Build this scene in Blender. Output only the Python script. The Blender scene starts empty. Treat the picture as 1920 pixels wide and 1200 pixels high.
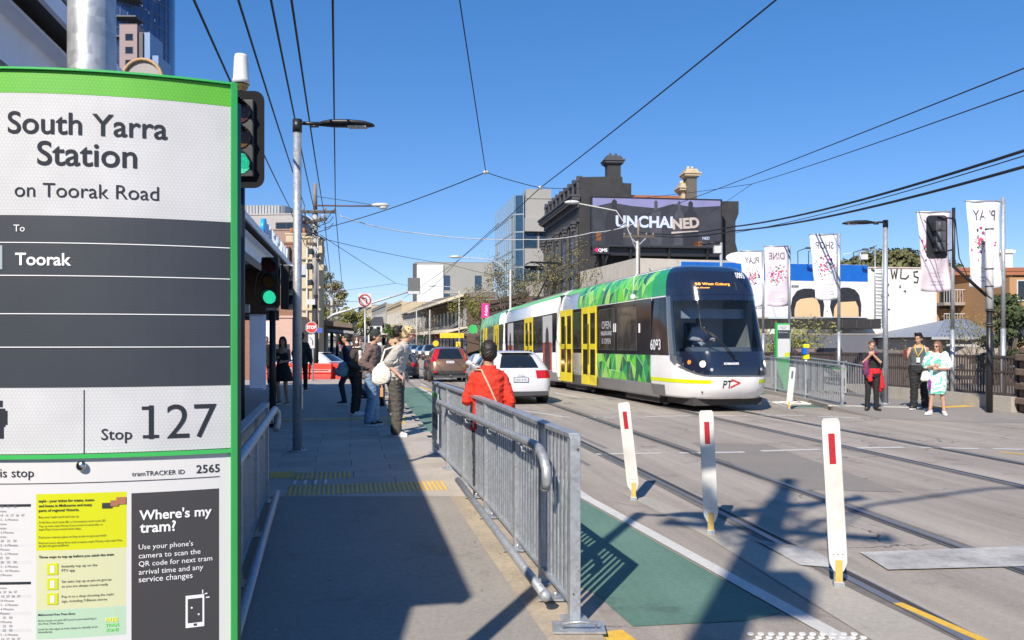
import bpy, bmesh, math, random
from mathutils import Vector, Matrix, noise, geometry
random.seed(7)
S = bpy.context.scene
COL = S.collection
V = Vector
R = math.radians
F, HZ, H = 1500.0, 640.0, 1.7
SUN_EL, SUN_AZ = 39.0, 203.0          # azimuth of the sun clockwise from +Y
# ---------------- camera ----------------
cd = bpy.data.cameras.new('camera'); cam = bpy.data.objects.new('camera', cd); COL.objects.link(cam)
cam.location = (0, 0, H); cam.rotation_euler = (R(90), 0, 0)
cd.sensor_width = 36; cd.lens = F / 1920 * 36; cd.shift_y = 40 / 1920
cd.clip_start = .05; cd.clip_end = 5000
S.camera = cam
# ---------------- sky and sun ----------------
w = bpy.data.worlds.new('World'); S.world = w; w.use_nodes = True
nt = w.node_tree; bg = nt.nodes['Background']
sky = nt.nodes.new('ShaderNodeTexSky'); sky.sky_type = 'NISHITA'; sky.sun_disc = False
sky.sun_elevation = R(SUN_EL); sky.sun_rotation = R(SUN_AZ)
sky.air_density = .8; sky.dust_density = 0; sky.ozone_density = 2.5; sky.altitude = 0
hs = nt.nodes.new('ShaderNodeHueSaturation'); hs.inputs['Saturation'].default_value = 1.6; hs.inputs['Value'].default_value = 1.0
gm = nt.nodes.new('ShaderNodeGamma'); gm.inputs[1].default_value = .65; nt.links.new(sky.outputs[0], gm.inputs[0]); nt.links.new(gm.outputs[0], hs.inputs['Color']); tint = nt.nodes.new('ShaderNodeMix'); tint.data_type = 'RGBA'; tint.blend_type = 'MULTIPLY'; tint.inputs[0].default_value = 1; tint.inputs[7].default_value = (.95, .95, 1.14, 1)
nt.links.new(hs.outputs[0], tint.inputs[6]); nt.links.new(tint.outputs[2], bg.inputs[0])
bg.inputs[1].default_value = .15
sd = bpy.data.lights.new('sun', 'SUN'); sd.energy = 4.3; sd.angle = R(.53); sd.color = (1, .91, .79)
so = bpy.data.objects.new('sun', sd); COL.objects.link(so)
sdir = V((math.sin(R(SUN_AZ)) * math.cos(R(SUN_EL)), math.cos(R(SUN_AZ)) * math.cos(R(SUN_EL)), math.sin(R(SUN_EL))))
so.rotation_euler = sdir.to_track_quat('Z', 'Y').to_euler(); so.location = (0, 0, 60)
S.view_settings.view_transform = 'Standard'; S.view_settings.look = 'None'
S.view_settings.exposure = 0.68; S.view_settings.gamma = 1.0
S.view_settings.use_curve_mapping = False
try:
 S.cycles.max_bounces = 6; S.cycles.transparent_max_bounces = 12
except Exception: pass
# ---------------- place helpers ----------------
def W(px, py, Y): return V(((px - 960) / F * Y, Y, H + (HZ - py) / F * Y))
def G(px, py, z=0.0):
 Y = F * (H - z) / (py - HZ); return V(((px - 960) / F * Y, Y, z))
def lerpt(tab, t):
 if t <= tab[0][0]: return tab[0][1]
 for (a, b), (c, d) in zip(tab, tab[1:]):
  if t <= c: return b + (d - b) * (t - a) / (c - a)
 return tab[-1][1]
GZ = [(-200, 0), (25, 0), (32, -.1), (40, -.28), (50, -.5), (62, -.6), (75, -.5), (95, -.2), (130, .05), (200, .6), (400, 3), (1500, 12)]
XM = [(-60, 15), (0, 6.05), (6, 5.15), (10.7, 4.4), (15.6, 3.5), (20, 2.72), (30, .9), (40, -1.15), (50, -2.9), (60, -4.9), (75, -8.0), (90, -11.3), (125, -19.6), (200, -38), (400, -90), (1500, -370)]
def sm(tab, t, h): return sum(lerpt(tab, t + d * h) for d in (-1, -.5, 0, .5, 1)) / 5
def gz(Y): return sm(GZ, Y, 3) if Y > 20 else 0.0
def xm(Y): return sm(XM, Y, 2.5)
def pe(Y):                                   # right edge of the left platform
 return 1.55 - .229 * Y if Y < 11 else -.97 - .2 * (Y - 11)
def bx(Y): return 1.465 - .229 * Y           # line of the ramp barrier
def pz(Y):                                   # height of the ramp and platform
 return .15 if Y > 8 else max(.012, .15 - (8 - Y) * .035)
# ---------------- objects ----------------
MATS = {}
def props(o, label=None, cat=None, group=None, kind=None):
 if label: o['label'] = label
 if cat: o['category'] = cat
 if group: o['group'] = group
 if kind: o['kind'] = kind
 return o
def thing(name, label, cat, loc=(0, 0, 0), rz=0.0, group=None, s=1.0):
 o = bpy.data.objects.new(name, None); COL.objects.link(o)
 o.empty_display_size = .2
 o.location = loc; o.rotation_euler = (0, 0, rz); o.scale = (s, s, s)
 return props(o, label, cat, group)
def pinv(p):
 return (Matrix.Translation(p.location) @ p.rotation_euler.to_matrix().to_4x4() @ Matrix.Diagonal((*p.scale, 1))).inverted()
class Fr:                                    # local frame: u along, n outwards, z up
 def __init__(s, o, u, n=None):
  s.o = V(o); s.u = V(u).normalized(); s.n = V(n).normalized() if n else V((s.u.y, -s.u.x, 0))
 def P(s, u, n, z): return s.o + s.u * u + s.n * n + V((0, 0, z))
 def M(s, u, n, z):                       # matrix for flat shapes: X along u, Y up, Z out
  m = Matrix((s.u, V((0, 0, 1)), s.n)).transposed().to_4x4(); m.translation = s.P(u, n, z); return m
WF = Fr((0, 0, 0), (1, 0, 0), (0, 1, 0))
class MB:
 def __init__(s): s.v, s.f, s.m, s.s, s.c, s.sm = [], [], [], [], 0, False
 def add(s, vs, fs, smooth=None):
  b = len(s.v); s.v += [tuple(v) for v in vs]
  for f in fs:
   s.f.append([b + i for i in f]); s.m.append(s.c); s.s.append(s.sm if smooth is None else smooth)
  return s
 def mat(s, i): s.c = i; return s
 def fbox(s, fr, u0, u1, n0, n1, z0, z1):
  p = [fr.P(u, n, z) for z in (z0, z1) for n in (n0, n1) for u in (u0, u1)]
  fs = [(0, 1, 3, 2), (4, 6, 7, 5), (0, 4, 5, 1), (2, 3, 7, 6), (0, 2, 6, 4), (1, 5, 7, 3)]
  if (fr.u.cross(fr.n)).z < 0: fs = [f[::-1] for f in fs]
  fs = [f[::-1] for f in fs]
  return s.add(p, fs)
 def box(s, x0, x1, y0, y1, z0, z1): return s.fbox(WF, x0, x1, y0, y1, z0, z1)
 def cbox(s, c, sx, sy, sz): return s.box(c[0] - sx / 2, c[0] + sx / 2, c[1] - sy / 2, c[1] + sy / 2, c[2] - sz / 2, c[2] + sz / 2)
 def bar(s, a, b, w, h, up=(0, 0, 1)):
  a, b = V(a), V(b); d = (b - a).normalized(); sd = d.cross(V(up))
  if sd.length < 1e-4: sd = V((1, 0, 0))
  sd.normalize(); u2 = sd.cross(d)
  p = [q + sd * (i * w / 2) + u2 * (j * h / 2) for q in (a, b) for i, j in ((-1, -1), (1, -1), (1, 1), (-1, 1))]
  return s.add(p, [(0, 3, 2, 1), (4, 5, 6, 7), (0, 1, 5, 4), (1, 2, 6, 5), (2, 3, 7, 6), (3, 0, 4, 7)])
 def tube(s, pts, r, n=8, caps=True, smooth=True):
  pts = [V(p) for p in pts]; rs = r if isinstance(r, (list, tuple)) else [r] * len(pts)
  vs, fs = [], []; prev = None
  for i, p in enumerate(pts):
   d = (pts[min(i + 1, len(pts) - 1)] - pts[max(i - 1, 0)])
   d = d.normalized() if d.length > 1e-7 else V((0, 0, 1))
   a = prev - d * prev.dot(d) if prev is not None else d.orthogonal()
   if a.length < 1e-5: a = d.orthogonal()
   a.normalize(); prev = a; b = d.cross(a)
   for k in range(n):
    t = 2 * math.pi * k / n; vs.append(p + (a * math.cos(t) + b * math.sin(t)) * rs[i])
  for i in range(len(pts) - 1):
   for k in range(n):
    k2 = (k + 1) % n; fs.append((i * n + k, i * n + k2, (i + 1) * n + k2, (i + 1) * n + k))
  s.add(vs, fs, smooth)
  if caps:
   b = len(s.v) - len(vs); m = len(pts) - 1
   s.f.append([b + k for k in range(n)][::-1]); s.m.append(s.c); s.s.append(False)
   s.f.append([b + m * n + k for k in range(n)]); s.m.append(s.c); s.s.append(False)
  return s
 def cyl(s, a, b, r0, r1=None, n=16, smooth=True): return s.tube([a, b], [r0, r0 if r1 is None else r1], n, True, smooth)
 def ell(s, c, rx, ry, rz, n=12, m=8, M=None):
  vs, fs = [], []; c = V(c)
  for j in range(m + 1):
   ph = math.pi * j / m
   for k in range(n):
    t = 2 * math.pi * k / n
    q = V((rx * math.sin(ph) * math.cos(t), ry * math.sin(ph) * math.sin(t), rz * math.cos(ph)))
    vs.append(c + (M @ q if M else q))
  for j in range(m):
   for k in range(n):
    k2 = (k + 1) % n; fs.append((j * n + k, (j + 1) * n + k, (j + 1) * n + k2, j * n + k2))
  return s.add(vs, fs, True)
 def loft(s, rings, closed=True, caps=True, smooth=True):
  n = len(rings[0]); vs = [p for r in rings for p in r]; fs = []
  for i in range(len(rings) - 1):
   for k in range(n if closed else n - 1):
    k2 = (k + 1) % n; fs.append((i * n + k, i * n + k2, (i + 1) * n + k2, (i + 1) * n + k))
  if caps: fs += [tuple(range(n))[::-1], tuple((len(rings) - 1) * n + k for k in range(n))]
  return s.add(vs, fs, smooth)
 def prism(s, poly, M, d):                # poly in the XY plane of M, thickness d along its Z (from -d to 0)
  n = len(poly); vs = [M @ V((x, y, -d)) for x, y in poly] + [M @ V((x, y, 0)) for x, y in poly]
  fs = [tuple(range(n))[::-1], tuple(range(n, 2 * n))] + [(k, (k + 1) % n, n + (k + 1) % n, n + k) for k in range(n)]
  return s.add(vs, fs, False)
 def sheet(s, pts): return s.add(pts, [tuple(range(len(pts)))])
 def build(s, name, mats, parent=None, world=False, kind=None, bevel=0, loc=None, fix=True):
  me = bpy.data.meshes.new(name); me.from_pydata(s.v, [], s.f)
  if not isinstance(mats, (list, tuple)): mats = [mats]
  for m in mats: me.materials.append(m)
  me.polygons.foreach_set('material_index', s.m); me.polygons.foreach_set('use_smooth', s.s)
  if fix:
   bm = bmesh.new(); bm.from_mesh(me); bmesh.ops.recalc_face_normals(bm, faces=bm.faces); bm.to_mesh(me); bm.free()
  me.update()
  return link(name, me, parent, world, kind, bevel, loc)
def link(name, me, parent=None, world=False, kind=None, bevel=0, loc=None):
 o = bpy.data.objects.new(name, me); COL.objects.link(o)
 if loc is not None: o.location = loc
 if parent:
  o.parent = parent
  if world: o.matrix_parent_inverse = pinv(parent)
 if kind: o['kind'] = kind
 if bevel:
  b = o.modifiers.new('bevel', 'BEVEL'); b.width = bevel; b.segments = 2; b.limit_method = 'ANGLE'; b.angle_limit = R(40)
 return o
def copy_tree(o, parent=None, label=None):
 c = o.copy(); COL.objects.link(c)
 if parent: c.parent = parent
 for ch in CH.get(o.name, []) or [x for x in COL.objects if x.parent == o]: copy_tree(ch, c)
 if label: c['label'] = label
 return c
CH = {}
# ---------------- materials ----------------
def _nodes(name):
 m = bpy.data.materials.new(name); m.use_nodes = True; nt = m.node_tree
 return m, nt, nt.nodes['Principled BSDF'], nt.nodes.new, nt.links.new
def mat(name, col, rough=.5, metal=0, var=.12, vs=3.0, bump=0, bs=60.0, coat=0, emit=0, rnd=0, spec=.5, alpha=1, dirt=0):
 if name in MATS: return MATS[name]
 m, nt, b, N, L = _nodes(name)
 b.inputs['Roughness'].default_value = rough; b.inputs['Metallic'].default_value = metal
 b.inputs['Coat Weight'].default_value = coat; b.inputs['Specular IOR Level'].default_value = spec
 c = (*col, 1) if len(col) == 3 else col
 b.inputs['Base Color'].default_value = c
 if emit: b.inputs['Emission Color'].default_value = c; b.inputs['Emission Strength'].default_value = emit
 g = N('ShaderNodeNewGeometry')
 if var or rnd or dirt:
  n1 = N('ShaderNodeTexNoise'); n1.inputs['Scale'].default_value = vs; n1.inputs['Detail'].default_value = 6; n1.inputs['Roughness'].default_value = .65
  L(g.outputs['Position'], n1.inputs['Vector'])
  mr = N('ShaderNodeMapRange'); L(n1.outputs[0], mr.inputs[0])
  mr.inputs[1].default_value = .25; mr.inputs[2].default_value = .75; mr.inputs[3].default_value = 1 - var; mr.inputs[4].default_value = 1 + var
  val = mr.outputs[0]
  if rnd:
   oi = N('ShaderNodeObjectInfo'); m2 = N('ShaderNodeMapRange'); L(oi.outputs['Random'], m2.inputs[0])
   m2.inputs[3].default_value = 1 - rnd; m2.inputs[4].default_value = 1 + rnd
   mu = N('ShaderNodeMath'); mu.operation = 'MULTIPLY'; L(val, mu.inputs[0]); L(m2.outputs[0], mu.inputs[1]); val = mu.outputs[0]
  mx = N('ShaderNodeVectorMath'); mx.operation = 'SCALE'; mx.inputs[0].default_value = c[:3]; L(val, mx.inputs['Scale'])
  out = mx.outputs[0]
  if dirt:
   n3 = N('ShaderNodeTexNoise'); n3.inputs['Scale'].default_value = 1.7; n3.inputs['Detail'].default_value = 9; L(g.outputs['Position'], n3.inputs['Vector'])
   r3 = N('ShaderNodeMapRange'); L(n3.outputs[0], r3.inputs[0]); r3.inputs[1].default_value = .5; r3.inputs[2].default_value = .75; r3.inputs[4].default_value = dirt
   mm = N('ShaderNodeMix'); mm.data_type = 'RGBA'; L(r3.outputs[0], mm.inputs[0]); L(out, mm.inputs[6]); mm.inputs[7].default_value = (.09, .075, .06, 1); out = mm.outputs[2]
  L(out, b.inputs['Base Color'])
  rr = N('ShaderNodeMapRange'); L(n1.outputs[0], rr.inputs[0]); rr.inputs[3].default_value = max(.02, rough - .08); rr.inputs[4].default_value = min(1, rough + .08)
  L(rr.outputs[0], b.inputs['Roughness'])
 if bump:
  n2 = N('ShaderNodeTexNoise'); n2.inputs['Scale'].default_value = bs; n2.inputs['Detail'].default_value = 4; L(g.outputs['Position'], n2.inputs['Vector'])
  bp = N('ShaderNodeBump'); bp.inputs['Strength'].default_value = bump; bp.inputs['Distance'].default_value = .01
  L(n2.outputs[0], bp.inputs['Height']); L(bp.outputs[0], b.inputs['Normal'])
 MATS[name] = m; return m
def ground_mat(name, c1, c2, speck=.5, sscale=260, patch=.5, pscale=.5, rough=.85, crack=0, stain=0, streak=0):
 m, nt, b, N, L = _nodes(name); g = N('ShaderNodeNewGeometry'); P = g.outputs['Position']
 def nz(sc, det=5, ro=.6):
  n = N('ShaderNodeTexNoise'); n.inputs['Scale'].default_value = sc; n.inputs['Detail'].default_value = det; n.inputs['Roughness'].default_value = ro; L(P, n.inputs['Vector']); return n.outputs[0]
 def rg(x, a, b_, c, d):
  r = N('ShaderNodeMapRange'); L(x, r.inputs[0])
  for i, v in zip((1, 2, 3, 4), (a, b_, c, d)): r.inputs[i].default_value = v
  return r.outputs[0]
 def mixc(f, a, bcol):
  x = N('ShaderNodeMix'); x.data_type = 'RGBA'; L(f, x.inputs[0])
  for s_, i in ((a, 6), (bcol, 7)):
   if isinstance(s_, tuple): x.inputs[i].default_value = (*s_, 1)
   else: L(s_, x.inputs[i])
  return x.outputs[2]
 col = mixc(rg(nz(pscale, 8), .5 - patch * .3, .5 + patch * .3, 0, 1), c1, c2)
 sp = nz(sscale, 2, .8)
 s2 = N('ShaderNodeVectorMath'); s2.operation = 'SCALE'; L(col, s2.inputs[0]); L(rg(sp, .3, .7, 1 - speck, 1 + speck), s2.inputs['Scale']); col = s2.outputs[0]
 s3 = N('ShaderNodeVectorMath'); s3.operation = 'SCALE'; L(col, s3.inputs[0]); L(rg(nz(26, 8, .85), .3, .7, .8, 1.2), s3.inputs['Scale']); col = s3.outputs[0]
 if streak:                               # tyre and weather streaks along the street
  sv = N('ShaderNodeVectorMath'); sv.operation = 'MULTIPLY'; sv.inputs[1].default_value = (1.6, .07, 1)
  rt = N('ShaderNodeVectorRotate'); rt.rotation_type = 'Z_AXIS'; rt.inputs['Angle'].default_value = -.17; L(P, rt.inputs['Vector']); L(rt.outputs[0], sv.inputs[0])
  n5 = N('ShaderNodeTexNoise'); n5.inputs['Scale'].default_value = 1; n5.inputs['Detail'].default_value = 7; n5.inputs['Roughness'].default_value = .7; L(sv.outputs[0], n5.inputs['Vector'])
  s5 = N('ShaderNodeVectorMath'); s5.operation = 'SCALE'; L(col, s5.inputs[0]); L(rg(n5.outputs[0], .3, .7, 1 - streak, 1 + streak), s5.inputs['Scale']); col = s5.outputs[0]
 if crack:
  v = N('ShaderNodeTexVoronoi'); v.feature = 'DISTANCE_TO_EDGE'; v.inputs['Scale'].default_value = .55
  wv = N('ShaderNodeVectorMath'); wv.operation = 'ADD'; nn = N('ShaderNodeTexNoise'); nn.inputs['Scale'].default_value = 1.6; nn.inputs['Detail'].default_value = 6; L(P, nn.inputs['Vector'])
  L(P, wv.inputs[0]); L(nn.outputs[1], wv.inputs[1]); L(wv.outputs[0], v.inputs['Vector'])
  k = rg(v.outputs[0], .0, .007, crack, 0); mk = rg(nz(.35, 2), .5, .56, 0, 1)
  mu = N('ShaderNodeMath'); mu.operation = 'MULTIPLY'; L(k, mu.inputs[0]); L(mk, mu.inputs[1]); col = mixc(mu.outputs[0], col, (.02, .02, .02))
 if stain:
  col = mixc(rg(nz(1.1, 9, .75), .56, .68, 0, stain), col, (.045, .04, .038))
 L(col, b.inputs['Base Color']); b.inputs['Roughness'].default_value = rough; b.inputs['Specular IOR Level'].default_value = .35
 bp = N('ShaderNodeBump'); bp.inputs['Strength'].default_value = .5; bp.inputs['Distance'].default_value = .004; L(sp, bp.inputs['Height']); L(bp.outputs[0], b.inputs['Normal'])
 MATS[name] = m; return m
def glass_mat(name, tint, fac=.5):
 m, nt, b, N, L = _nodes(name); out = nt.nodes['Material Output']
 t = N('ShaderNodeBsdfTransparent'); t.inputs[0].default_value = (*tint, 1)
 g = N('ShaderNodeBsdfGlossy'); g.inputs['Roughness'].default_value = .03
 lw = N('ShaderNodeLayerWeight'); lw.inputs[0].default_value = fac
 mx = N('ShaderNodeMixShader'); L(lw.outputs['Fresnel'], mx.inputs[0]); L(t.outputs[0], mx.inputs[1]); L(g.outputs[0], mx.inputs[2]); L(mx.outputs[0], out.inputs[0])
 MATS[name] = m; return m
ASPH = ground_mat('asphalt_road', (.285, .25, .215), (.35, .31, .268), .62, 210, .8, .45, .85, 1, .5, .3)
ASPH2 = ground_mat('asphalt_ramp', (.265, .245, .22), (.32, .295, .262), .45, 340, .8, .9, .9, 0, .3)
GROUND = ground_mat('ground_mix', (.17, .165, .155), (.22, .21, .2), .3, 120, .8, .3, .9)
BLUESTONE = mat('bluestone_paver', (.42, .375, .325), .75, 0, .16, 4, .25, 220, rnd=.1, dirt=.12)
CONC = ground_mat('concrete', (.33, .305, .265), (.4, .37, .32), .2, 200, .8, 1.2, .85, 0, .25)
GREENPAINT = ground_mat('green_lane_paint', (.085, .17, .13), (.13, .225, .178), .4, 230, .8, .8, .8, .5, .5, .14)
LINE = ground_mat('road_line_paint', (.62, .61, .58), (.5, .49, .46), .3, 300, .8, 3, .7, 0, .35)
YLINE = ground_mat('yellow_line_paint', (.72, .45, .06), (.62, .38, .05), .25, 300, .8, 3, .7)
GALV = None
def galv():
 m, nt, b, N, L = _nodes('galvanised_steel'); g = N('ShaderNodeNewGeometry')
 v = N('ShaderNodeTexVoronoi'); v.inputs['Scale'].default_value = 45; L(g.outputs['Position'], v.inputs['Vector'])
 n = N('ShaderNodeTexNoise'); n.inputs['Scale'].default_value = 7; n.inputs['Detail'].default_value = 8; L(g.outputs['Position'], n.inputs['Vector'])
 mx = N('ShaderNodeMix'); mx.data_type = 'RGBA'; mx.inputs[0].default_value = .55; L(v.outputs[1], mx.inputs[6]); L(n.outputs[0], mx.inputs[7])
 bw = N('ShaderNodeRGBToBW'); L(mx.outputs[2], bw.inputs[0])
 cr = N('ShaderNodeMapRange'); L(bw.outputs[0], cr.inputs[0]); cr.inputs[1].default_value = .25; cr.inputs[2].default_value = .75; cr.inputs[3].default_value = .8; cr.inputs[4].default_value = 1.15
 sc = N('ShaderNodeVectorMath'); sc.operation = 'SCALE'; sc.inputs[0].default_value = (.43, .455, .48); L(cr.outputs[0], sc.inputs['Scale']); L(sc.outputs[0], b.inputs['Base Color'])
 b.inputs['Metallic'].default_value = .55
 r = N('ShaderNodeMapRange'); L(bw.outputs[0], r.inputs[0]); r.inputs[3].default_value = .32; r.inputs[4].default_value = .6; L(r.outputs[0], b.inputs['Roughness'])
 MATS['galv'] = m; return m
GALV = galv()
STEEL = mat('worn_rail_steel', (.28, .27, .27), .4, .6, .15, 6, dirt=.2)
DARKGROOVE = mat('dark_groove', (.045, .042, .04), .8, 0, .2, 10)
BLACK = mat('black_powdercoat', (.018, .018, .02), .42, 0, .15, 8)
DGREY = mat('dark_grey', (.06, .06, .065), .5, 0, .15, 8)
WHITE = mat('white_paint', (.78, .78, .77), .4, 0, .05, 3)
WPLAST = mat('white_plastic', (.66, .65, .61), .45, 0, .09, 9, dirt=.34)
REDREF = mat('red_reflector', (.42, .012, .02), .25, 0, .3, 60, coat=.5)
SIGNGREEN = mat('sign_green', (.1, .52, .06), .4, 0, .05, 20)
TRIMGREEN = mat('trim_green', (.04, .40, .09), .35, 0, .05, 5, coat=.2)
SIGNWHITE = mat('sign_white', (.55, .55, .56), .5, 0, .03, 10)
SIGNDARK = mat('sign_dark', (.035, .042, .055), .45, 0, .05, 10)
INK = mat('ink', (.024, .028, .038), .7, 0, 0, spec=.2)
INKW = mat('white_ink', (.75, .76, .78), .6, 0, 0)
GLASSD = mat('dark_window_glass', (.012, .016, .02), .06, 0, .2, 2, spec=.9)
GLASSB = mat('blue_window_glass', (.03, .07, .12), .08, .3, .3, .6, spec=.9)
CABLE = mat('black_cable', (.010, .010, .012), .6, 0, 0)
TIMBER = mat('weathered_pole_timber', (.22, .17, .13), .85, 0, .3, 5, .3, 60)
CONCPOLE = mat('pale_pole', (.45, .44, .42), .7, 0, .15, 6)
SCR = bpy.data.scenes.new('scratch')
def bake(o):                                 # evaluated mesh of one object, in an otherwise empty scene
 SCR.collection.objects.link(o)
 with bpy.context.temp_override(scene=SCR, view_layer=SCR.view_layers[0]): dg = bpy.context.evaluated_depsgraph_get()
 me = bpy.data.meshes.new_from_object(o.evaluated_get(dg), depsgraph=dg); SCR.collection.objects.unlink(o); return me
# ---------------- text ----------------
TC = {}
def text_mesh(s, bold=0.0, res=2, sh=0.0):
 k = (s, bold, res, sh)
 if k in TC: return TC[k]
 cu = bpy.data.curves.new('txt', 'FONT'); cu.body = s; cu.size = 1; cu.resolution_u = res; cu.offset = bold; cu.shear = sh
 o = bpy.data.objects.new('txt', cu); me = bake(o)
 vs = [v.co.copy() for v in me.vertices]; fs = [tuple(p.vertices) for p in me.polygons]
 bpy.data.objects.remove(o); bpy.data.curves.remove(cu); bpy.data.meshes.remove(me)
 if not vs: vs = [V((0, 0, 0))]
 x0 = min(v.x for v in vs); x1 = max(v.x for v in vs)
 TC[k] = (vs, fs, x0, x1); return TC[k]
def text(name, s, M, width, m, parent=None, world=True, align='C', bold=0.0, height=None, fn=None, mirror=False, vsq=1.0):
 """lettering fitted to a width; M maps X along, Y up, Z out; the baseline is at y=0"""
 vs, fs, x0, x1 = text_mesh(s, bold, 6 if width > .09 and len(s) < 16 else 2)
 k = width / (x1 - x0); off = {'C': (x0 + x1) / 2, 'L': x0, 'R': x1}[align]
 mb = MB(); sg = -1 if mirror else 1
 pts = [V(((v.x - off) * k * sg, v.y * k * vsq, 0)) for v in vs]
 pts = [fn(p) for p in pts] if fn else [M @ p for p in pts]
 mb.add(pts, fs, False); return mb.build(name, m, parent, world, fix=False)
# =============== ground, road, rails, markings ===============
def strip(x0f, x1f, Ys, zf, nx=1):
 mb = MB(); rows = []
 for Y in Ys: rows.append([V((x0f(Y) + (x1f(Y) - x0f(Y)) * i / nx, Y, zf(Y))) for i in range(nx + 1)])
 for a, b in zip(rows, rows[1:]):
  for i in range(nx): mb.sheet([a[i], a[i + 1], b[i + 1], b[i]])
 return mb
def up(mb):
 for i, f in enumerate(mb.f):
  a, b, c = (V(mb.v[k]) for k in f[:3])
  if (b - a).cross(c - a).z < 0: mb.f[i] = f[::-1]
 return mb
YS = [-60, -20, 0] + [i * 1.0 for i in range(2, 100)] + [105, 112, 120, 130, 145, 160, 180, 200, 240, 300, 400, 600, 1000, 1500]
up(strip(lambda Y: -900, lambda Y: 900, YS, lambda Y: gz(Y) - .03, 6)).build('ground', GROUND, kind='structure', fix=False)
YR = [y for y in YS if y <= 400]
XR = [(19.8, 7.97), (28, 8.5), (33, 7.7), (45, 3.8), (50, 2.0), (60, -.2)]
def xr(Y): return xm(Y) + 4.7 if Y >= 60 else lerpt(XR, Y) if Y > 19.8 else 7.97 + (19.8 - Y) * .5   # right kerb
def xl(Y): return pe(Y) if Y < 32 else xm(Y) - 8.2
up(strip(lambda Y: -14 if Y < 3 else (pe(Y) - .6 if Y < 33 else xm(Y) - 7.6), lambda Y: 60 if Y < 19.5 else xr(Y), YR, gz, 3)).build('road', ASPH, kind='structure', fix=False)
# rails
for tr in (-2.06, 2.06):
 for r in (-.7175, .7175):
  sg = 1 if r > 0 else -1
  mb = MB(); Yr = [y for y in YR if y <= 300]
  for x0, x1, z, mi in ((-.115, .11, .003, 0), (-.033, .035, .009, 1), (-.085, -.045, .006, 2), (-.105, -.09, .009, 1)):
   s_ = strip(lambda Y: xm(Y) + tr + r + sg * x0, lambda Y: xm(Y) + tr + r + sg * x1, Yr, lambda Y: gz(Y) + z)
   up(s_); mb.mat(mi).add(s_.v, s_.f, False)
  mb.build('tram_rail', [mat('rail_surround', (.15, .135, .12), .85, 0, .25, 8), STEEL, DARKGROOVE], kind='structure', fix=False)
# darker wheel paths and old trench patches
def gpoly(name, pts, m, dz=.004, par=None, kind='structure'):
 mb = MB(); mb.sheet([V((p[0], p[1], gz(p[1]) + dz)) for p in pts]); up(mb)
 return mb.build(name, m, par, kind=kind, fix=False)
PATCH = ground_mat('asphalt_patch', (.21, .19, .168), (.25, .225, .198), .35, 300, .7, .8, .85)
gpoly('road_patch', [(3.1, 9.2), (4.4, 9.0), (4.2, 13.2), (3.0, 13.4)], PATCH, .0035)
gpoly('road_patch', [(7.6, 10.2), (9.4, 9.4), (10.4, 11.6), (8.3, 12.3)], PATCH, .0035)
# separator strip with the bollards
gpoly('separator_strip', [G(1165, 925)[:2], G(1225, 935)[:2], G(1440, 1030)[:2], G(1800, 1205)[:2], G(1640, 1205)[:2], G(1330, 1010)[:2]], CONC, .005)
# bike lane
def lane_r(Y): return .75 - .197 * (Y - 8.64) if Y > 8.64 else .75 + (8.64 - Y) * .262
Yb = [6.05, 6.5, 7, 8, 8.64, 9, 10, 11, 12, 14, 17, 20, 24, 28, 31]
up(strip(lambda Y: pe(Y) + .03, lambda Y: lane_r(Y) - .02, Yb, lambda Y: gz(Y) + .004)).build('bike_lane', GREENPAINT, kind='structure', fix=False)
gpoly('bike_lane', [(pe(6.05) + .03, 6.05), (.57, 5.35), (.72, 4.76), (1.42, 4.86), (lane_r(5.0) - .02, 5.0), (lane_r(6.05) - .02, 6.05)][:6], GREENPAINT)
up(strip(lane_r, lambda Y: lane_r(Y) + .12, [4.3, 5, 6, 7, 8.64, 10, 12, 16, 20, 26, 31], lambda Y: gz(Y) + .0085)).build('lane_line', LINE, kind='structure', fix=False)
def dash(a, b, w=.1, m=None, z=.005):
 a, b = V(a[:2]), V(b[:2]); d = (b - a).normalized(); n = V((-d.y, d.x)) * w / 2
 return gpoly('road_marking', [a - n, b - n, b + n, a + n], m or LINE, z)
for y_, segs in ((0, [((1040, 782), (1071, 782.5)), ((1096, 783), (1118, 783)), ((1132, 783), (1184, 782)), ((1210, 781.5), (1296, 780)), ((1335, 780), (1402, 780)), ((1426, 780), (1442, 779)), ((1454, 779), (1508, 779)), ((1535, 781), (1613, 784)),
     ((1117, 852), (1241, 850)), ((1273, 850), (1395, 848)), ((1427, 846), (1535, 843)), ((1593, 841), (1694, 839)), ((1725, 839), (1835, 842)), ((1862, 842), (1960, 844)), ((1885, 785), (1960, 790))]),):
 for a, b in segs: dash(G(*a), G(*b), .12 if a[1] > 800 else .13)
dash(G(1040, 735), G(1091, 746), .13); dash(G(1091, 746), G(1136, 745), .13); dash(G(1350, 762), G(1402, 771), .13); dash(G(900, 742), G(1040, 735), .1)
dash(G(980, 770), G(1060, 782), .1)
for i in range(7): dash((xm(26 + i * 6) - 3.9, 26 + i * 6), (xm(28.5 + i * 6) - 3.9, 28.5 + i * 6), .1)
dash(G(788, 720), G(816, 733), .12, YLINE); dash(G(1875, 848), G(1960, 856), .1, YLINE); dash(G(1683, 1133), G(1850, 1206), .07, YLINE, .0095)
dash(G(1143, 1186), G(1200, 1230), .16, YLINE, .0095)
WORN = ground_mat('worn_line_paint', (.5, .49, .47), (.26, .25, .24), .3, 200, .45, 2.2, .8, 0, .3)
gpoly('stop_marking', [p[:2] for p in (G(1612, 1038), G(1930, 1026), G(1930, 1064), G(1665, 1071))], WORN, .0122)
gpoly('stop_marking', [p[:2] for p in (G(1415, 1014), G(1520, 1030), G(1580, 1068), G(1500, 1062))], WORN, .0122)
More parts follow.
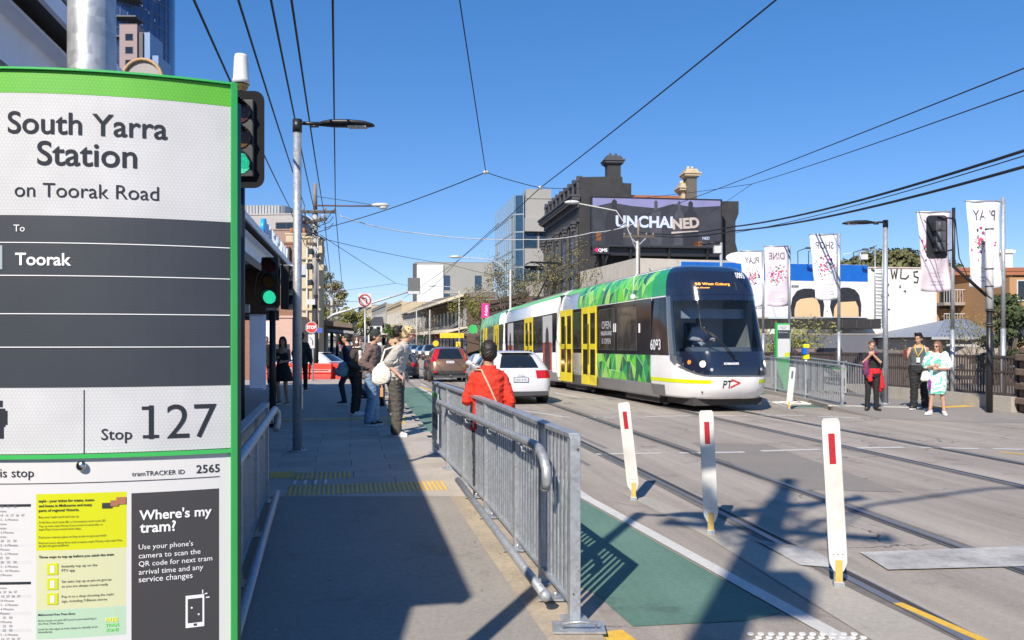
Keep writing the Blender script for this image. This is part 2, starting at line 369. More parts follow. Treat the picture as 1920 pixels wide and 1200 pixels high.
# white tactile studs at the lower right
tp = thing('tactile_panel', 'panel of white raised domes set in the ground beside the yellow edge line', 'tactile paving', (1.95, 4.42, 0))
dm = MB()
for i in range(11):
 for j in range(7): dm.cyl((i * .06 - .35 + .03 * (j % 2) - .22, j * .055 - .12, .004), (i * .06 - .35 + .03 * (j % 2) - .22, j * .055 - .12, .012), .024, .017, 10)
dm.build('dome', WPLAST, tp)
# right bike lane, kerbs, footpath
gpoly('bike_lane', [p[:2] for p in (G(1408, 737), G(1435, 735), G(1570, 764), G(1490, 766), G(1425, 749))], GREENPAINT)
dash(G(1410, 744), G(1480, 764), .07, None, .009); dash(G(1480, 765), G(1572, 765.5), .09, None, .009)
mb = MB()
for (cx, cy) in ((1503, 757), (1482, 755)):
 c = G(cx, cy); mb.tube([c + V((.5 * math.cos(t * .6), .22 * math.sin(t * .6), .007)) for t in range(11)], .03, 4)
mb.tube([G(1482, 755, .007), G(1492, 750.5, .007), G(1503, 757, .007), G(1482, 755, .007)], .03, 4)
mb.build('bicycle_symbol', LINE, kind='structure')
Yf = [19.4] + [y for y in YR if 20 <= y <= 200]
mb = MB()
a = strip(xr, lambda Y: xr(Y) + .18, Yf, lambda Y: gz(Y) + .12)
for f in a.f: pass
up(a); mb.add(a.v, a.f, False)
b_ = strip(lambda Y: xr(Y) - .001, xr, Yf, lambda Y: gz(Y) + .12); b_ = MB()
for Y0, Y1 in zip(Yf, Yf[1:]): b_.sheet([V((xr(Y0), Y0, gz(Y0) - .02)), V((xr(Y1), Y1, gz(Y1) - .02)), V((xr(Y1), Y1, gz(Y1) + .12)), V((xr(Y0), Y0, gz(Y0) + .12))])
mb.add(b_.v, b_.f, False); mb.build('kerb', CONC, kind='structure')
FOOT = ground_mat('footpath_asphalt', (.22, .205, .188), (.27, .25, .23), .3, 260, .8, .7, .9)
up(strip(lambda Y: xr(Y) + .18, lambda Y: xr(Y) + 3.4, Yf, lambda Y: gz(Y) + .118)).build('footpath', FOOT, kind='structure', fix=False)
# ramped corner of the right footpath with its pale and yellow edges
CA = [V((7.82, 19.5, .1185)), V((9.9, 18.85, .1185)), V((12.6, 19.9, .1185)), V((18, 20.6, .1185))]; CB = [V((8.1, 17.6, .0035)), V((10.0, 16.6, .0035)), V((12.6, 16.8, .0035)), V((18, 17, .0035))]
mb = MB()
mb.sheet([CB[0], CA[0], V((7.82, 19.5, -.02)), V((8.1, 17.6, -.02))]); mb.sheet([CA[0], V((8.12, 22, .1185)), V((8.12, 22, -.02)), V((7.82, 19.5, -.02))])
for i in range(3): mb.sheet([CB[i], CB[i + 1], CA[i + 1], CA[i]]); mb.sheet([CA[i], CA[i + 1], V((CA[i + 1].x, 22, .1185)), V((CA[i].x + (.3 if i == 0 else 0), 22, .1185))])
up(mb); mb.build('footpath_corner', FOOT, kind='structure', fix=False)
def edge(a, b, w, m, z=.13, h=.016):
 q = MB(); q.bar(V((a[0], a[1], z)), V((b[0], b[1], z)), w, h); return q.build('edge_strip', m, kind='structure')
edge(G(1553, 760, .12), G(1742, 766, .1), .28, mat('cream_paving', (.55, .52, .44), .8, 0, .1, 8), .115)
edge(G(1742, 766, .1), G(1895, 757, .12), .33, YLINE, .112)
# left platform and ramp
YP = [8 + i for i in range(25)]
up(strip(lambda Y: -16, pe, YP, lambda Y: .138, 2)).build('platform', mat('platform_bed', (.1, .098, .095), .9), kind='structure', fix=False)
PLAT = [o for o in COL.objects if o.name == 'platform'][0]
up(strip(lambda Y: -9, pe, [-6, -2, 0, 2, 3, 4, 5, 6, 7, 7.995], pz, 4)).build('ramp', ASPH2, kind='structure', fix=False)
up(strip(lambda Y: pe(Y) - .34 + max(0, (6 - Y)) * .01, lambda Y: pe(Y) - .002, [3.2, 4, 5, 6, 7, 7.99], lambda Y: pz(Y) + .004)).build('ramp_edge', ground_mat('sandy_edge', (.42, .35, .26), (.33, .28, .22), .45, 300, .35, 2.5, .9, 0, .3), kind='structure', fix=False)
mb = MB()
for Y0, Y1 in zip([3, 5, 7, 8, 11, 14, 20, 26], [5, 7, 8, 11, 14, 20, 26, 32]):
 mb.sheet([V((pe(Y0), Y0, -.03)), V((pe(Y1), Y1, -.03)), V((pe(Y1), Y1, pz(Y1))), V((pe(Y0), Y0, pz(Y0)))])
mb.build('platform_kerb', CONC, kind='structure')
# bluestone pavers laid square to the platform edge
PF = Fr((1.55 - .229 * 8, 8.0, 0), V((1, .21, 0)))     # u to the right, n away from the viewer is -PF.n
pd = V((-.21, 1, 0)).normalized()
def paver_mesh(L_, D_):
 q = MB(); b = .004
 q.add([(0, 0, -.02), (L_, 0, -.02), (L_, D_, -.02), (0, D_, -.02), (0, 0, -b), (L_, 0, -b), (L_, D_, -b), (0, D_, -b), (b, b, 0), (L_ - b, b, 0), (L_ - b, D_ - b, 0), (b, D_ - b, 0)],
          [(0, 1, 5, 4), (1, 2, 6, 5), (2, 3, 7, 6), (3, 0, 4, 7), (4, 5, 9, 8), (5, 6, 10, 9), (6, 7, 11, 10), (7, 4, 8, 11), (8, 9, 10, 11)])
 me = bpy.data.meshes.new('paver'); me.from_pydata(q.v, [], q.f); me.materials.append(BLUESTONE); me.update(); return me
PM = paver_mesh(.894, .444); ang = math.atan2(.21, 1)
rest = MB()
# the two-line wedge between the ramp end (Y=8) and the first row is closed by cut pieces
for r in range(56):
 o0 = V((pe(8.42 + r * .44) - .40, 8.42 + r * .44, .15))
 for c in range(1, 13 if r < 14 else 16):
  x = -c * .9 + (.45 if r % 2 else 0)
  p = o0 + PF.u * (x + .06) + V((0, 0, random.uniform(-.001, .001)))
  if r < 15 and c < 8:
   o = bpy.data.objects.new('paver', PM); COL.objects.link(o); o.location = p; o.rotation_euler = (0, 0, ang); o.parent = PLAT
  else:
   Mx = Matrix.Translation(p) @ Matrix.Rotation(ang, 4, 'Z')
   rest.add([Mx @ v.co for v in PM.vertices], [tuple(f.vertices) for f in PM.polygons], False)
rest.build('paver', BLUESTONE, PLAT, kind='stuff', fix=False)
mb = MB(); mb.sheet([V((-9, 7.995, .151)), V((pe(7.995), 7.995, .151)), V((pe(8.5), 8.46, .151)), V((-9, 6.7, .151))][:3] + [V((-9, 8.0, .151))]); 
up(mb); mb.build('threshold_strip', BLUESTONE, kind='structure', fix=False)
mb = MB(); mb.sheet([V((pe(8.3) - .55, 8.30, .1495)), V((pe(8.3) - .01, 8.30, .1495)), V((pe(11) - .01, 11, .1495)), V((pe(32) - .01, 32, .1495)), V((pe(32) - .55, 32, .1495)), V((pe(11) - .55, 11, .1495))]); up(mb)
mb.build('platform_edge_band', mat('pale_bluestone', (.44, .395, .34), .75, 0, .14, 6, .2, 200), kind='structure', fix=False)
# tactile strips: columns of studs
YEL = mat('yellow_stud', (.6, .40, .1), .5, 0, .18, 9)
def studs(n, u0, v0, pitch, rows, rp, m=YEL, o=V((-2.31, 7.94, .152)), r=.0185):
 q = MB()
 for k in range(rows): q.cyl((0, k * rp, 0), (0, k * rp, .006), r, r * .75, 8)
 q.box(-r * .85, r * .85, -r, (rows - 1) * rp + r, -.0005, .0025)
 first = q.build('tactile_strip', m, PLAT)
 for i in range(n):
  c = first if i == 0 else first.copy()
  if i: COL.objects.link(c)
  c.location = o + PF.u * (u0 + i * pitch) + pd * v0 - V((0, 0, 0)); c.rotation_euler = (0, 0, ang)
SO = G(540, 929, .152)
studs(34, 0, .0, .0485, 11, .05, o=SO)
studs(12, .03, .95, .052, 9, .05, o=SO)
studs(4, .02, .64, .11, 5, .05, WPLAST, o=SO)
mb = MB()
for k in range(6): mb.fbox(Fr(G(500, 897, .152), PF.u, pd), 0, .30, k * .075, k * .075 + .05, 0, .006)
mb.build('tactile_strip', YEL, PLAT)
for k in range(9):
 q = MB(); fr = Fr(G(496, 790, .152), PF.u, pd)
 for j in range(5): q.fbox(fr, k * .32, k * .32 + .3, j * .065, j * .065 + .045, 0, .006)
 q.fbox(fr, k * .32, k * .32 + .3, 0, .31, -.001, .003); q.build('tactile_tile', YEL, PLAT)
studs(11, 0, 0, .055, 12, .055, o=G(704, 796, .152))
# =============== near things: stop sign pylon, posts, barriers ===============
def sign_near():
 t = thing('tram_stop_sign', 'large curved tram stop sign with green top and stop number 127 in the foreground', 'stop sign', (-.8, 1.6, 0))
 Rr, cx, y0 = .98, -.961, 1.47
 A0, A1 = R(-5.2), R(24.85); N = 24
 def P(a, z, off=0.0): return V((cx + (Rr + off) * math.sin(a), y0 + Rr - (Rr + off) * math.cos(a), z))
 def z_(y): return 1.7 + (640 - y) * .00098
 def face(name, z0, z1, m, off, a0=A0, a1=A1, dep=.004, n=N):
  q = MB(); q.sm = False
  fr = [[P(a0 + (a1 - a0) * i / n, z, o) for i in range(n + 1)] for z, o in ((z0, off), (z1, off), (z1, off - dep), (z0, off - dep))]
  for A, B in zip(fr, fr[1:] + fr[:1]):
   for i in range(n): q.add([A[i], A[i + 1], B[i + 1], B[i]], [(0, 1, 2, 3)], True if A is fr[0] else False)
  q.sheet([f[0] for f in fr]); q.sheet([f[-1] for f in fr]); return q.build(name, m, t, True)
 REF = hexmat('reflective_white', (.52, .53, .55), .8); REFG = hexmat('reflective_green', (.10, .42, .03), .75); REFD = hexmat('reflective_dark', (.03, .038, .053), .75)
 q = MB(); n = 12
 rings = []
 for z in (.05, 2.2):
  rings.append([P(A0 + (A1 - A0) * i / n, z, -.006) for i in range(n + 1)] + [P(A1, z, -.16), P(A0, z, -.16)])
 q.loft(rings, smooth=False); q.build('cabinet', DGREY, t, True)
 face('header_band', z_(173), z_(131), REFG, .0)
 face('header_panel', z_(403), z_(173) - .0005, REF, .0)
 face('route_panel', z_(727), z_(403) - .0005, REFD, .0)
 face('number_panel', z_(852), z_(727) - .0005, REF, .0)
 PAPER = mat('printed_paper', (.6, .6, .61), .35, 0, .02, 4, coat=.3)
 face('timetable_panel', .12, z_(862), PAPER, -.002)
 face('trim', z_(130), z_(126), TRIMGREEN, .006, dep=.02); face('trim', z_(861), z_(853), TRIMGREEN, .006)
 q = MB(); 
 for z0, z1 in ((.05, z_(125)),):
  pts = [P(A1, z0, .007), P(A1 + R(.75), z0, .004), P(A1 + R(.75), z0, -.16), P(A1, z0, -.16)]
  q.loft([pts, [p + V((0, 0, z1 - z0)) for p in pts]], smooth=False)
 q.build('side_trim', TRIMGREEN, t, True, bevel=.001)
 q = MB(); pts = [P(A1 + R(.78), .05, -.01), P(A1 + R(1.3), .05, -.02), P(A1 + R(1.3), .05, -.155), P(A1 + R(.78), .05, -.155)]
 q.loft([pts, [p + V((0, 0, 2.12)) for p in pts]], smooth=False); q.build('side_panel', mat('side_dark_green', (.01, .07, .05), .3), t, True)
 dl = [0]
 def bend(s0, zb, off): return lambda p: P(R(10) + (s0 + p.x) / Rr, zb + p.y, off - dl[0])
 def tx(s, pxl, pxr, ybase, m, bold=0.0, off=.0012, name='lettering', parent=None, sq=1.0):
  def arc(px):
   k = (px - 960) / 1500; lo, hi = R(-12), R(26)
   for _ in range(40):
    mi = (lo + hi) / 2; p = P(mi, 0)
    if p.x / p.y < k: lo = mi
    else: hi = mi
   return (lo - R(10)) * Rr
  a, b = arc(pxl), arc(pxr); pm = P(R(10) + (a + b) / 2 / Rr, 0)
  zb = 1.7 + (640 - ybase) / 1500 * pm.y
  return text(name, s, None, b - a, m, t, True, 'C', bold, fn=bend((a + b) / 2, zb, off), vsq=sq)
 def arcpx(px):
  k = (px - 960) / 1500; lo, hi = R(-12), R(26)
  for _ in range(40):
   mi = (lo + hi) / 2; p = P(mi, 0)
   if p.x / p.y < k: lo = mi
   else: hi = mi
  return lo
 def patch(name, x0, x1, yt, yb, m, off=.0012):
  a, b = arcpx(x0), arcpx(x1); Y = P((a + b) / 2, 0).y
  return face(name, 1.7 + (640 - yb) / 1500 * Y, 1.7 + (640 - yt) / 1500 * Y, m, off - dl[0], a, b, .0005, max(1, int((x1 - x0) / 20)))
 tx('South Yarra', 15, 314, 253, INK, .012); tx('Station', 70, 257, 311, INK, .012); tx('on Toorak Road', 28, 298, 371, INK, .0)
 tx('To', 26, 47, 434, INKW); tx('Toorak', 29, 134, 497, INKW, .02)
 for y in (456, 517, 588, 650): patch('divider', -60, 431, y, y + 1.6, INKW)
 patch('route_box', -40, 5, 460, 505, mat('route_grey', (.3, .36, .38), .5))
 patch('divider', 157, 158.5, 731, 850, INK)
 tx('Stop', 190, 248, 824, INK, .006); tx('127', 279, 406, 821, INK, -.004)
 patch('lettering', 268, 298, 815.5, 821, INK); patch('lettering', 266, 283, 762, 768, INK)
 for (x0, x1, y0_, y1_) in ((-14, 10, 766, 800), (-14, -4, 798, 822), (-1, 7, 798, 822), (10, 14, 770, 796)): patch('pictogram', x0, x1, y0_, y1_, INK)
 patch('pictogram', -8, 5, 751, 763, INK)
 dl[0] = .0021
 tx('this stop', -22, 63, 895, INK, .004); tx('tramTRACKER ID', 247, 346, 891, INK, .004); tx('2565', 368, 412, 886, INK, .012)
 patch('divider', -60, 412, 904, 905.2, INK)
 YP_ = mat('poster_yellow', (.55, .58, .01), .35, coat=.3, var=.02); PY = mat('poster_pale_yellow', (.55, .57, .36), .35, coat=.3, var=.02)
 PG = mat('poster_pale_green', (.40, .56, .42), .35, coat=.3, var=.02); PD = mat('poster_dark', (.045, .045, .05), .3, coat=.4, var=.03)
 patch('poster', 67, 237, 925, 1031, YP_, .0002); patch('poster', 67, 236, 1031.5, 1141, PY, .0002); patch('poster', 67, 236, 1141.5, 1196, PG, .0002)
 patch('poster', 246, 411, 921, 1260, PD, .0002)
 y = 941
 for s, x1, b in (('myki - your ticket for trains, trams', 176, .02), ('and buses in Melbourne and many', 172, .02), ('parts of regional Victoria.', 148, .02)):
  tx(s, 72, x1, y, INK, b); y += 9
 for s, x1, y in (('Buy your myki card and top up', 147, 971), ('A full fare card costs $6, a Concession card costs $3.', 198, 980), ('Top up with myki Money if you travel occasionally, or', 193, 987), ('myki Pass if you travel most days.', 152, 994), ('Find your nearest place to buy at ptv.vic.gov.au/retail', 198, 1008), ('Find out more about fares and compare myki Money with myki Pass', 229, 1018), ('at ptv.vic.gov.au/fares', 128, 1025)):
  tx(s, 72, x1, y, INK)
 tx('Three ways to top up before you catch the tram', 72, 213, 1045, INK, .02)
 for i, (s1, s2, e1, e2) in enumerate((('Instantly top up on the', 'PTV app', 182, 140), ('Set auto top up at ptv.vic.gov.au', 'so you are always travel-ready', 208, 202), ('Pop in to a shop showing the myki', 'sign, including 7-Eleven stores', 212, 200))):
  tx(s1, 115, e1, 1063 + i * 28, INK); tx(s2, 115, e2, 1072 + i * 28, INK); patch('poster_icon', 88, 108, 1057 + i * 28, 1078 + i * 28, YP_, .0013)
  patch('poster_icon', 94, 102, 1061 + i * 28, 1074 + i * 28, INKW, .002)
 tx("Melbourne's Free Tram Zone", 71, 140, 1154, INK, .02)
 for s, x1, y in (("Don't touch on and off if you're just travelling in", 180, 1164), ('the Free Tram Zone', 118, 1171), ('Look for the signs at tram stops to identify zone', 182, 1180), ('boundaries.', 98, 1187)): tx(s, 71, x1, y, INK)
 ZG = mat('zone_green', (.2, .7, .15), .4)
 tx('FREE', 198, 221, 1166, mat('zone_yellow', (.8, .8, .05), .4), .02); tx('TRAM', 197, 222, 1175, ZG, .02); tx('ZONE', 198, 222, 1184, ZG, .02)
 patch('card', 191, 210, 943, 953, PD, .0015); SK = mat('printed_hand', (.35, .14, .08), .5)
 patch('hand', 207, 222, 938, 949, SK, .002); patch('hand', 218, 236, 932, 945, SK, .002)
 tx("Where's my", 261, 397, 971, INKW, .02, .0015); tx('tram?', 262, 330, 997, INKW, .02, .0015)
 for s, x1, y in (("Use your phone's", 362, 1027), ('camera to scan the', 376, 1043), ('QR code for next tram', 398, 1057), ('arrival time and any', 381, 1073), ('service changes', 361, 1088)): tx(s, 260, x1, y, INKW, .0, .0015)
 patch('phone_icon', 348, 383, 1116, 1176, INKW, .0015); patch('phone_icon', 352, 379, 1122, 1167, PD, .0022); patch('phone_icon', 363, 369, 1169, 1173, PD, .0022)
 for (x0, x1, a, b) in ((379, 381, 1106, 1113), (384, 389, 1112, 1114), (386, 393, 1119, 1121)): patch('phone_icon', x0, x1, a, b, INKW, .0015)
 patch('phone_icon', 358, 361, 1138, 1141, INKW, .0026); patch('phone_icon', 371, 374, 1150, 1153, INKW, .0026)
 random.seed(3)
 y = 946
 patch('table_head', -60, 57, 946, 951, INK, .0004); patch('table_head', -60, 57, 1092, 1097, INK, .0004)
 GB = mat('table_grey', (.55, .56, .58), .5)
 while y < 1196:
  y += 8.0
  if 1084 < y < 1100: continue
  if int(y / 8) % 4 == 0: patch('table_row', -60, 57, y - 6, y, GB, .0002)
  s_ = random.choice(['6 - 10 Minutes', '20   35   50', '10  16  27  36  47', '5 - 6 Minutes', '10 Minutes']); x_ = random.choice((-14, -8, 0)); tx(s_, x_, x_ + len(s_) * 2.5, y - 1.5, mat('table_ink', (.2, .2, .22), .6), 0, .001)
 q = MB(); c = P(arcpx(154), 1.7 - 233 * .00099); q.ell(c + V((0, -.004, 0)), .0095, .006, .0095, 14, 8)
 q.build('lock_screw', mat('chrome', (.5, .5, .5), .2, 1, .2, 90), t, True)
 return t
def hexmat(name, col, dark):
 m, nt, b, N, L = _nodes(name); g = N('ShaderNodeNewGeometry')
 mp = N('ShaderNodeVectorMath'); mp.operation = 'MULTIPLY'; mp.inputs[1].default_value = (1.0, .3, .95); L(g.outputs['Position'], mp.inputs[0])
 sx = N('ShaderNodeSeparateXYZ'); L(mp.outputs[0], sx.inputs[0])
 def mth(op, a, b_=None, c=None):
  n = N('ShaderNodeMath'); n.operation = op
  for i, v in enumerate((a, b_, c)):
   if v is None: continue
   if isinstance(v, (int, float)): n.inputs[i].default_value = v
   else: L(v, n.inputs[i])
  return n.outputs[0]
 K = 150.0; u = mth('MULTIPLY', sx.outputs['X'], K); v = mth('MULTIPLY', sx.outputs['Z'], K / 1.7320508)
 def hd(du, dv):
  a = mth('ABSOLUTE', mth('SUBTRACT', mth('FRACT', mth('ADD', u, du)), .5)); b2 = mth('ABSOLUTE', mth('MULTIPLY', mth('SUBTRACT', mth('FRACT', mth('ADD', v, dv)), .5), 1.7320508))
  return mth('MAXIMUM', a, mth('ADD', mth('MULTIPLY', a, .5), mth('MULTIPLY', b2, .8660254)))
 d = mth('MINIMUM', hd(0, 0), hd(.5, .5))
 r = N('ShaderNodeMapRange'); L(d, r.inputs[0]); r.inputs[1].default_value = .38; r.inputs[2].default_value = .48; r.inputs[3].default_value = 1; r.inputs[4].default_value = dark
 n1 = N('ShaderNodeTexNoise'); n1.inputs['Scale'].default_value = 11; n1.inputs['Detail'].default_value = 7; L(g.outputs['Position'], n1.inputs['Vector'])
 r2 = N('ShaderNodeMapRange'); L(n1.outputs[0], r2.inputs[0]); r2.inputs[1].default_value = .3; r2.inputs[2].default_value = .7; r2.inputs[3].default_value = .92; r2.inputs[4].default_value = 1.06
 sc = N('ShaderNodeVectorMath'); sc.operation = 'SCALE'; sc.inputs[0].default_value = col; L(mth('MULTIPLY', r.outputs[0], r2.outputs[0]), sc.inputs['Scale']); L(sc.outputs[0], b.inputs['Base Color'])
 b.inputs['Roughness'].default_value = .5; return m
sign_near()
def lamp_post(x, y, zb, top, label, group, az=0.0, sc=1.0):
 t = thing('street_lamp', label, 'street lamp', (x, y, zb), az, group)
 h = top - zb
 q = MB(); q.cyl((0, 0, 0), (0, 0, h - .15), .066, .055, 24); q.cyl((0, 0, 0), (0, 0, .02), .13, .13, 20); q.build('pole', GALV, t)
 for a in range(4):
  b = MB(); b.cyl((.1 * math.cos(a * 1.57 + .8), .1 * math.sin(a * 1.57 + .8), .02), (.1 * math.cos(a * 1.57 + .8), .1 * math.sin(a * 1.57 + .8), .05), .012, n=6); b.build('bolt', GALV, t)
 q = MB(); q.cbox((0.067, 0, .75), .012, .07, .32); q.build('access_hatch', GALV, t, bevel=.004)
 q = MB(); q.cyl((0, 0, h - .17), (0, 0, h + .01), .065, .065, 20); q.tube([(0, 0, h - .04), (.34, 0, h - .05)], .026, 10); q.cyl((.18, 0, h - .085), (.3, 0, h - .085), .018, n=8); q.build('arm', BLACK, t)
 q = MB(); rings = []
 for s_, w_, z0, z1 in ((.3, .04, -.07, -.02), (.38, .09, -.075, .0), (.5, .125, -.085, .02), (.75, .14, -.09, .015), (.95, .12, -.09, -.005), (1.06, .07, -.085, -.035), (1.09, .03, -.08, -.055)):
  rings.append([V((s_, w_ * math.cos(k * math.pi / 5), h + (z0 + z1) / 2 - .01 + (z1 - z0) / 2 * math.sin(k * math.pi / 5))) for k in range(10)])
 q.loft(rings); q.build('lamp_head', BLACK, t)
 q = MB(); q.cbox((.85, 0, h - .098), .26, .15, .012); q.build('lens', mat('lamp_lens', (.5, .5, .48), .2), t)
 return t
lamp_post(-3.03, 11.29, .15, 4.82, 'galvanised lamp post with black head standing on the shaded left platform', 'slim platform lamps')
lamp_post(9.43, 20.2, .118, 4.75, 'galvanised lamp post with black head on the right footpath beside the waiting people', 'slim platform lamps', math.pi)
lamp_post(-1.155, 2.2, .02, 5.0, 'thick galvanised pole rising right behind the big stop sign', 'slim platform lamps')
# ---- barriers ----
def barrier(label, pts, zs, hs, group=None, pitch=.105, parts=True, name='pedestrian_barrier', m=None):
 """pts: post positions (x,y); zs: ground heights; hs: top heights"""
 m = m or GALV
 t = thing(name, label, 'barrier', (pts[0][0], pts[0][1], zs[0]), 0, group)
 bal = MB(); bal.box(-.0055, .0055, -.0175, .0175, 0, 1); bm_ = None
 for i, (x, y) in enumerate(pts):
  q = MB(); d = V(pts[min(i + 1, len(pts) - 1)]) - V(pts[max(i - 1, 0)]); fr = Fr((x, y, 0), V((d.x, d.y, 0)))
  q.fbox(fr, -.032, .032, -.032, .032, zs[i], hs[i] - .012); q.fbox(fr, -.075, .075, -.075, .075, zs[i], zs[i] + .012); q.build('post', m, t, True, bevel=.004)
 for i in range(len(pts) - 1):
  a, b = V((*pts[i], 0)), V((*pts[i + 1], 0)); L_ = (b - a).length; d = (b - a).normalized()
  q = MB(); q.bar(a + V((0, 0, hs[i])) - d * .02, b + V((0, 0, hs[i + 1])) + d * .02, .075, .028); q.build('top_rail', m, t, True, bevel=.003)
  q = MB(); q.bar(a + V((0, 0, zs[i] + .10)) + d * .033, b + V((0, 0, zs[i + 1] + .10)) - d * .033, .05, .022); q.build('bottom_rail', m, t, True)
  n = max(2, int((L_ - .1) / pitch))
  for k in range(n):
   s_ = (.05 + (L_ - .1) * (k + .5) / n) / L_
   p = a.lerp(b, s_); z0 = zs[i] + (zs[i + 1] - zs[i]) * s_ + .09; z1 = hs[i] + (hs[i + 1] - hs[i]) * s_ - .015
   if bm_ is None: o = bal.build('baluster', m, t, True); bm_ = o.data
   else: o = link('baluster', bm_, t, True)
   o.location = (p.x, p.y, z0); o.scale = (1, 1, z1 - z0); o.rotation_euler = (0, 0, math.atan2(d.y, d.x) + R(90))
 return t
YB = [11.1, 9.75, 8.6, 7.4, 6.2, 5.45, 4.78]
rb = barrier('near galvanised barrier with curved handrail along the ramp, beside the green lane', [(bx(y), y) for y in YB], [pz(y) for y in YB], [1.135, 1.14, 1.15, 1.15, 1.145, 1.14, 1.14], 'barriers along the ramps', pitch=.08)
def hook(p, q_, n=6): return [V(p).lerp(V(q_), i / n) for i in range(n + 1)]
q = MB(); off = -.115
A = V((bx(9.9) + off, 9.9, .955)); B = V((bx(5.25) + off, 5.25, 1.02))
d = (B - A).normalized(); pts = [V((A.x + .02, A.y + .02, A.z - .15)), V((A.x, A.y, A.z - .06)), A + d * .06] + hook(A + d * .1, B) + [B + d * .12 + V((0, 0, -.012)), B + d * .22 + V((0, 0, -.05)), B + d * .29 + V((0, 0, -.12)), B + d * .30 + V((0, 0, -.2)), B + d * .27 + V((0, 0, -.235))]
q.tube(pts, .031, 16); q.ell(pts[-1], .033, .033, .03, 12, 8); q.build('handrail', GALV, rb, True)
for y in (9.0, 7.9, 6.8, 5.6):
 q = MB(); z = .955 + (9.9 - y) / 4.65 * .065
 q.tube([(bx(y) + off, y, z - .03), (bx(y) + off, y, z - .08), (bx(y) - .03, y, z - .1)], .009, 6); q.cbox((bx(y) - .037, y, z - .1), .012, .05, .07); q.build('rail_bracket', GALV, rb, True)
q = MB(); A = V((pe(8.25) - .22, 8.25, .27)); B = V((pe(4.86) - .235, 4.86, pz(4.86) + .115)); q.tube([A, A.lerp(B, .5), B], .030, 14); q.ell(B, .037, .037, .037, 12, 8); q.ell(A, .031, .031, .031, 12, 8)
q.build('kerb_rail', GALV, rb, True)
for s_ in (.1, .33, .62, .93):
 p = A.lerp(B, s_); q = MB(); z = pz(p.y); q.cbox((p.x + .03, p.y, p.z - .03), .012, .05, .1); q.cbox((p.x + .1, p.y, z + .02), .16, .11, .012); q.cyl((p.x + .13, p.y + .02, z + .026), (p.x + .13, p.y + .02, z + .05), .013, n=6); q.cyl((p.x + .08, p.y - .03, z + .026), (p.x + .08, p.y - .03, z + .045), .011, n=6)
 q.build('foot_bracket', GALV, rb, True)
q = MB(); pb = V((bx(4.72), 4.66, pz(4.66) + .02)); q.tube([pb + V((-.09, -.06, 0)), pb + V((-.09, -.1, .04)), pb + V((.0, -.12, .055)), pb + V((.1, -.1, .04)), pb + V((.1, -.06, 0))], .009, 8); q.cbox(pb + V((0, -.03, -.008)), .3, .18, .012)
q.build('padlock_loop', GALV, rb, True)
q = MB(); q.ell((bx(4.78) + .02, 4.745, 1.06), .007, .004, .007); q.ell((bx(4.78) - .005, 4.745, .2), .006, .004, .006); q.build('rivet', DGREY, rb, True)
# little stop plate on the far panel of that barrier
fp = Fr((bx(11.05) - .045, 11.05, 0), V((bx(9.85) - bx(11.05), -1.2, 0)))
fp.n = V((-abs(fp.n.x), fp.n.y if fp.n.x < 0 else -fp.n.y, 0))
def mini_sign(parent, fr, u0, w_, z0, h_, dest='Toorak', rt='58'):
 q = MB(); q.fbox(fr, u0, u0 + w_, 0, .008, z0, z0 + h_); o = q.build('stop_plate', SIGNWHITE, parent, True)
 q = MB(); q.fbox(fr, u0, u0 + w_, .0085, .010, z0 + h_ * .92, z0 + h_); q.build('plate_band', SIGNGREEN, parent, True)
 q = MB(); q.fbox(fr, u0 + w_ * .04, u0 + w_ * .96, .0085, .010, z0 + h_ * .27, z0 + h_ * .58); q.build('plate_band', SIGNDARK, parent, True)
 text('lettering', 'South Yarra Station', fr.M(u0 + w_ / 2, .011, z0 + h_ * .76), w_ * .78, INK, parent)
 text('lettering', 'on Toorak Road', fr.M(u0 + w_ / 2, .011, z0 + h_ * .65), w_ * .42, INK, parent)
 text('lettering', dest, fr.M(u0 + w_ * .28, .011, z0 + h_ * .36), w_ * .4, INKW, parent, align='L', bold=.02)
 text('lettering', rt, fr.M(u0 + w_ * .1, .011, z0 + h_ * .36), w_ * .11, INKW, parent, align='L')
 text('lettering', 'Stop 127', fr.M(u0 + w_ * .72, .011, z0 + h_ * .08), w_ * .25, INK, parent, align='L')
fp2 = Fr((bx(9.9) - .045, 9.9, 0), V((bx(11.05) - bx(9.9), 1.15, 0)), V((-1, -.229, 0)))
mini_sign(rb, Fr((bx(11.0) - .05, 11.0, 0), V((.229, -1, 0)), V((-1, -.229, 0))), .12, .6, .38, .64)
# left ramp barrier
def lx(Y): return -2.39 + .229 * (7.75 - Y)
YL = [7.75, 6.6, 5.4, 4.2, 3.0]
lb = barrier('galvanised barrier left of the ramp, partly hidden by the stop sign', [(lx(y), y) for y in YL], [pz(y) for y in YL], [1.09] * 5, 'barriers along the ramps', pitch=.085)
q = MB(); A = V((lx(7.6) + .12, 7.6, 1.06)); B = V((lx(3.2) + .12, 3.2, 1.05))
q.tube([A + V((.0, -.02, -.2)), A + V((0, .04, -.13)), A + V((0, .03, -.04)), A + V((0, -.06, 0)), A.lerp(B, .5), B], .031, 14); q.build('handrail', GALV, lb, True)
for y in (7.1, 6.0, 5.0):
 q = MB(); q.tube([(lx(y) + .12, y, 1.03), (lx(y) + .12, y, .98), (lx(y) + .03, y, .96)], .009, 6); q.build('rail_bracket', GALV, lb, True)
q = MB(); q.tube([(lx(7.65) + .12, 7.65, .25), (lx(4) + .12, 4, .13)], .03, 12); q.build('kerb_rail', GALV, lb, True)
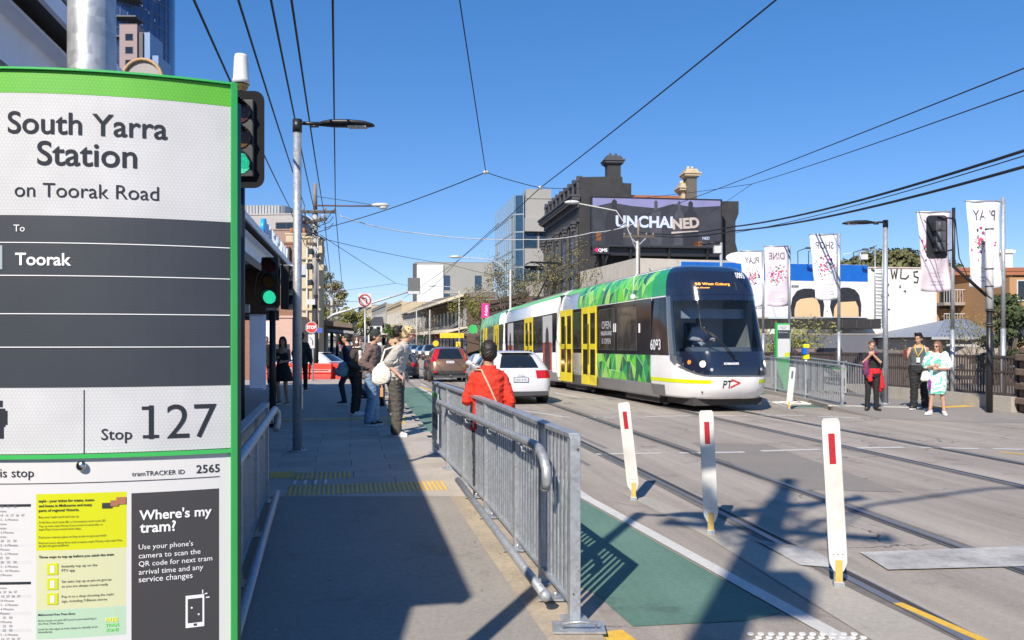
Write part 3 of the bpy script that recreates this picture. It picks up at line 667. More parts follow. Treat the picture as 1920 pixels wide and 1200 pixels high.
# ---- flexible bollards ----
def delineator(base, lean, w_, h_, label, rz, ref=True, group='white flexible bollards with reflectors'):
 t = thing('road_bollard', label, 'bollard', base, rz, group)
 q = MB(); q.cbox((0, 0, .02), .07, .07, .04); q.box(-.03, -.016, -.016, .016, .03, .15); q.box(.012, .026, -.016, .016, .03, .15); q.build('base', GALV, t, bevel=.003)
 q = MB(); q.cbox((0, -.004, .115), .046, .05, .15); q.build('yellow_collar', YEL, t)
 Mx = Matrix.Translation((0, -.02, .11)) @ lean
 hw = w_ / 2; prof = [(-hw * .55, 0), (hw * .55, 0), (hw * .97, .06), (hw, .10), (hw, h_ - .025), (hw * .8, h_), (-hw * .8, h_), (-hw, h_ - .025), (-hw, .10), (-hw * .97, .06)]
 q = MB(); q.prism(prof, Mx @ Matrix(((1, 0, 0, 0), (0, 0, -1, 0), (0, 1, 0, 0), (0, 0, 0, 1))), .022); q.build('blade', WPLAST, t, bevel=.004)
 M2 = Mx @ Matrix(((1, 0, 0, 0), (0, 0, -1, -.001), (0, 1, 0, 0), (0, 0, 0, 1)))
 q = MB(); rw = w_ * .18; q.prism([(-rw, h_ * .70), (rw, h_ * .70), (rw, h_ * .90), (-rw, h_ * .90)], M2, .003); q.build('reflector', REDREF if ref else mat('grey_reflector', (.12, .13, .2), .3), t)
 for x, z in ((-.03, .12), (.0, .12), (.03, .12), (0, .06)):
  q = MB(); p = M2 @ V((x, z, 0)); q.ell(p, .006, .004, .006, 8, 6); q.build('rivet', GALV, t)
def lean(px): return Matrix.Rotation(px, 4, 'Y')
delineator(G(1188, 938), lean(R(-6.5)), .125, .94, 'white bollard with a red reflector, farthest of the three in front of the tram', R(-8))
delineator(G(1333, 1001), lean(R(-2.5)), .125, .98, 'white bollard with a red reflector, middle of the three in front of the tram', R(-10))
delineator(G(1572, 1100), lean(R(-3)), .12, 1.06, 'white bollard with a red reflector, nearest and tallest looking of the three', R(-12))
delineator(G(1479, 768), lean(R(6)), .15, .95, 'white leaning bollard with a dark reflector before the right barrier', R(5), False)
# gum, leaves and grit on the ramp and the platform
q = MB(); rnd = random.Random(8)
for i in range(420):
 Y = rnd.uniform(4.2, 15); e = pe(Y); x = e - .2 - abs(rnd.gauss(0, 1.0)) if rnd.random() < .5 else rnd.uniform(e - 3, e - .3); r = rnd.uniform(.003, .010); q.mat(rnd.choice((0, 0, 1, 2)))
 q.sheet([(x + r * math.cos(t_ * 1.05) * rnd.uniform(.6, 1.2), Y + r * math.sin(t_ * 1.05), pz(Y) + .0065) for t_ in range(6)])
q.build('litter', [mat('gum', (.09, .085, .08), .8), mat('pale_grit', (.5, .47, .42), .8), mat('dry_leaf', (.25, .14, .05), .8)], kind='stuff', fix=False)
# ---- traffic signals ----
LENSOFF = [mat('red_lens_unlit', (.06, .008, .008), .2), mat('amber_lens_unlit', (.10, .05, .012), .2)]
def lens_green():
 m, nt, b, N, L = _nodes('green_lens_lit'); g = N('ShaderNodeNewGeometry')
 v = N('ShaderNodeTexVoronoi'); v.inputs['Scale'].default_value = 55; v.inputs['Randomness'].default_value = .15; L(g.outputs['Position'], v.inputs['Vector'])
 r = N('ShaderNodeMapRange'); L(v.outputs[0], r.inputs[0]); r.inputs[1].default_value = .25; r.inputs[2].default_value = .5; r.inputs[3].default_value = 1.0; r.inputs[4].default_value = .35
 b.inputs['Base Color'].default_value = (.0, .1, .06, 1); b.inputs['Emission Color'].default_value = (.03, .75, .42, 1); L(r.outputs[0], b.inputs['Emission Strength']); return m
LG = lens_green()
def signal_head(parent, c, k, plate=(.2, .46), lit=2, world=True, rz=0.0):
 """signal facing -Y about centre c"""
 c = V(c); Mz = Matrix.Translation(c) @ Matrix.Rotation(rz, 4, 'Z')
 def T(p): return Mz @ V(p)
 FM = Mz @ Matrix(((1, 0, 0, 0), (0, 0, -1, 0), (0, 1, 0, 0), (0, 0, 0, 1)))
 pw, ph = plate
 if pw:
  q = MB(); pts = []
  for sx, sz, a0 in ((1, -1, -90), (1, 1, 0), (-1, 1, 90), (-1, -1, 180)):
   for i in range(5):
    a = R(a0 + i * 22.5); pts.append((sx * (pw - .09) + .09 * math.cos(a), sz * (ph - .09) + .09 * math.sin(a)))
  q.prism(pts, FM @ Matrix.Translation((0, 0, .02)), .006); q.build('backing_plate', mat('signal_plate', (.016, .017, .02), .9, spec=.1), parent, world)
 bw = .125 * k
 q = MB(); q.prism([(-bw, -.36 * k), (bw, -.36 * k), (bw, .36 * k), (-bw, .36 * k)], FM @ Matrix.Translation((0, 0, .07)), .15); q.build('housing', BLACK, parent, world, bevel=.01)
 for i in range(3):
  z = (1 - i) * .235 * k
  m = LG if (i == 2 and lit == 2) else LENSOFF[min(i, 1)] if lit is not None else DGREY
  q = MB(); q.cyl(T((0, -.065, z)), T((0, -.082, z)), .1 * k, .095 * k, 24); q.build('lens', m, parent, world)
  q = MB(); n = 20
  for a in range(n):
   t0, t1 = R(-25 + a * 230 / n), R(-25 + (a + 1) * 230 / n)
   l0, l1 = .07 + .13 * math.sin(max(0, t0) if t0 < math.pi else 0), .07 + .13 * math.sin(max(0, t1) if t1 < math.pi else 0)
   r = .108 * k
   pts = [T((r * math.cos(t), -.06 - (l if e else 0), z + r * math.sin(t))) for t, l, e in ((t0, l0, 0), (t1, l1, 0), (t1, l1, 1), (t0, l0, 1))]
   q.add(pts, [(0, 1, 2, 3)], True)
  o = q.build('visor', BLACK, parent, world); so_ = o.modifiers.new('s', 'SOLIDIFY'); so_.thickness = .004
def sig_near():
 t = thing('traffic_light', 'black traffic signal with green light half hidden behind the big stop sign', 'traffic light', (-2.5, 7.4, .15))
 q = MB(); q.cyl((-2.54, 7.5, .15), (-2.54, 7.5, 4.05), .035, .035, 16); q.cyl((-2.54, 7.5, .15), (-2.54, 7.5, .17), .11, n=12); q.build('pole', BLACK, t, True)
 signal_head(t, (-2.475, 7.35, 3.55), .98, (.205, .445))
 for z in (3.2, 3.9):
  q = MB(); q.cbox((-2.51, 7.45, z), .05, .1, .04); q.build('bracket', DGREY, t, True)
 q = MB(); q.cyl((-2.54, 7.5, 4.04), (-2.54, 7.5, 4.1), .045, .07, 12, False)
 for a in range(7): q.cyl((-2.54 + .055 * math.cos(a * .9), 7.5 + .055 * math.sin(a * .9), 4.07), (-2.54 + .055 * math.cos(a * .9), 7.5 + .055 * math.sin(a * .9), 4.12), .008, n=6)
 q.build('antenna_mount', mat('brass', (.3, .2, .1), .4, .7), t, True)
 q = MB(); q.tube([(-2.54, 7.5, 4.11), (-2.54, 7.5, 4.15), (-2.54, 7.5, 4.16), (-2.54, 7.5, 4.36), (-2.54, 7.5, 4.385), (-2.54, 7.5, 4.39)], [.078, .078, .072, .062, .055, .02], 24); q.build('antenna', mat('antenna_white', (.62, .62, .61), .45), t, True)
sig_near()
t = thing('hanging_banner', 'blank pale lavender panel hanging beside the black signal pole on the left', 'panel', (-2.45, 7.6, 1.2))
q = MB(); q.box(-2.5, -2.345, 7.62, 7.628, 1.24, 1.955); q.build('panel', mat('lavender_white', (.8, .81, .9), .5), t, True)
for z in (1.25, 1.945):
 q = MB(); q.box(-2.53, -2.37, 7.605, 7.619, z - .004, z + .004); q.build('clip', GALV, t, True)
def sig2():
 b = G(511, 801, .15)
 t = thing('traffic_light', 'black traffic signal showing green under the station canopy', 'traffic light', b)
 q = MB(); q.cyl((0, 0, 0), (0, 0, 2.15), .06, .055, 16); q.build('pole', BLACK, t)
 q = MB(); q.cbox((0, 0, 2.13), .2, .12, .05); q.build('bracket', GALV, t)
 signal_head(t, (0.0, -.1, 2.62), 1.2, (0, 0), world=False)
 signal_head(t, (.27, -.02, 2.52), 1.1, (0, 0), None, False, R(90))
 q = MB(); q.tube([(-.1, -.03, 2.9), (-.28, -.03, 2.75), (-.33, -.03, 2.45), (-.25, -.03, 2.2), (-.1, -.03, 2.25)], .012, 6); q.build('conduit', BLACK, t)
 q = MB(); q.box(.15, .55, .18, .2, 2.72, 2.95); q.build('rear_plate', mat('plate_grey', (.5, .52, .55), .5), t)
sig2()
def sig_right():
 b = G(1855, 776, .04)
 t = thing('traffic_light', 'black signal seen from behind, on the bracket of a black and white pole at right', 'traffic light', b)
 k = b.y / 1500
 zt = 1.7 + (640 - 408) * k - b.z
 q = MB(); q.cyl((0, 0, 0), (0, 0, 2.4), .066, .062, 18); q.cyl((.05, 0, .02), (.05, 0, 1.9), .03, n=8); q.build('pole', BLACK, t)
 q = MB(); q.cyl((0, 0, 2.4), (0, 0, zt), .085, .085, 18); q.build('upper_pole', mat('pole_white', (.62, .62, .6), .5), t)
 for z in (zt - .28, 2.35, 2.0, 2.05, 2.9, 3.3):
  q = MB(); q.cyl((0, 0, z), (0, 0, z + .03), .093, n=16); q.build('strap', DGREY, t)
 hx = (1762 - 1855) * k; hz0 = 1.7 + (640 - 484) * k - b.z; hz1 = 1.7 + (640 - 402) * k - b.z; cz = (hz0 + hz1) / 2
 ax = (1788 - 1855) * k
 z1_ = 1.7 + (640 - 500) * k - b.z; z0_ = 1.7 + (640 - 557) * k - b.z
 q = MB(); q.tube([(-.03, 0, z0_), (ax, 0, z1_), (ax, 0, hz1 + .15)], .036, 10); q.tube([(ax, 0, hz0 + .2), (hx, .1, hz0 + .12)], .018, 8); q.tube([(ax, 0, hz1 - .1), (hx, .1, hz1 - .03)], .018, 8)
 q.tube([(ax + .02, -.03, hz1 - .1), (ax + .1, -.05, z1_ + .2), (ax + .32, -.02, z1_ - .25), (0, -.09, z0_ - .05)], .012, 6); q.build('bracket_arm', BLACK, t)
 q = MB(); pts = []; pw, ph = 20 * k, (hz1 - hz0) / 2
 for sx, sz, a0 in ((1, -1, -90), (1, 1, 0), (-1, 1, 90), (-1, -1, 180)):
  for i in range(6):
   a = R(a0 + i * 18); pts.append((sx * (pw - .1) + .1 * math.cos(a), sz * (ph - .1) + .1 * math.sin(a)))
 q.prism(pts, Matrix.Translation((hx, .12, cz)) @ Matrix(((1, 0, 0, 0), (0, 0, -1, 0), (0, 1, 0, 0), (0, 0, 0, 1))), .01); q.build('backing_plate', BLACK, t)
 for i in range(3):
  z = cz + (1 - i) * .235
  q = MB(); q.cbox((hx + .02, .04, z), .23, .14, .225); q.cyl((hx + .0, .02, z - .09), (hx + .0, .02, z + .09), .075, n=14); q.build('lamp_housing', DGREY, t, bevel=.012)
sig_right()
# =============== the tram ===============
TWHITE = mat('tram_white', (.8, .8, .8), .28, 0, .04, 1.5, coat=.4, dirt=.04)
TGREY = mat('tram_grey', (.16, .16, .165), .4, 0, .1, 3, dirt=.3)
TNAVY = mat('tram_navy', (.012, .017, .035), .14, 0, .1, 2, coat=.8)
TBLACK = mat('tram_black_band', (.012, .013, .016), .1, 0, .1, 2, spec=.8)
TYEL = mat('tram_door_yellow', (.78, .62, .01), .35, 0, .04, 3, coat=.3)
TG = [mat('tram_green_%s' % n, c, .3, 0, .05, 3, coat=.4) for n, c in (('bright', (.16, .62, .03)), ('mid', (.04, .46, .06)), ('dark', (.008, .13, .06)), ('pale', (.34, .68, .12)), ('deep', (.02, .32, .10)))]
TLINE = mat('tram_pale_line', (.55, .78, .4), .4, 0, 0)
PROF = [(.33, 1.24), (.45, 1.27), (.6, 1.30), (.85, 1.325), (1.1, 1.325), (1.36, 1.325), (1.7, 1.322), (2.1, 1.31), (2.5, 1.295), (2.83, 1.275), (3.05, 1.255), (3.25, 1.215), (3.42, 1.13), (3.55, .98), (3.62, .82), (3.66, .55), (3.67, .0)]
YF_ = [(.33, 10.72), (.45, 10.86), (.6, 10.95), (.85, 11.02), (1.1, 11.0), (1.36, 10.93), (1.7, 10.80), (2.1, 10.66), (2.5, 10.52), (2.83, 10.40), (3.05, 10.32), (3.25, 10.22), (3.42, 10.06), (3.55, 9.8), (3.62, 9.5), (3.66, 9.1), (3.67, 8.7)]
T0 = 8.6
def wz(z): return sm(PROF, z, .04) if z < 3.3 else lerpt(PROF, z)
def yfz(z): return sm(YF_, z, .06) if z < 3.3 else lerpt(YF_, z)
def nose(a, z, off=0.0):
 p = 3.4
 def f(a, z):
  s_, c_ = math.sin(a), math.cos(a)
  return V((wz(z) * math.copysign(abs(s_) ** (2 / p), s_), T0 + (yfz(z) - T0) * max(0, c_) ** (2 / p), z))
 q = f(a, z)
 if off:
  e = 1e-3; aa = min(max(a, -1.55), 1.55); da = f(aa + e, z) - f(aa - e, z); dz = f(aa, z + e) - f(aa, z - e)
  n = da.cross(dz).normalized()
  if n.dot(V((q.x, q.y - T0 + .3, 0))) < 0: n = -n
  q = q + n * off
 return q
def A_of_x(x, z):     # angle of a lateral position
 return math.copysign(math.asin(min(1, abs(x) / wz(z)) ** (3.4 / 2)), x)
def nose_sheet(poly, off, m, name, t, step=.09, xspace=True):
 """poly in (x or a, z); triangulated and laid on the nose"""
 P2 = [V((p[0], p[1])) for p in poly]; pts = []
 for i, p in enumerate(P2):
  q_ = P2[(i + 1) % len(P2)]; n = max(1, int((q_ - p).length / step)); pts += [p.lerp(q_, k / n) for k in range(n)]
 nb = len(pts); edges = [(i, (i + 1) % nb) for i in range(nb)]
 x0, x1 = min(p.x for p in pts), max(p.x for p in pts); z0, z1 = min(p.y for p in pts), max(p.y for p in pts)
 def ins(q_):
  c = False
  for i in range(nb):
   a, b = pts[i], pts[(i + 1) % nb]
   if (a.y > q_.y) != (b.y > q_.y) and q_.x < (b.x - a.x) * (q_.y - a.y) / (b.y - a.y) + a.x: c = not c
  return c
 def near(q_): return min((q_ - a).length for a in pts[:nb]) < step * .45
 inner = []
 y = z0 + step * .5
 while y < z1:
  x = x0 + step * .5
  while x < x1:
   v = V((x, y))
   if ins(v) and not near(v): inner.append(v)
   x += step
  y += step
 r = geometry.delaunay_2d_cdt(pts + inner, edges, [list(range(nb))], 1, 1e-5)
 vs = []
 for v in r[0]: vs.append(nose(v.x if not xspace else A_of_x(v.x, v.y), v.y, off))
 q = MB(); q.add(vs, [tuple(f) for f in r[2]], True); return q.build(name, m, t)
ART1 = V((1.72, 29.3)); U1 = V((.2214, -.975)).normalized()
def section(pos, u, zoff, pitch=0):
 t = bpy.data.objects.new('x', None)
 return pos, u
def livery(t, name, y0, y1, z0, z1, seed, off=.006, side=-1, cols=(0, 1, 2, 3, 4), xf=None, mats=None):
 """faceted green panels with pale lines, printed on the side"""
 rnd = random.Random(seed); pts = []; h = z1 - z0; n = max(2, int((y1 - y0) / (h * .42)))
 for i in range(n + 1):
  y = y0 + (y1 - y0) * i / n; j = (y1 - y0) / n * .38
  pts.append(V((y + (rnd.uniform(-j, j) if 0 < i < n else 0), z0))); pts.append(V((y + (rnd.uniform(-j, j) if 0 < i < n else 0), z1)))
  if i < n: pts.append(V((y + (y1 - y0) / n * rnd.uniform(.3, .7), z0 + h * rnd.uniform(.25, .75))))
 r = geometry.delaunay_2d_cdt(pts, [], [], 0, 1e-5)
 def X(z): return side * ((xf or wz)(z) + off)
 q = MB()
 for f in r[2]:
  q.mat(rnd.choice(cols)); vs = [r[0][i] for i in f]
  q2 = []
  zs = [z for z in (.7, .78, .85, .97, 1.1, 1.23, 2.95, 3.1, 3.25, 3.34, 3.42, 3.49, 3.55, 3.6) if z0 < z < z1]
  polys = [vs]
  for zc in zs:
   out = []
   for P_ in polys:
    lo, hi = [], []
    for k in range(len(P_)):
     a, b = P_[k], P_[(k + 1) % len(P_)]
     (lo if a.y <= zc else hi).append(a)
     if (a.y - zc) * (b.y - zc) < 0:
      c = a.lerp(b, (zc - a.y) / (b.y - a.y)); lo.append(c); hi.append(c)
    out += [p for p in (lo, hi) if len(p) > 2]
   polys = out
  for P_ in polys: q.sheet([V((X(v.y), v.x, v.y)) for v in P_])
 o = q.build(name, [TG[i] for i in range(5)], t)
 q = MB(); X2 = lambda z: side * ((xf or wz)(z) + off + .002)
 es = set()
 for f in r[2]:
  for k in range(len(f)): es.add(tuple(sorted((f[k], f[(k + 1) % len(f)]))))
 for e in sorted(es):
  if rnd.random() < .42:
   a, b = r[0][e[0]], r[0][e[1]]
   if abs(a.y - b.y) < .01: continue
   d = (b - a).normalized(); n_ = V((-d.y, d.x)) * .008; m_ = 6
   for k in range(m_):
    p, p2 = a.lerp(b, k / m_), a.lerp(b, (k + 1) / m_)
    q.sheet([V((X2(min(max(c.y, z0), z1)), min(max(c.x, y0), y1), min(max(c.y, z0), z1))) for c in (p - n_, p + n_, p2 + n_, p2 - n_)])
 q.build('livery_line', TLINE, t)
def pane(t, y0, y1, z0, z1, m=None, side=-1, name='window', frame=True, off=.012):
 x = side * 1.325
 q = MB(); a, b = sorted((x, x + side * off)); q.box(a, b, y0, y1, z0, z1)
 o = q.build(name, m or mat('tram_window_glass', (.05, .045, .04), .05, 0, .95, 2.6, spec=.9), t, bevel=.006)  # strong colour noise in the glass imitates reflections and hints of interior
 if frame:
  q = MB(); x2 = x + side * (off + .003)
  for (ya, yb, za, zb) in ((y0, y1, z0, z0 + .025), (y0, y1, z1 - .025, z1), (y0, y0 + .025, z0 + .026, z1 - .026), (y1 - .025, y1, z0 + .026, z1 - .026)):
   a, b = sorted((x + side * .004, x2)); q.box(a, b, ya, yb, za, zb)
  q.build('window_frame', DGREY, o)
 return o
def door(t, y0, side=-1, w_=1.5):
 x = side * 1.325; z0, z1 = .34, 2.86
 for k in range(2):
  a_, b_ = y0 + k * w_ / 2 + .008, y0 + (k + 1) * w_ / 2 - .008
  q = MB(); f = .09
  def bb(ya, yb, za, zb, d0=.004, d1=.035):
   lo, hi = sorted((x + side * d0, x + side * d1)); q.box(lo, hi, ya, yb, za, zb)
  bb(a_, b_, z0, z0 + .32); bb(a_, b_, z1 - .22, z1); bb(a_, a_ + f, z0 + .321, z1 - .221); bb(b_ - f, b_, z0 + .321, z1 - .221); bb(a_ + f + .001, b_ - f - .001, 1.48, 1.66)
  dr = q.build('door', TYEL, t, bevel=.008)
  for za, zb in ((z0 + .321, 1.479), (1.661, z1 - .221)):
   q = MB(); lo, hi = sorted((x + side * .002, x + side * .014)); q.box(lo, hi, a_ + f + .001, b_ - f - .001, za, zb); q.build('door_glass', mat('door_glass', (.03, .03, .025), .06, 0, .3, 2, spec=.9), dr)
  q = MB(); yy = b_ - .05 if k == 0 else a_ + .05
  lo, hi = sorted((x + side * .04, x + side * .055)); q.box(lo, hi, yy - .012, yy + .012, 1.0, 2.3); q.build('door_edge', BLACK, dr)
def ext(t, y0, y1, name, m, zlist, off=0, roof=None, close=True):
 """extruded band of the body profile over the heights in zlist"""
 q = MB(); ring = [(-wz(z) - off, z) for z in zlist] + [(wz(z) + off, z) for z in zlist[::-1]]
 q.loft([[V((x, y, z)) for x, z in ring] for y in (y0, y1)], smooth=False)
 for i, f in enumerate(q.f): q.s[i] = len(f) == 4
 return q.build(name, m, t)
ZB = [.34, .45, .6, .85, 1.1, 1.36, 1.7, 2.1, 2.5, 2.83, 3.05, 3.15, 3.25, 3.34, 3.42, 3.49, 3.55, 3.62, 3.66]
tram = thing('tram', 'long articulated green and white low floor tram with yellow doors and number 6093', 'tram', (ART1.x, ART1.y, 0), 0)
def car_empty(name, pos, u, z0, z1, L_):
 e = bpy.data.objects.new(name, None); COL.objects.link(e)
 yaw = math.atan2(u.y, u.x) - R(90); pit = math.atan2(z1 - z0, L_)
 return e, Matrix.Translation((pos.x, pos.y, z0)) @ Matrix.Rotation(yaw, 4, 'Z') @ Matrix.Rotation(pit, 4, 'X')
class Sub:      # collects parts of one car body and bakes its placement into the tram's own space
 pass
_built = []
_ob = MB.build
def begin(): _built.clear()
def tracked(self, name, mats, parent=None, *a, **k):
 o = _ob(self, name, mats, parent, *a, **k); _built.append(o); return o
MB.build = tracked
def finish(Mx):
 inv = Matrix.Translation(-V(tram.location))
 for o in _built:
  if o.parent == tram: o.matrix_basis = inv @ Mx @ o.matrix_basis
 _built.clear()
KX = .905
def place(pos, u, z0, z1, L_, w_half=1.325):
 n = V((-u.y, u.x)); c = pos + n * w_half * KX
 yv = V((u.x, u.y, (z1 - z0) / L_)).normalized(); xv = V((n.x, n.y, 0)); zv = xv.cross(yv)
 if zv.z < 0: zv = -zv
 m = Matrix((xv * KX, yv, zv)).transposed().to_4x4(); m.translation = V((c.x, c.y, z0)); return m
# ---- front car ----
# local frame: y forward (towards the camera), x: -1.325 is the visible side (mirror handled by flipping)
SIDE = -1
begin()
BY0 = .28
# shell: straight part
ext(tram, BY0, T0, 'body_shell', TWHITE, ZB)
# shell: nose with the windscreen opening
zs = [.33, .39, .45, .52, .6, .7, .84, .95, 1.1, 1.24, 1.36, 1.5, 1.7, 1.9, 2.1, 2.3, 2.5, 2.7, 2.84, 2.95, 3.05, 3.15, 3.25, 3.34, 3.42, 3.49, 3.55, 3.59, 3.62, 3.645, 3.66]
AN = [R(a) for a in (-90, -86, -80, -72, -64, -56, -48, -40, -32, -24, -16, -8, 0, 8, 16, 24, 32, 40, 48, 56, 64, 72, 80, 86, 90)]
q = MB(); q.sm = True; n = len(AN); vs = [nose(a, z) for z in zs for a in AN]; fs = []
for i in range(len(zs) - 1):
 for k in range(n - 1):
  if 1.36 <= zs[i] and zs[i + 1] <= 2.84 and abs(AN[k]) <= R(72) and abs(AN[k + 1]) <= R(72): continue
  fs.append((i * n + k, i * n + k + 1, (i + 1) * n + k + 1, (i + 1) * n + k))
fs.append(tuple((len(zs) - 1) * n + k for k in range(n))); fs.append(tuple(range(n)))
q.add(vs, fs, True); q.s[-1] = q.s[-2] = False; q.build('nose_shell', TWHITE, tram)
# navy mask: roof cap + frame + chin
q = MB(); q.sm = True
def band(z0, z1, a0, a1, off, m, name, na=24, nz=10):
 q = MB(); vs = [nose(a0 + (a1 - a0) * j / na, z0 + (z1 - z0) * i / nz, off) for i in range(nz + 1) for j in range(na + 1)]
 q.add(vs, [(i * (na + 1) + j, i * (na + 1) + j + 1, (i + 1) * (na + 1) + j + 1, (i + 1) * (na + 1) + j) for i in range(nz) for j in range(na)], True); return q.build(name, m, tram)
band(2.84, 3.659, R(-74), R(90), .012, TNAVY, 'navy_mask', 30, 32)
q = MB(); n = 20; ring = [nose(R(-90) + R(180) * i / n, 3.655, 0) for i in range(n + 1)]; q.sheet([p + V((0, -.05, .012)) for p in ring]); q.build('roof_cap', TNAVY, tram)
def rr(x0, x1, zb, zt, r, n=6):
 pts = [(x0, zt)]
 for i in range(n + 1):
  t = math.pi + math.pi / 2 * i / n; pts.append((x0 + r[0] + r[0] * math.cos(t), zb + r[1] + r[1] * math.sin(t)))
 for i in range(n + 1):
  t = math.pi * 1.5 + math.pi / 2 * i / n; pts.append((x1 - r[0] + r[0] * math.cos(t), zb + r[1] + r[1] * math.sin(t)))
 pts.append((x1, zt)); return pts
nose_sheet(rr(-1.24, 1.24, .9, 1.40, (.52, .36)), .006, TNAVY, 'navy_mask', tram, .07)
o = rr(-1.29, 1.29, .865, 1.40, (.54, .38)); nose_sheet(o, .003, mat('mask_trim', (.2, .2, .21), .3, .5), 'mask_trim', tram, .07)
# pillars beside the windscreen
for sg in (-1, 1):
 a0, a1 = sorted((R(66) * sg, R(73) * sg)); band(1.38, 2.86, a0, a1, .007, TNAVY if sg > 0 else mat('pillar_silver', (.3, .3, .31), .25, .8), 'pillar', 3, 10)
 if sg < 0: band(1.36, 2.86, R(-67), R(-63), .010, TNAVY, 'pillar', 2, 10)
band(1.36, 1.46, R(-66), R(66), .004, TNAVY, 'windscreen_frame', 24, 2); band(2.70, 2.86, R(-66), R(66), .004, TNAVY, 'windscreen_frame', 24, 3)
ws = band(1.37, 2.85, R(-67), R(67), -.004, glass_mat('tram_windscreen_glass', (.62, .68, .74), .3), 'windscreen', 24, 10)
# cab side glass
band(1.36, 2.83, R(-90), R(-73.5), .004, TBLACK, 'cab_side_panel', 8, 8)
# interior of the cab
INT = mat('cab_interior', (.10, .115, .14), .6); 
q = MB(); q.box(-1.2, 1.2, 8.0, 8.05, .5, 2.84); q.build('cab_wall', mat('cab_wall', (.09, .10, .12), .6), tram)
q = MB(); q.box(-1.15, 1.15, 8.05, 10.1, .98, 1.0); q.build('cab_floor', INT, tram)
q = MB(); q.loft([[V((x, 9.85, 1.0)), V((x, 9.75, 1.52)), V((x, 10.25, 1.56)), V((x, 10.55, 1.42)), V((x, 10.6, 1.0))] for x in (-1.0, 1.0)], smooth=False); q.build('dashboard', mat('dashboard', (.16, .19, .23), .5), tram)
q = MB(); q.box(-.95, .95, 9.72, 9.74, 2.28, 2.52); q.build('sun_blind', mat('sun_blind', (.42, .48, .55), .6), tram)
q = MB(); q.box(.95, 1.1, 8.6, 9.9, 1.5, 2.7); q.build('cab_trim', mat('cab_trim_cream', (.42, .41, .36), .6), tram)
q = MB(); q.cbox((-.1, 9.0, 1.45), .5, .5, .12); q.cbox((-.1, 8.75, 1.85), .46, .12, .7); q.build('driver_seat', DGREY, tram)
# destination display
q = MB(); vs = [nose(A_of_x(x, z), z, .018) for x, z in ((-.85, 2.95), (.36, 2.95), (.36, 3.14), (-.85, 3.14))]; q.sheet(vs); disp = q.build('destination_display', mat('display_panel', (.05, .045, .03), .25), tram)
def disp_fn(x0, z0, off): return lambda p: nose(A_of_x(x0 + p.x, z0 + p.y), z0 + p.y, off)
ORG = mat('display_orange', (.9, .38, .05), .5, emit=.8, var=0)
_bt = text
def ttext(name, s, width, m, x0, z0, off=.02, bold=0, align='L', vsq=1): return _bt(name, s, None, width, m, tram, False, align, bold, fn=disp_fn(x0, z0, off), vsq=vsq)
ttext('lettering', '58 West Coburg', .95, ORG, -.78, 3.065, .023, .02, vsq=.6); ttext('lettering', 'via Domain', .35, ORG, -.78, 2.985, .023, .02, vsq=.6)
ttext('fleet_number', '6093', .30, INKW, .42, 3.25, .03, .03, vsq=1.3)
ttext('logo', 'PT', .24, INK, -.40, .60, .006, .01, vsq=1.15)
REDL = mat('logo_red', (.75, .02, .02), .4)
q = MB()
for (a, b) in (((-.18, .80), (.06, .72)), ((.06, .72), (-.18, .62))):
 d = (V(b) - V(a)).normalized(); n_ = V((-d.y, d.x)) * .018; d = d * .012
 q.sheet([nose(A_of_x(p.x, p.y), p.y, .007) for p in (V(a) - n_ - d, V(b) - n_ + d, V(b) + n_ + d, V(a) + n_ - d)])
q.build('logo', REDL, tram)
STR = mat('yellow_stripe', (.72, .78, .0), .35, var=.02)
band(.70, .79, R(-90), -R(20), .005, STR, 'yellow_stripe', 20, 1); band(.70, .79, R(17), R(90), .005, STR, 'yellow_stripe', 10, 1)
ttext('maker_badge', 'BOMBARDIER', .42, INKW, -.38, 1.15, .01, .03)
# headlights
for sg in (-1, 1):
 for (x, z, r, m, nm) in ((.88, 1.16, .085, mat('headlight_glass', (.8, .78, .7), .15, emit=.5, var=0), 'headlight'), (1.10, 1.2, .06, mat('indicator_orange', (.7, .22, .03), .3, emit=.15), 'indicator'), (.7, 1.03, .045, mat('fog_light', (.4, .42, .45), .2), 'fog_light')):
  c = nose(A_of_x(x * sg, z), z, .002); c2 = nose(A_of_x(x * sg, z), z, .02); c3 = nose(A_of_x(x * sg, z), z, .032)
  q = MB(); q.cyl(c, c2, r * 1.25, r * 1.2, 18); rim = q.build(nm, TNAVY, tram); q = MB(); q.cyl(c2, c3, r, r * .7, 18); q.build('bulb', m, rim)
q = MB(); c = nose(A_of_x(-.42, 1.12), 1.12, .012); q.ell(c, .03, .015, .03, 10, 6); c = nose(A_of_x(-.85, .5), .5, .004); q.ell(c, .025, .012, .025, 10, 6); q.build('socket_cap', BLACK, tram)
# wipers
q = MB()
for dx in (-.15, -.09): q.tube([nose(A_of_x(.06 + dx, 1.28), 1.28, .05), nose(A_of_x(-.35 + dx, 1.75), 1.75, .06), nose(A_of_x(-.72 + dx * .5, 2.02), 2.02, .04)], .012, 6)
q.build('wiper_arm', BLACK, tram)
q = MB(); q.tube([nose(A_of_x(-.80, z), z, .02) for z in (2.6, 2.3, 2.0)] + [nose(A_of_x(-.70, z), z, .02) for z in (1.9, 1.6)], .012, 6); q.ell(nose(A_of_x(-.73, 2.0), 2.0, .03), .05, .03, .05, 8, 6); q.build('wiper_blade', BLACK, tram)
q = MB(); q.cyl(nose(A_of_x(-.06, 1.28), 1.28, .0), nose(A_of_x(-.06, 1.28), 1.28, .06), .035, n=10); q.build('wiper_pivot', BLACK, tram)
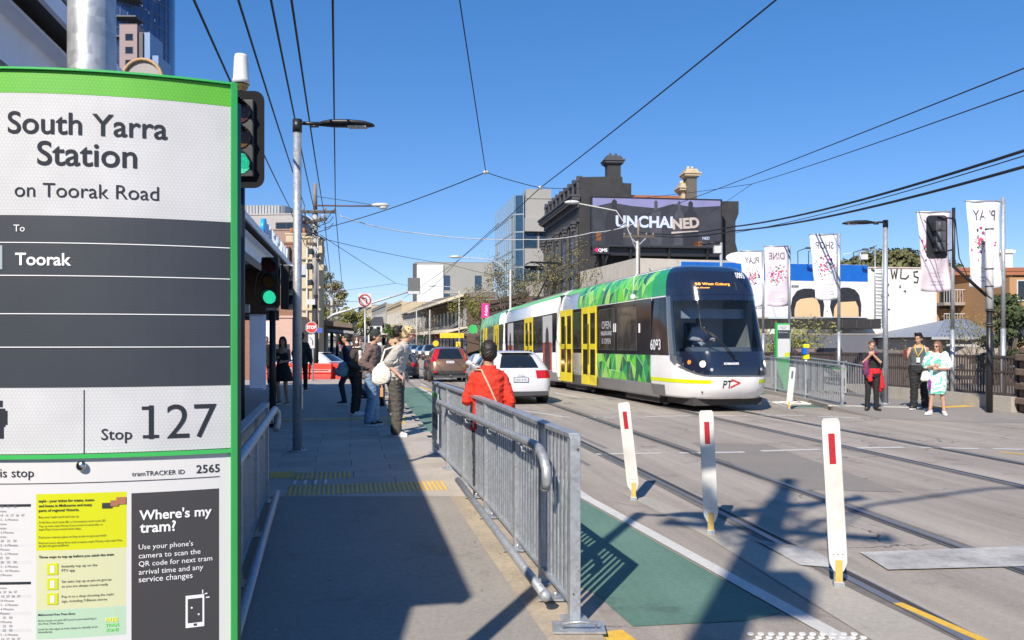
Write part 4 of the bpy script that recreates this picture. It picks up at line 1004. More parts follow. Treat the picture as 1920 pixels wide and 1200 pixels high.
# side dress of the front car
def side_common(y0, y1, doors, wins, black0, black1, grey=True):
 q = MB(); q.box(-1.329, -1.32, black0, black1, 1.36, 2.84); q.build('window_band', TBLACK, tram)
 for d in doors: door(tram, d)
 for a, b in wins: pane(tram, a, b, 1.47, 2.72)
side_common(.3, 8.6, [.2, 2.78], [(4.5, 5.9), (6.15, 7.65)], .0 + BY0, 8.66)
pane(tram, 1.78, 2.68, 1.5, 2.74)
q = MB(); q.box(-1.345, -1.337, 2.0, 2.45, 2.1, 2.72); q.build('side_display', mat('display_green', (.02, .05, .01), .3), tram)
ext(tram, BY0, T0 + .35, 'skirt', TGREY, [.27, .34, .45, .6, .62], .008)
band(.335, .62, R(-90), R(-80), .009, TGREY, 'skirt', 4, 2)
livery(tram, 'livery_lower', 4.32, 8.62, .63, 1.355, 5, .008)
livery(tram, 'livery_upper', 2.1, 8.61, 2.87, 3.6, 11, .006)
band(2.87, 3.64, R(-90), R(-74.5), .008, TG[4], 'livery_upper', 8, 10)
# green roof cove for the rest
def cove(y0, y1, m, z0=3.38, z1=3.655):
 q = MB(); zz = [z0 + (z1 - z0) * i / 6 for i in range(7)]
 q.loft([[V((-wz(z) - .007, y, z)) for z in zz] for y in (y0, y1)], closed=False, caps=False); q.build('roof_cove', m, tram)
cove(BY0, 2.1, TG[0], 3.42)
q = MB(); q.box(-1.331, -1.3305, 4.3, 4.31, .63, 1.35)
q = MB(); q.box(-1.338, -1.3345, 8.85, 8.9, 2.9, 3.3)
for y_, s_ in ((4.62, 'OPEN'),):
 FMx = Matrix(((0, 0, -1, -1.345), (-1, 0, 0, 5.2), (0, 1, 0, 2.17), (0, 0, 0, 1)))
 def sfn(y0, z0, x): return lambda p: V((x, y0 + p.x, z0 + p.y))
 _bt('lettering', 'OPEN', None, .8, mat('window_print', (.45, .46, .47), .5), tram, False, 'C', .01, fn=sfn(5.2, 2.12, -1.344))
 _bt('lettering', 'MELBOURNE', None, .95, mat('window_print', (.45, .46, .47), .5), tram, False, 'C', .03, fn=sfn(5.2, 1.92, -1.344))
 _bt('lettering', 'IS OPEN', None, .8, mat('window_print', (.45, .46, .47), .5), tram, False, 'C', .01, fn=sfn(5.2, 1.66, -1.344))
_bt('fleet_number', '6093', None, .66, INKW, tram, False, 'C', .02, fn=lambda p: nose(-R(86.2) + p.x * .0, 1.5 + p.y, .008) + V((0, p.x + .06, 0)) if False else V((-1.332 - .006, 8.95 + p.x, 1.50 + p.y)), vsq=1.1)
q = MB(); q.cyl((-1.30, 7.7, 2.92), (-1.46, 7.7, 2.92), .012, n=6); q.ell((-1.47, 7.7, 2.92), .085, .085, .085, 12, 8); q.build('mirror', WHITE, tram)
q = MB(); q.tube([(-1.27, 7.6, 3.62), (-1.40, 7.62, 3.45), (-1.45, 7.65, 3.05)], .012, 6); q.build('mirror_arm', WHITE, tram)
for y_ in (4.28, 4.42, 7.9):
 q = MB(); q.box(-1.352, -1.338, y_ + 1.55, y_ + 1.61, 2.0, 2.25) if y_ < 5 else q.box(-1.352, -1.33, 7.82, 7.88, 1.95, 2.2); q.build('door_marker', WHITE, tram)
q = MB(); q.box(-.5, .7, .6, 8.2, 3.665, 3.72); q.build('roof_equipment', mat('roof_grey', (.25, .26, .26), .6), tram)
# bogies
for yb in (1.6, 7.6):
 q = MB(); q.box(-1.15, 1.15, yb - 1.2, yb + 1.2, .12, .5); q.build('bogie', DARKGROOVE, tram)
 for dy in (-.8, .8):
  for sx in (-.72, .72):
   q = MB(); q.cyl((sx - .06, yb + dy, .29), (sx + .06, yb + dy, .29), .28, n=18); q.build('wheel', STEEL, tram)
q = MB(); q.box(-1.0, 1.0, 9.0, 10.5, .16, .34); q.build('underframe', DARKGROOVE, tram)
M1 = place(ART1, U1, gz(29.3), gz(18.5), 11)
# place() expects x to the viewer's right; the visible side is local -x
finish(M1)
# ---- middle car ----
def mid_car(P0, P1, z0, z1, doors, wins, ads, liv, tail=False):
 u = (P1 - P0); L_ = u.length; u = u.normalized()
 begin()
 a, b = .3, L_ - .28
 if tail: a = 1.8
 ext(tram, a, b, 'body_shell', TWHITE, ZB)
 ext(tram, a + .01, b - .01, 'skirt', TGREY, [.27, .34, .45, .6, .62], .008)
 q = MB(); q.box(-1.329, -1.32, a, b, 1.36, 2.84); q.build('window_band', TBLACK, tram)
 for d in doors: door(tram, d)
 for y0, y1 in wins: pane(tram, y0, y1, 1.47, 2.72)
 for y0, y1 in ads:
  q = MB(); q.box(-1.342, -1.331, y0, y1, .66, 2.78); ad = q.build('advert_panel', mat('advert_grey', (.5, .5, .5), .4), tram)
  q = MB(); q.box(-1.3435, -1.3425, y0 + .02, y1 - .02, .68, 1.75); q.build('advert_print', mat('advert_red', (.45, .07, .05), .4, 0, .3, 5), tram)
  q = MB(); c = (y0 + y1) / 2; w_ = (y1 - y0) * .3
  q.loft([[V((-1.3446, c - w_ * f, z)), V((-1.3446, c + w_ * f, z))] for z, f in ((.68, 1), (1.2, .9), (1.6, .8), (1.85, .6), (2.05, .55), (2.25, .4), (2.35, .1))], closed=False, caps=False); q.build('advert_print', mat('advert_dark', (.05, .045, .05), .4, 0, .4, 6), tram)
 for y0, y1, sd_ in liv: livery(tram, 'livery_upper', y0, y1, 2.87, 3.6, sd_, .006)
 if not liv or tail: pass
 cove(a, b, TG[0] if not tail else TG[1], 3.42)
 q = MB(); q.box(-.5, .8, a + .6, b - .5, 3.665, 3.74); q.build('roof_equipment', mat('roof_grey', (.25, .26, .26), .6), tram)
 q = MB(); q.box(-1.1, 1.1, a + 1, b - 1, .1, .45); q.build('bogie', DARKGROOVE, tram)
 for y in (a, b):
  if tail and y == a: continue
  q = MB(); ring = [(-wz(z) - .012, z) for z in ZB[1:]] + [(wz(z) + .012, z) for z in ZB[1:][::-1]]
  q.loft([[V((x, yy, z)) for x, z in ring] for yy in (y - .09, y + .09)], smooth=False); q.build('end_portal', WHITE, tram)
 q = MB(); ring = [(-1.16, .35), (-1.16, 3.45), (1.16, 3.45), (1.16, .35)]
 q.loft([[V((x, yy, z)) for x, z in ring] for yy in (b - .02, L_ + .3)], smooth=False); q.build('gangway_bellows', mat('bellows', (.03, .03, .032), .8, 0, .2, 30), tram)
 if tail:
  q = MB(); rings = []
  for i in range(9):
   t_ = i / 8; s_ = math.sqrt(max(0, 1 - (1 - t_) ** 2)) ** .6 if i else 0.0
   rings.append([V((-wz(z) * (.55 + .45 * s_), a - 1.75 * (1 - t_), z if z < 3 else 3 + (z - 3) * (.35 + .65 * s_))) for z in ZB] + [V((wz(z) * (.55 + .45 * s_), a - 1.75 * (1 - t_), z if z < 3 else 3 + (z - 3) * (.35 + .65 * s_))) for z in ZB[::-1]])
  q.loft(rings); q.build('tail_shell', TG[0], tram)
 finish(place(P0, u, z0, z1, L_))
P2 = V((-.39, 39.2)); P3 = V((-2.17, 50.0))
mid_car(P2, ART1, gz(39.2), gz(29.3), [4.6], [(2.6, 4.4), (6.2, 7.6)], [(1.0, 2.2), (7.8, 9.2)], [])
mid_car(P3, P2, gz(50), gz(39.2), [3.2, 7.6], [(1.9, 3.1), (4.9, 7.4)], [], [(2.0, 9.0, 31)], True)
# portal at the rear of the front car
begin()
q = MB(); ring = [(-wz(z) - .012, z) for z in ZB[1:]] + [(wz(z) + .012, z) for z in ZB[1:][::-1]]
q.loft([[V((x, yy, z)) for x, z in ring] for yy in (.12, .3)], smooth=False); q.build('end_portal', WHITE, tram)
finish(M1)
# pantograph on the middle car
begin()
q = MB()
for x in (-.35, .35):
 q.tube([(x, 3.2, 3.8), (x * .8, 5.0, 4.7), (x * .5, 3.4, 5.35)], .035, 6); q.tube([(x * .5, 3.4, 5.35), (x * 1.6, 3.4, 5.45)], .02, 6)
q.tube([(-.9, 3.4, 5.38), (-.7, 3.4, 5.48), (.7, 3.4, 5.48), (.9, 3.4, 5.38)], .03, 6); q.tube([(-.9, 3.1, 5.38), (-.7, 3.1, 5.48), (.7, 3.1, 5.48), (.9, 3.1, 5.38)], .03, 6)
q.cbox((0, 3.2, 3.83), 1.0, .6, .08); q.build('pantograph', BLACK, tram)
finish(place(P2, (ART1 - P2).normalized(), gz(39.2), gz(29.3), 10))
MB.build = _ob
# =============== buildings ===============
BRICK = mat('brown_brick', (.26, .14, .09), .85, 0, .25, 14, .3, 120)
CREAM = mat('cream_render', (.50, .41, .27), .8, 0, .1, 2, dirt=.15)
PALE = mat('pale_render', (.44, .41, .36), .8, 0, .08, 1.5, dirt=.12)
CHARC = mat('charcoal_render', (.028, .028, .031), .75, 0, .4, 1.6, .2, 40, dirt=0)
CHARL = mat('charcoal_trim', (.062, .062, .068), .65, 0, .15, 3)
GREYC = mat('grey_cladding', (.27, .27, .255), .7, 0, .06, .8)
ZINC = mat('zinc_cladding', (.34, .36, .38), .45, .3, .12, 1.2)
TILE = mat('terracotta_tiles', (.30, .12, .06), .85, 0, .35, 9, .4, 30)
FRAME = mat('window_frame_dark', (.05, .05, .055), .5)
FRAMEW = mat('window_frame_white', (.5, .5, .49), .5)
def windows(t, fr, us, zs, w_, h_, m=GLASSD, fm=FRAME, n=0.0, sill=False, mull=0, d=.05):
 """one window per (u, z) centre, recessed pane in a proud frame"""
 first = None
 for z in zs:
  for u in us:
   if first is None:
    q = MB(); f = min(.09, w_ * .1); L2 = Fr((0, 0, 0), fr.u, fr.n)
    q.fbox(L2, -w_ / 2 - f, -w_ / 2, -.02, d, -h_ / 2 - f, h_ / 2 + f); q.fbox(L2, w_ / 2, w_ / 2 + f, -.02, d, -h_ / 2 - f, h_ / 2 + f)
    q.fbox(L2, -w_ / 2, w_ / 2, -.02, d, h_ / 2, h_ / 2 + f); q.fbox(L2, -w_ / 2 - (f if sill else 0), w_ / 2 + (f if sill else 0), -.02, d * (2.2 if sill else 1), -h_ / 2 - f * 1.01, -h_ / 2)
    for k in range(mull): uu = -w_ / 2 + w_ * (k + 1) / (mull + 1); q.fbox(L2, uu - .025, uu + .025, -.02, d * .8, -h_ / 2, h_ / 2)
    first = q.build('window', fm, t, True); fmsh = first.data
    q = MB(); q.fbox(L2, -w_ / 2 - .001, w_ / 2 + .001, -.02, .012, -h_ / 2 - .001, h_ / 2 + .001)
    gp = q.build('pane', m, first); gmsh = gp.data; o = first
   else:
    o = link('window', fmsh, t, True); g = link('pane', gmsh, o)
   o.location = fr.P(u, n, z)
def box_building(name, label, cat, x0, x1, yt, Y, depth, m, yaw=0.0, zb=None, group=None, wins=None, roofm=None, par=0.0):
 """front face from pixel column x0 to x1 at distance Y, running back by depth; returns (thing, front frame, width, side frame, height)"""
 a, b = W(x0, yt, Y), W(x1, yt, Y); zb = gz(Y) - .3 if zb is None else zb
 u = V((math.cos(yaw), math.sin(yaw), 0)); w_ = (b.x - a.x) / math.cos(yaw)
 t = thing(name, label, cat, (a.x, a.y, zb), 0, group)
 fr = Fr((a.x, a.y, 0), u, V((u.y, -u.x, 0)))
 q = MB(); q.fbox(fr, 0, w_, -depth, 0, zb, a.z); q.build('wall', m, t, True)
 q = MB(); q.fbox(fr, -.06, w_ + .06, -depth - .06, .06, a.z, a.z + .12); q.build('coping', roofm or m, t, True)
 return t, fr, w_, a.z
# ---- black Victorian building with the billboard ----
t = thing('victorian_building', 'tall charcoal Victorian building with ornate cornice, chimneys and a big billboard', 'building', (5.2, 62, -.6))
go = V((5.2, 62, 0)); gu = V((1, .10, 0)).normalized(); gf = Fr(go, gu, V((gu.y, -gu.x, 0)))
k = 62 / 1500
def zz(py, u=0): return 1.7 + (640 - py) * (62 + u * .1) / 1500
def uu(px): kk = (px - 960) / 1500; return (kk * 62 - 5.2) / (.995 - kk * .0995)
prof = [(0, -.6), (uu(1383), -.6), (uu(1383), zz(470, 12)), (uu(1379), zz(455, 12)), (uu(1379), zz(415, 12)), (uu(1385), zz(400, 12)), (uu(1385), zz(377, 12)), (uu(1325), zz(377, 10)), (uu(1300), zz(384, 9)), (uu(1188), zz(372, 4))]
for i in range(7):
 a_ = i / 6 * math.pi / 2; prof.append((uu(1184) - (uu(1184) - uu(1167)) * math.sin(a_), zz(366, 3) - (zz(366) - zz(334)) * (math.cos(a_) - 1) * -1 * 1 if False else zz(366, 3) + (zz(331) - zz(366)) * (1 - math.cos(a_))))
prof += [(uu(1163), zz(329)), (0, zz(332))]
FMg = lambda u, n, z: gf.M(u, n, z)
q = MB(); q.prism(prof, gf.M(0, 0, 0), .5); q.build('gable_wall', CHARC, t, True)
# side facade to the street
su = V((-.155, 1, 0)).normalized(); sf = Fr(go + V((0, 0, 0)), su, V((-su.y, su.x, 0))); SL = 13.6; zt = zz(332)
q = MB(); q.fbox(sf, .02, SL, -4.2, 0, -.6, zt - .35); q.fbox(sf, .03, SL, -11.5, -4.201, -.6, zz(388, 5)); q.build('wall', CHARC, t, True)
q = MB(); zc = zt - 2.35
for i, (o_, z0, z1) in enumerate(((.12, zc, zc + .35), (.3, zc + .35, zc + .55), (.62, zc + .55, zc + .8), (.75, zc + .8, zc + .95))): q.fbox(sf, -.05 - o_ * .3, SL, .001, o_, z0, z1 - .002)
q.build('cornice', CHARL, t, True)
for i in range(26):
 q = MB(); u = .2 + i * .51; q.fbox(sf, u, u + .2, .3, .58, zc + .36, zc + .54)
 if i == 0: dm_ = q.build('modillion', CHARL, t, True); du0 = u
 else: o = link('modillion', dm_.data, t, True); o.location = su * (u - du0)
q = MB(); q.fbox(sf, 0, SL, .001, .12, zc - 1.1, zc - .85); q.fbox(sf, 0, SL, .001, .2, zc - 5.2, zc - 4.95); q.fbox(sf, 0, SL, .001, .25, 4.1, 4.5); q.build('string_course', CHARL, t, True)
for i in range(5):
 u = .45 + i * 3.1
 q = MB(); q.fbox(sf, u, u + .5, .002, .2, 4.5, zc - 1.1); q.fbox(sf, u - .1, u + .6, .002, .3, 4.5, 4.9); o = q.build('pilaster', CHARL, t, True)
 q = MB()
 for j, (w2, z2, d2) in enumerate(((.0, .0, .22), (.06, .3, .3), (.14, .6, .38), (.2, .85, .44))): q.fbox(sf, u - w2, u + .5 + w2, .2, d2 + .08, zc - 2.1 + z2, zc - 2.1 + z2 + .22)
 for j in range(4): q.ell(sf.P(u + .05 + j * .14, .42, zc - 1.75 + (j % 2) * .3), .09, .09, .16, 6, 4)
 q.build('capital', CHARL, o, True)
windows(t, sf, [2.0 + i * 3.1 for i in range(4)], [zc - 2.9, 6.2], 1.15, 2.6, GLASSD, CHARL, 0.0, True, 1)
for i in range(9):
 q = MB(); u = .1 + i * 1.6; q.fbox(sf, u, u + .35, -.3, .12, zc + .95, zt + .12); q.build('parapet_pier', CHARL, t, True)
q = MB(); q.fbox(sf, 0, SL, -.25, .0, zc + .95, zt - .3); q.fbox(sf, 0, SL, -.3, .1, zt - .3, zt - .1); q.build('parapet', CHARL, t, True)
def chimney(t, u0, u1, zb_, ztop, n0, m, capm):
 q = MB(); q.fbox(gf, u0, u1, n0 - .9, n0, zb_, ztop - .5); c = q.build('chimney', m, t, True)
 q = MB(); e = .0
 for (o_, z0, z1) in ((.08, -.62, -.5), (.22, -.5, -.34), (.3, -.34, -.22), (.12, -.22, -.05), (.05, -.05, .08)): q.fbox(gf, u0 - o_, u1 + o_, n0 - .9 - o_, n0 + o_, ztop + z0, ztop + z1 - .003)
 q.build('chimney_cap', capm, c, True)
 for i in range(2):
  q = MB(); q.cyl(gf.P(u0 + (u1 - u0) * (.3 + .4 * i), n0 - .45, ztop + .07), gf.P(u0 + (u1 - u0) * (.3 + .4 * i), n0 - .45, ztop + .35), .13, .1, 8); q.build('chimney_pot', capm, c, True)
chimney(t, uu(1139), uu(1164), zz(335), zz(292), -.01, CHARC, CHARL)
chimney(t, uu(1297), uu(1316), zz(400, 9), zz(312, 9), -1.2, mat('sooty_bluestone', (.11, .10, .085), .85, 0, .35, 6), CREAM)
chimney(t, uu(1290), uu(1297) - .02, zz(400, 9), zz(338, 9), -1.6, CREAM, CREAM)
# tiled roof: rows of tiles
q = MB(); q.fbox(gf, uu(1184), uu(1300), -6, -.5, zz(385, 5), zz(375, 5)); q.build('roof_base', TILE, t, True)
u0, u1 = uu(1180), uu(1305); rows = 6; tl = None
for r in range(rows):
 q = MB(); n = int((u1 - u0) / .26)
 for c in range(n):
  a_ = u0 + c * .26; zr = zz(378, 5) + r * .13 + random.uniform(-.012, .012)
  q.prism([(0, 0), (.24, 0), (.24, .2), (0, .2)], gf.M(a_, -.5 - r * .28, zr) @ Matrix.Rotation(R(-62), 4, 'X'), .03)
 q.build('roof_tiles', TILE, t, True, kind='stuff')
q = MB(); q.fbox(gf, u0, u1, -2.5, -2.2, zz(360, 5) - .05, zz(359, 5) + .12); q.build('roof_ridge', TILE, t, True)
# billboard on that wall
t = thing('billboard', 'wide dark billboard reading UNCHAINED with a pale dusk sky along its top', 'billboard', (5.9, 60.5, 6))
bo = W(1110, 460, 60.3); be = W(1352, 466, 61.6); bu = V((be.x - bo.x, be.y - bo.y, 0)); bw = bu.length; bf = Fr((bo.x, bo.y, 0), bu, V((bu.y, -bu.x, 0)))
zb0 = bo.z; zt0 = W(1110, 370, 60.3).z; zh = zt0 - zb0
BB = mat('billboard_dark', (.035, .036, .045), .45, 0, .35, .8)
q = MB(); q.fbox(bf, 0, bw, -.35, 0, zb0, zt0); q.build('panel', BB, t, True)
q = MB(); q.fbox(bf, -.08, bw + .08, -.36, .04, zb0 - .1, zb0 - .002); q.fbox(bf, -.08, bw + .08, -.36, .04, zt0 + .002, zt0 + .08); q.fbox(bf, -.08, -.002, -.36, .04, zb0, zt0); q.fbox(bf, bw + .002, bw + .08, -.36, .04, zb0, zt0); q.build('frame', BLACK, t, True)
def flat(name, fr, pts, n, m, t, d=.004): q = MB(); q.prism(pts, fr.M(0, n, 0), d); return q.build(name, m, t, True)
LAV = mat('print_lavender', (.2, .2, .38), .5, 0, .12, .6); HILL = mat('print_hill', (.02, .02, .028), .5); FIG = mat('print_figure', (.055, .055, .07), .5, 0, .4, 3)
flat('printed_sky', bf, [(.05, zb0 + zh * .80), (.05, zt0 - .03), (bw - .05, zt0 - .03), (bw - .05, zb0 + zh * .88), (bw * .8, zb0 + zh * .84), (bw * .62, zb0 + zh * .90), (bw * .5, zb0 + zh * .80), (bw * .3, zb0 + zh * .84), (bw * .15, zb0 + zh * .9)][::-1], .006, LAV, t)
def figure_pts(cx, s_, hat=False): 
 return [(cx - .55 * s_, zb0 + .1), (cx - .6 * s_, zb0 + zh * .5), (cx - .42 * s_, zb0 + zh * .72), (cx - .16 * s_, zb0 + zh * .78), (cx - .17 * s_, zb0 + zh * .93), (cx, zb0 + zh * .98), (cx + .17 * s_, zb0 + zh * .93), (cx + .16 * s_, zb0 + zh * .78), (cx + .42 * s_, zb0 + zh * .72), (cx + .6 * s_, zb0 + zh * .5), (cx + .55 * s_, zb0 + .1)][::-1]
for cx, s_ in ((bw * .17, 1.2), (bw * .76, 1.1), (bw * .67, .7), (bw * .49, .8)): flat('printed_figure', bf, figure_pts(cx, s_), .012 if s_ > 1 else .010, HILL if s_ > 1 else FIG, t)
CR = mat('print_cream', (.42, .36, .33), .5, 0, .2, 3); LB = mat('print_pale_blue', (.48, .54, .74), .5, 0, .1, 3)
text('lettering', 'UNCHAI', bf.M(bw * .18, .03, zb0 + zh * .40), bw * .44, LB, t, align='L', bold=.035)
text('lettering', 'NED', bf.M(bw * .62, .034, zb0 + zh * .37) @ Matrix.Rotation(R(5), 4, 'Z'), bw * .21, CR, t, align='L', bold=.045)
flat('underline', bf, [(bw * .61, zb0 + zh * .27), (bw * .82, zb0 + zh * .33), (bw * .82, zb0 + zh * .35), (bw * .61, zb0 + zh * .31)][::-1], .03, CR, t)
text('lettering', 'NED', bf.M(bw * .88, .03, zb0 + zh * .16), bw * .055, LB, t, bold=.02)
flat('printed_glass', bf, [(bw * .03, zb0 + zh * .1), (bw * .07, zb0 + zh * .1), (bw * .07, zb0 + zh * .26), (bw * .03, zb0 + zh * .26)][::-1], .012, mat('print_amber', (.2, .07, .02), .5, 0, .4, 8), t)
flat('printed_glass', bf, [(bw * .79, zb0 + zh * .02), (bw * .85, zb0 + zh * .02), (bw * .85, zb0 + zh * .12), (bw * .79, zb0 + zh * .12)][::-1], .012, mat('print_amber', (.2, .07, .02), .5, 0, .4, 8), t)
for u in (.5, bw * .3, bw * .6, bw * .9):
 q = MB(); q.bar(bf.P(u, -.2, zb0 - .1), bf.P(u, -.6, 6.2), .15, .15); q.build('strut', BLACK, t, True)
q = MB(); q.fbox(bf, 0, bw, -.7, -.36, zb0 - .7, zb0 - .12); q.build('gantry', BLACK, t, True)
for (px0, px1, py0, py1, Yq, wh) in ((1111, 1142, 461, 476, 60, 'black sign with pink arrow and white letters under the billboard corner'), (1236, 1272, 488, 497, 54, 'black sign with pink arrow and letters half hidden by the tram roof')):
 a, b = W(px0, py1, Yq), W(px1, py0, Yq); sg = thing('media_sign', wh, 'sign', a)
 q = MB(); q.box(a.x, b.x, Yq, Yq + .25, a.z, b.z); q.build('panel', BLACK, sg, True)
 h_ = b.z - a.z; f2 = Fr((a.x, Yq, 0), (1, 0, 0), (0, -1, 0)); text('lettering', 'QMS', f2.M((b.x - a.x) * .62, .01, a.z + h_ * .28), (b.x - a.x) * .55, INKW, sg, bold=.03)
 q = MB(); q.prism([(.1, a.z + h_ / 2), ((b.x - a.x) * .32, a.z + h_ * .8), ((b.x - a.x) * .32, a.z + h_ * .2)][::-1], f2.M(0, .012, 0), .004); q.build('arrow', mat('pink', (.7, .0, .15), .5), sg, True)
 q = MB(); q.bar((a.x + .8, Yq + .2, a.z), (a.x + 1.2, Yq + .6, a.z - 2.2), .2, .2); q.build('bracket', BLACK, sg, True); q = MB(); q.bar((a.x + 1.2, Yq + .2, a.z), (a.x + .6, Yq + .6, a.z - 2.2), .15, .15); q.build('bracket', BLACK, sg, True)
# ---- low pale building before it ----
t = thing('shop_building', 'low pale rendered building with a raised parapet behind the tram', 'building', (7.5, 48, -.5))
a, b = V((4.9, 57.5, 0)), V((7.45, 48, 0)); lf = Fr(a, b - a, V((-1, -.27, 0)))
q = MB(); q.fbox(lf, 0, (b - a).length, -9, 0, -.6, 6.7); q.build('wall', PALE, t, True)
rf = Fr(b, (1, .15, 0), V((.15, -1, 0))); q = MB(); q.fbox(rf, .02, 6, -9, -.02, -.6, 6.65); q.build('wall', PALE, t, True)
for i in range(14):
 q = MB(); u = .3 + i * .7; q.fbox(lf, u, u + .03, .001, .03, 5.2, 6.7); q.build('panel_joint', mat('joint_grey', (.35, .33, .3), .8), t, True)
# ---- glass building ----
t, fr, w_, z_ = box_building('office_building', 'modern office block with blue glass side and pale concrete balconies', 'building', 983, 1040, 372, 84, 14, mat('pale_concrete', (.3, .295, .285), .75, 0, .05, 2), yaw=.1)
for z0, z1 in ((-.6, 4), (6.2, 7.9), (9.6, 11.4), (13.2, 14.6)):
 q = MB(); q.fbox(fr, 0, w_, .001, .5, z0 + .001, z1); q.build('spandrel', mat('pale_concrete', (.3, .295, .285), .75, 0, .05, 2), t, True)
windows(t, fr, [w_ * .22, w_ * .7], [5.1, 8.75, 12.3], w_ * .36, 1.5, GLASSB, FRAME, .02)
gs = Fr(fr.P(0, 0, 0), V((-.30, 1, 0)), V((-1, -.30, 0))); 
q = MB(); a2 = fr.P(0, .2, 0); q.fbox(Fr(a2, V((-1, .25, 0)), V((-.25, -1, 0))), 0, 1.1, -12, 0, -.6, z_ + .3); q.build('glass_bay', GLASSB, t, True)
g2 = Fr(a2, V((-1, .25, 0)), V((-.25, -1, 0))); lf2 = Fr(g2.P(1.1, 0, 0), V((-.19, 1, 0)), V((-1, -.16, 0)))
for j in range(8):
 z0 = 2 + j * 1.85
 q = MB(); q.fbox(g2, 0, 1.1, .001, .06, z0, z0 + .14); q.build('floor_band', mat('blue_grey_band', (.2, .26, .3), .5), t, True)
 q = MB(); q.fbox(lf2, 0, 12, .001, .08, z0, z0 + .16); q.build('floor_band', mat('blue_grey_band', (.2, .26, .3), .5), t, True)
for i in range(9):
 q = MB(); q.fbox(lf2, i * 1.4, i * 1.4 + .08, .001, .12, 2, z_ + .3); q.build('mullion', mat('blue_grey_band', (.2, .26, .3), .5), t, True)
for i in range(2):
 q = MB(); q.fbox(g2, i * .9 + .05, i * .9 + .13, .001, .1, 2, z_ + .3); q.build('mullion', mat('blue_grey_band', (.2, .26, .3), .5), t, True)
random.seed(5)
for i in range(14):
 q = MB(); u = random.uniform(.5, 11); z0 = 2.2 + random.randint(0, 6) * 1.85; q.fbox(lf2, u, u + .25, .03, .09, z0 + .1, z0 + 1.7); q.build('blind', mat('dull_blind', (.3, .32, .33), .6), t, True)
q = MB(); q.fbox(fr, .3, w_ - .2, -6, -1, z_, z_ + 1.2); q.build('plant_room', GREYC, t, True)
# ---- grey and white box building ----
t, fr, w_, z_ = box_building('apartment_building', 'plain pale grey block with narrow vertical window strips down the street', 'building', 778, 926, 492, 195, 16, GREYC, yaw=.05, par=0)
q = MB(); q.fbox(fr, .5, w_ * .36, .001, .4, -1, z_ - .6); q.build('white_wall', mat('white_cladding', (.6, .61, .63), .6), t, True)
q = MB(); q.fbox(fr, -.5, .499, -3, .4, -1, z_ - .3); q.build('edge_wall', CHARL, t, True)
windows(t, fr, [w_ * .40, w_ * .80], [7.5, 11.6, 16], 1.5, 3.4, GLASSB, FRAME, .02, mull=1)
windows(t, fr, [w_ * .3], [9.5], 1.1, 1.4, GLASSD, FRAME, .42)
for i in range(5):
 q = MB(); u = w_ * .46 + i * w_ * .066; q.fbox(fr, u, u + .04, .001, .03, 0, z_ - .3); q.build('panel_joint', mat('joint_grey', (.35, .33, .3), .8), t, True)
# ---- shops on the right side of the street ----
def shopfront(t, fr, u0, u1, z0, zt, nwin, m=GLASSD):
 s_ = (u1 - u0) / nwin
 windows(t, fr, [u0 + s_ * (i + .5) for i in range(nwin)], [z0 + zt / 2], s_ - .35, zt, m, FRAME, 0)
def right_row(label, Y0, Y1, h, m, seed, aw=None, name='shop_building', off=7.2, up_=True, par=None):
 rnd = random.Random(seed)
 a, b = V((xm(Y0) + off, Y0, 0)), V((xm(Y1) + off, Y1, 0)); L_ = (b - a).length; fr = Fr(a, b - a, V((-1, -.2, 0))); zb = gz(Y0) - .2
 t = thing(name, label, 'building', (a.x, a.y, zb))
 q = MB(); q.fbox(fr, 0, L_, -12, 0, zb, zb + h); q.build('wall', m, t, True)
 q = MB(); q.fbox(fr, -.05, L_, -.3, .12, zb + h - .001, zb + h + .35); q.fbox(fr, 0, L_, .001, .25, zb + h - .5, zb + h - .25); q.build('parapet', par or m, t, True)
 n = max(2, int(L_ / 3.2)); s_ = L_ / n
 if up_: windows(t, fr, [s_ * (i + .5) for i in range(n)], [zb + h * .68], s_ * .42, h * .26, GLASSD, FRAMEW, 0, True, 1)
 shopfront(t, fr, .4, L_ - .4, zb + .35, 2.3, n)
 f2 = Fr(a, (1, .155, 0), V((.155, -1, 0)))
 windows(t, f2, [3, 6, 9], [zb + h * .68], 1.0, 1.4, GLASSD, FRAME, 0.0)
 if aw:
  q = MB(); p = [fr.P(u, n_, z) for u in (0, L_) for n_, z in ((0, zb + 3.9), (2.6, zb + 3.25), (2.6, zb + 3.05), (0, zb + 3.7))]
  q.add(p, [(0, 1, 5, 4), (1, 2, 6, 5), (2, 3, 7, 6), (0, 3, 2, 1), (4, 5, 6, 7), (0, 4, 7, 3)]); q.build('awning', aw, t, True)
  for i in range(int(L_ / 2.8) + 1):
   q = MB(); q.bar(fr.P(i * 2.8 + .05, 0, zb + 4.9), fr.P(i * 2.8 + .05, 2.5, zb + 3.3), .04, .04); q.build('awning_stay', FRAMEW, t, True)
  for i in range(max(1, int(L_ / 5))):
   q = MB(); u = 2 + i * 5; q.fbox(fr, u, u + 1.6, 1.2, 1.32, zb + 2.45, zb + 2.95); q.build('hanging_sign', rnd.choice([mat('sign_red', (.5, .03, .03), .5), SIGNWHITE, mat('sign_yellow', (.75, .5, .02), .5), mat('sign_green2', (.03, .4, .1), .5)]), t, True)
 return t, fr, L_, zb
AWC = mat('awning_cream', (.62, .56, .44), .7, 0, .1, 2); AWB = mat('awning_brown', (.16, .12, .09), .8, 0, .2, 2); AWG = mat('awning_grey', (.3, .3, .3), .7)
right_row('dark brown brick shop behind the bare trees by the tail of the tram', 70, 93, 6.4, mat('dark_brick', (.11, .075, .06), .85, 0, .25, 10), 8, AWB, off=8.2)
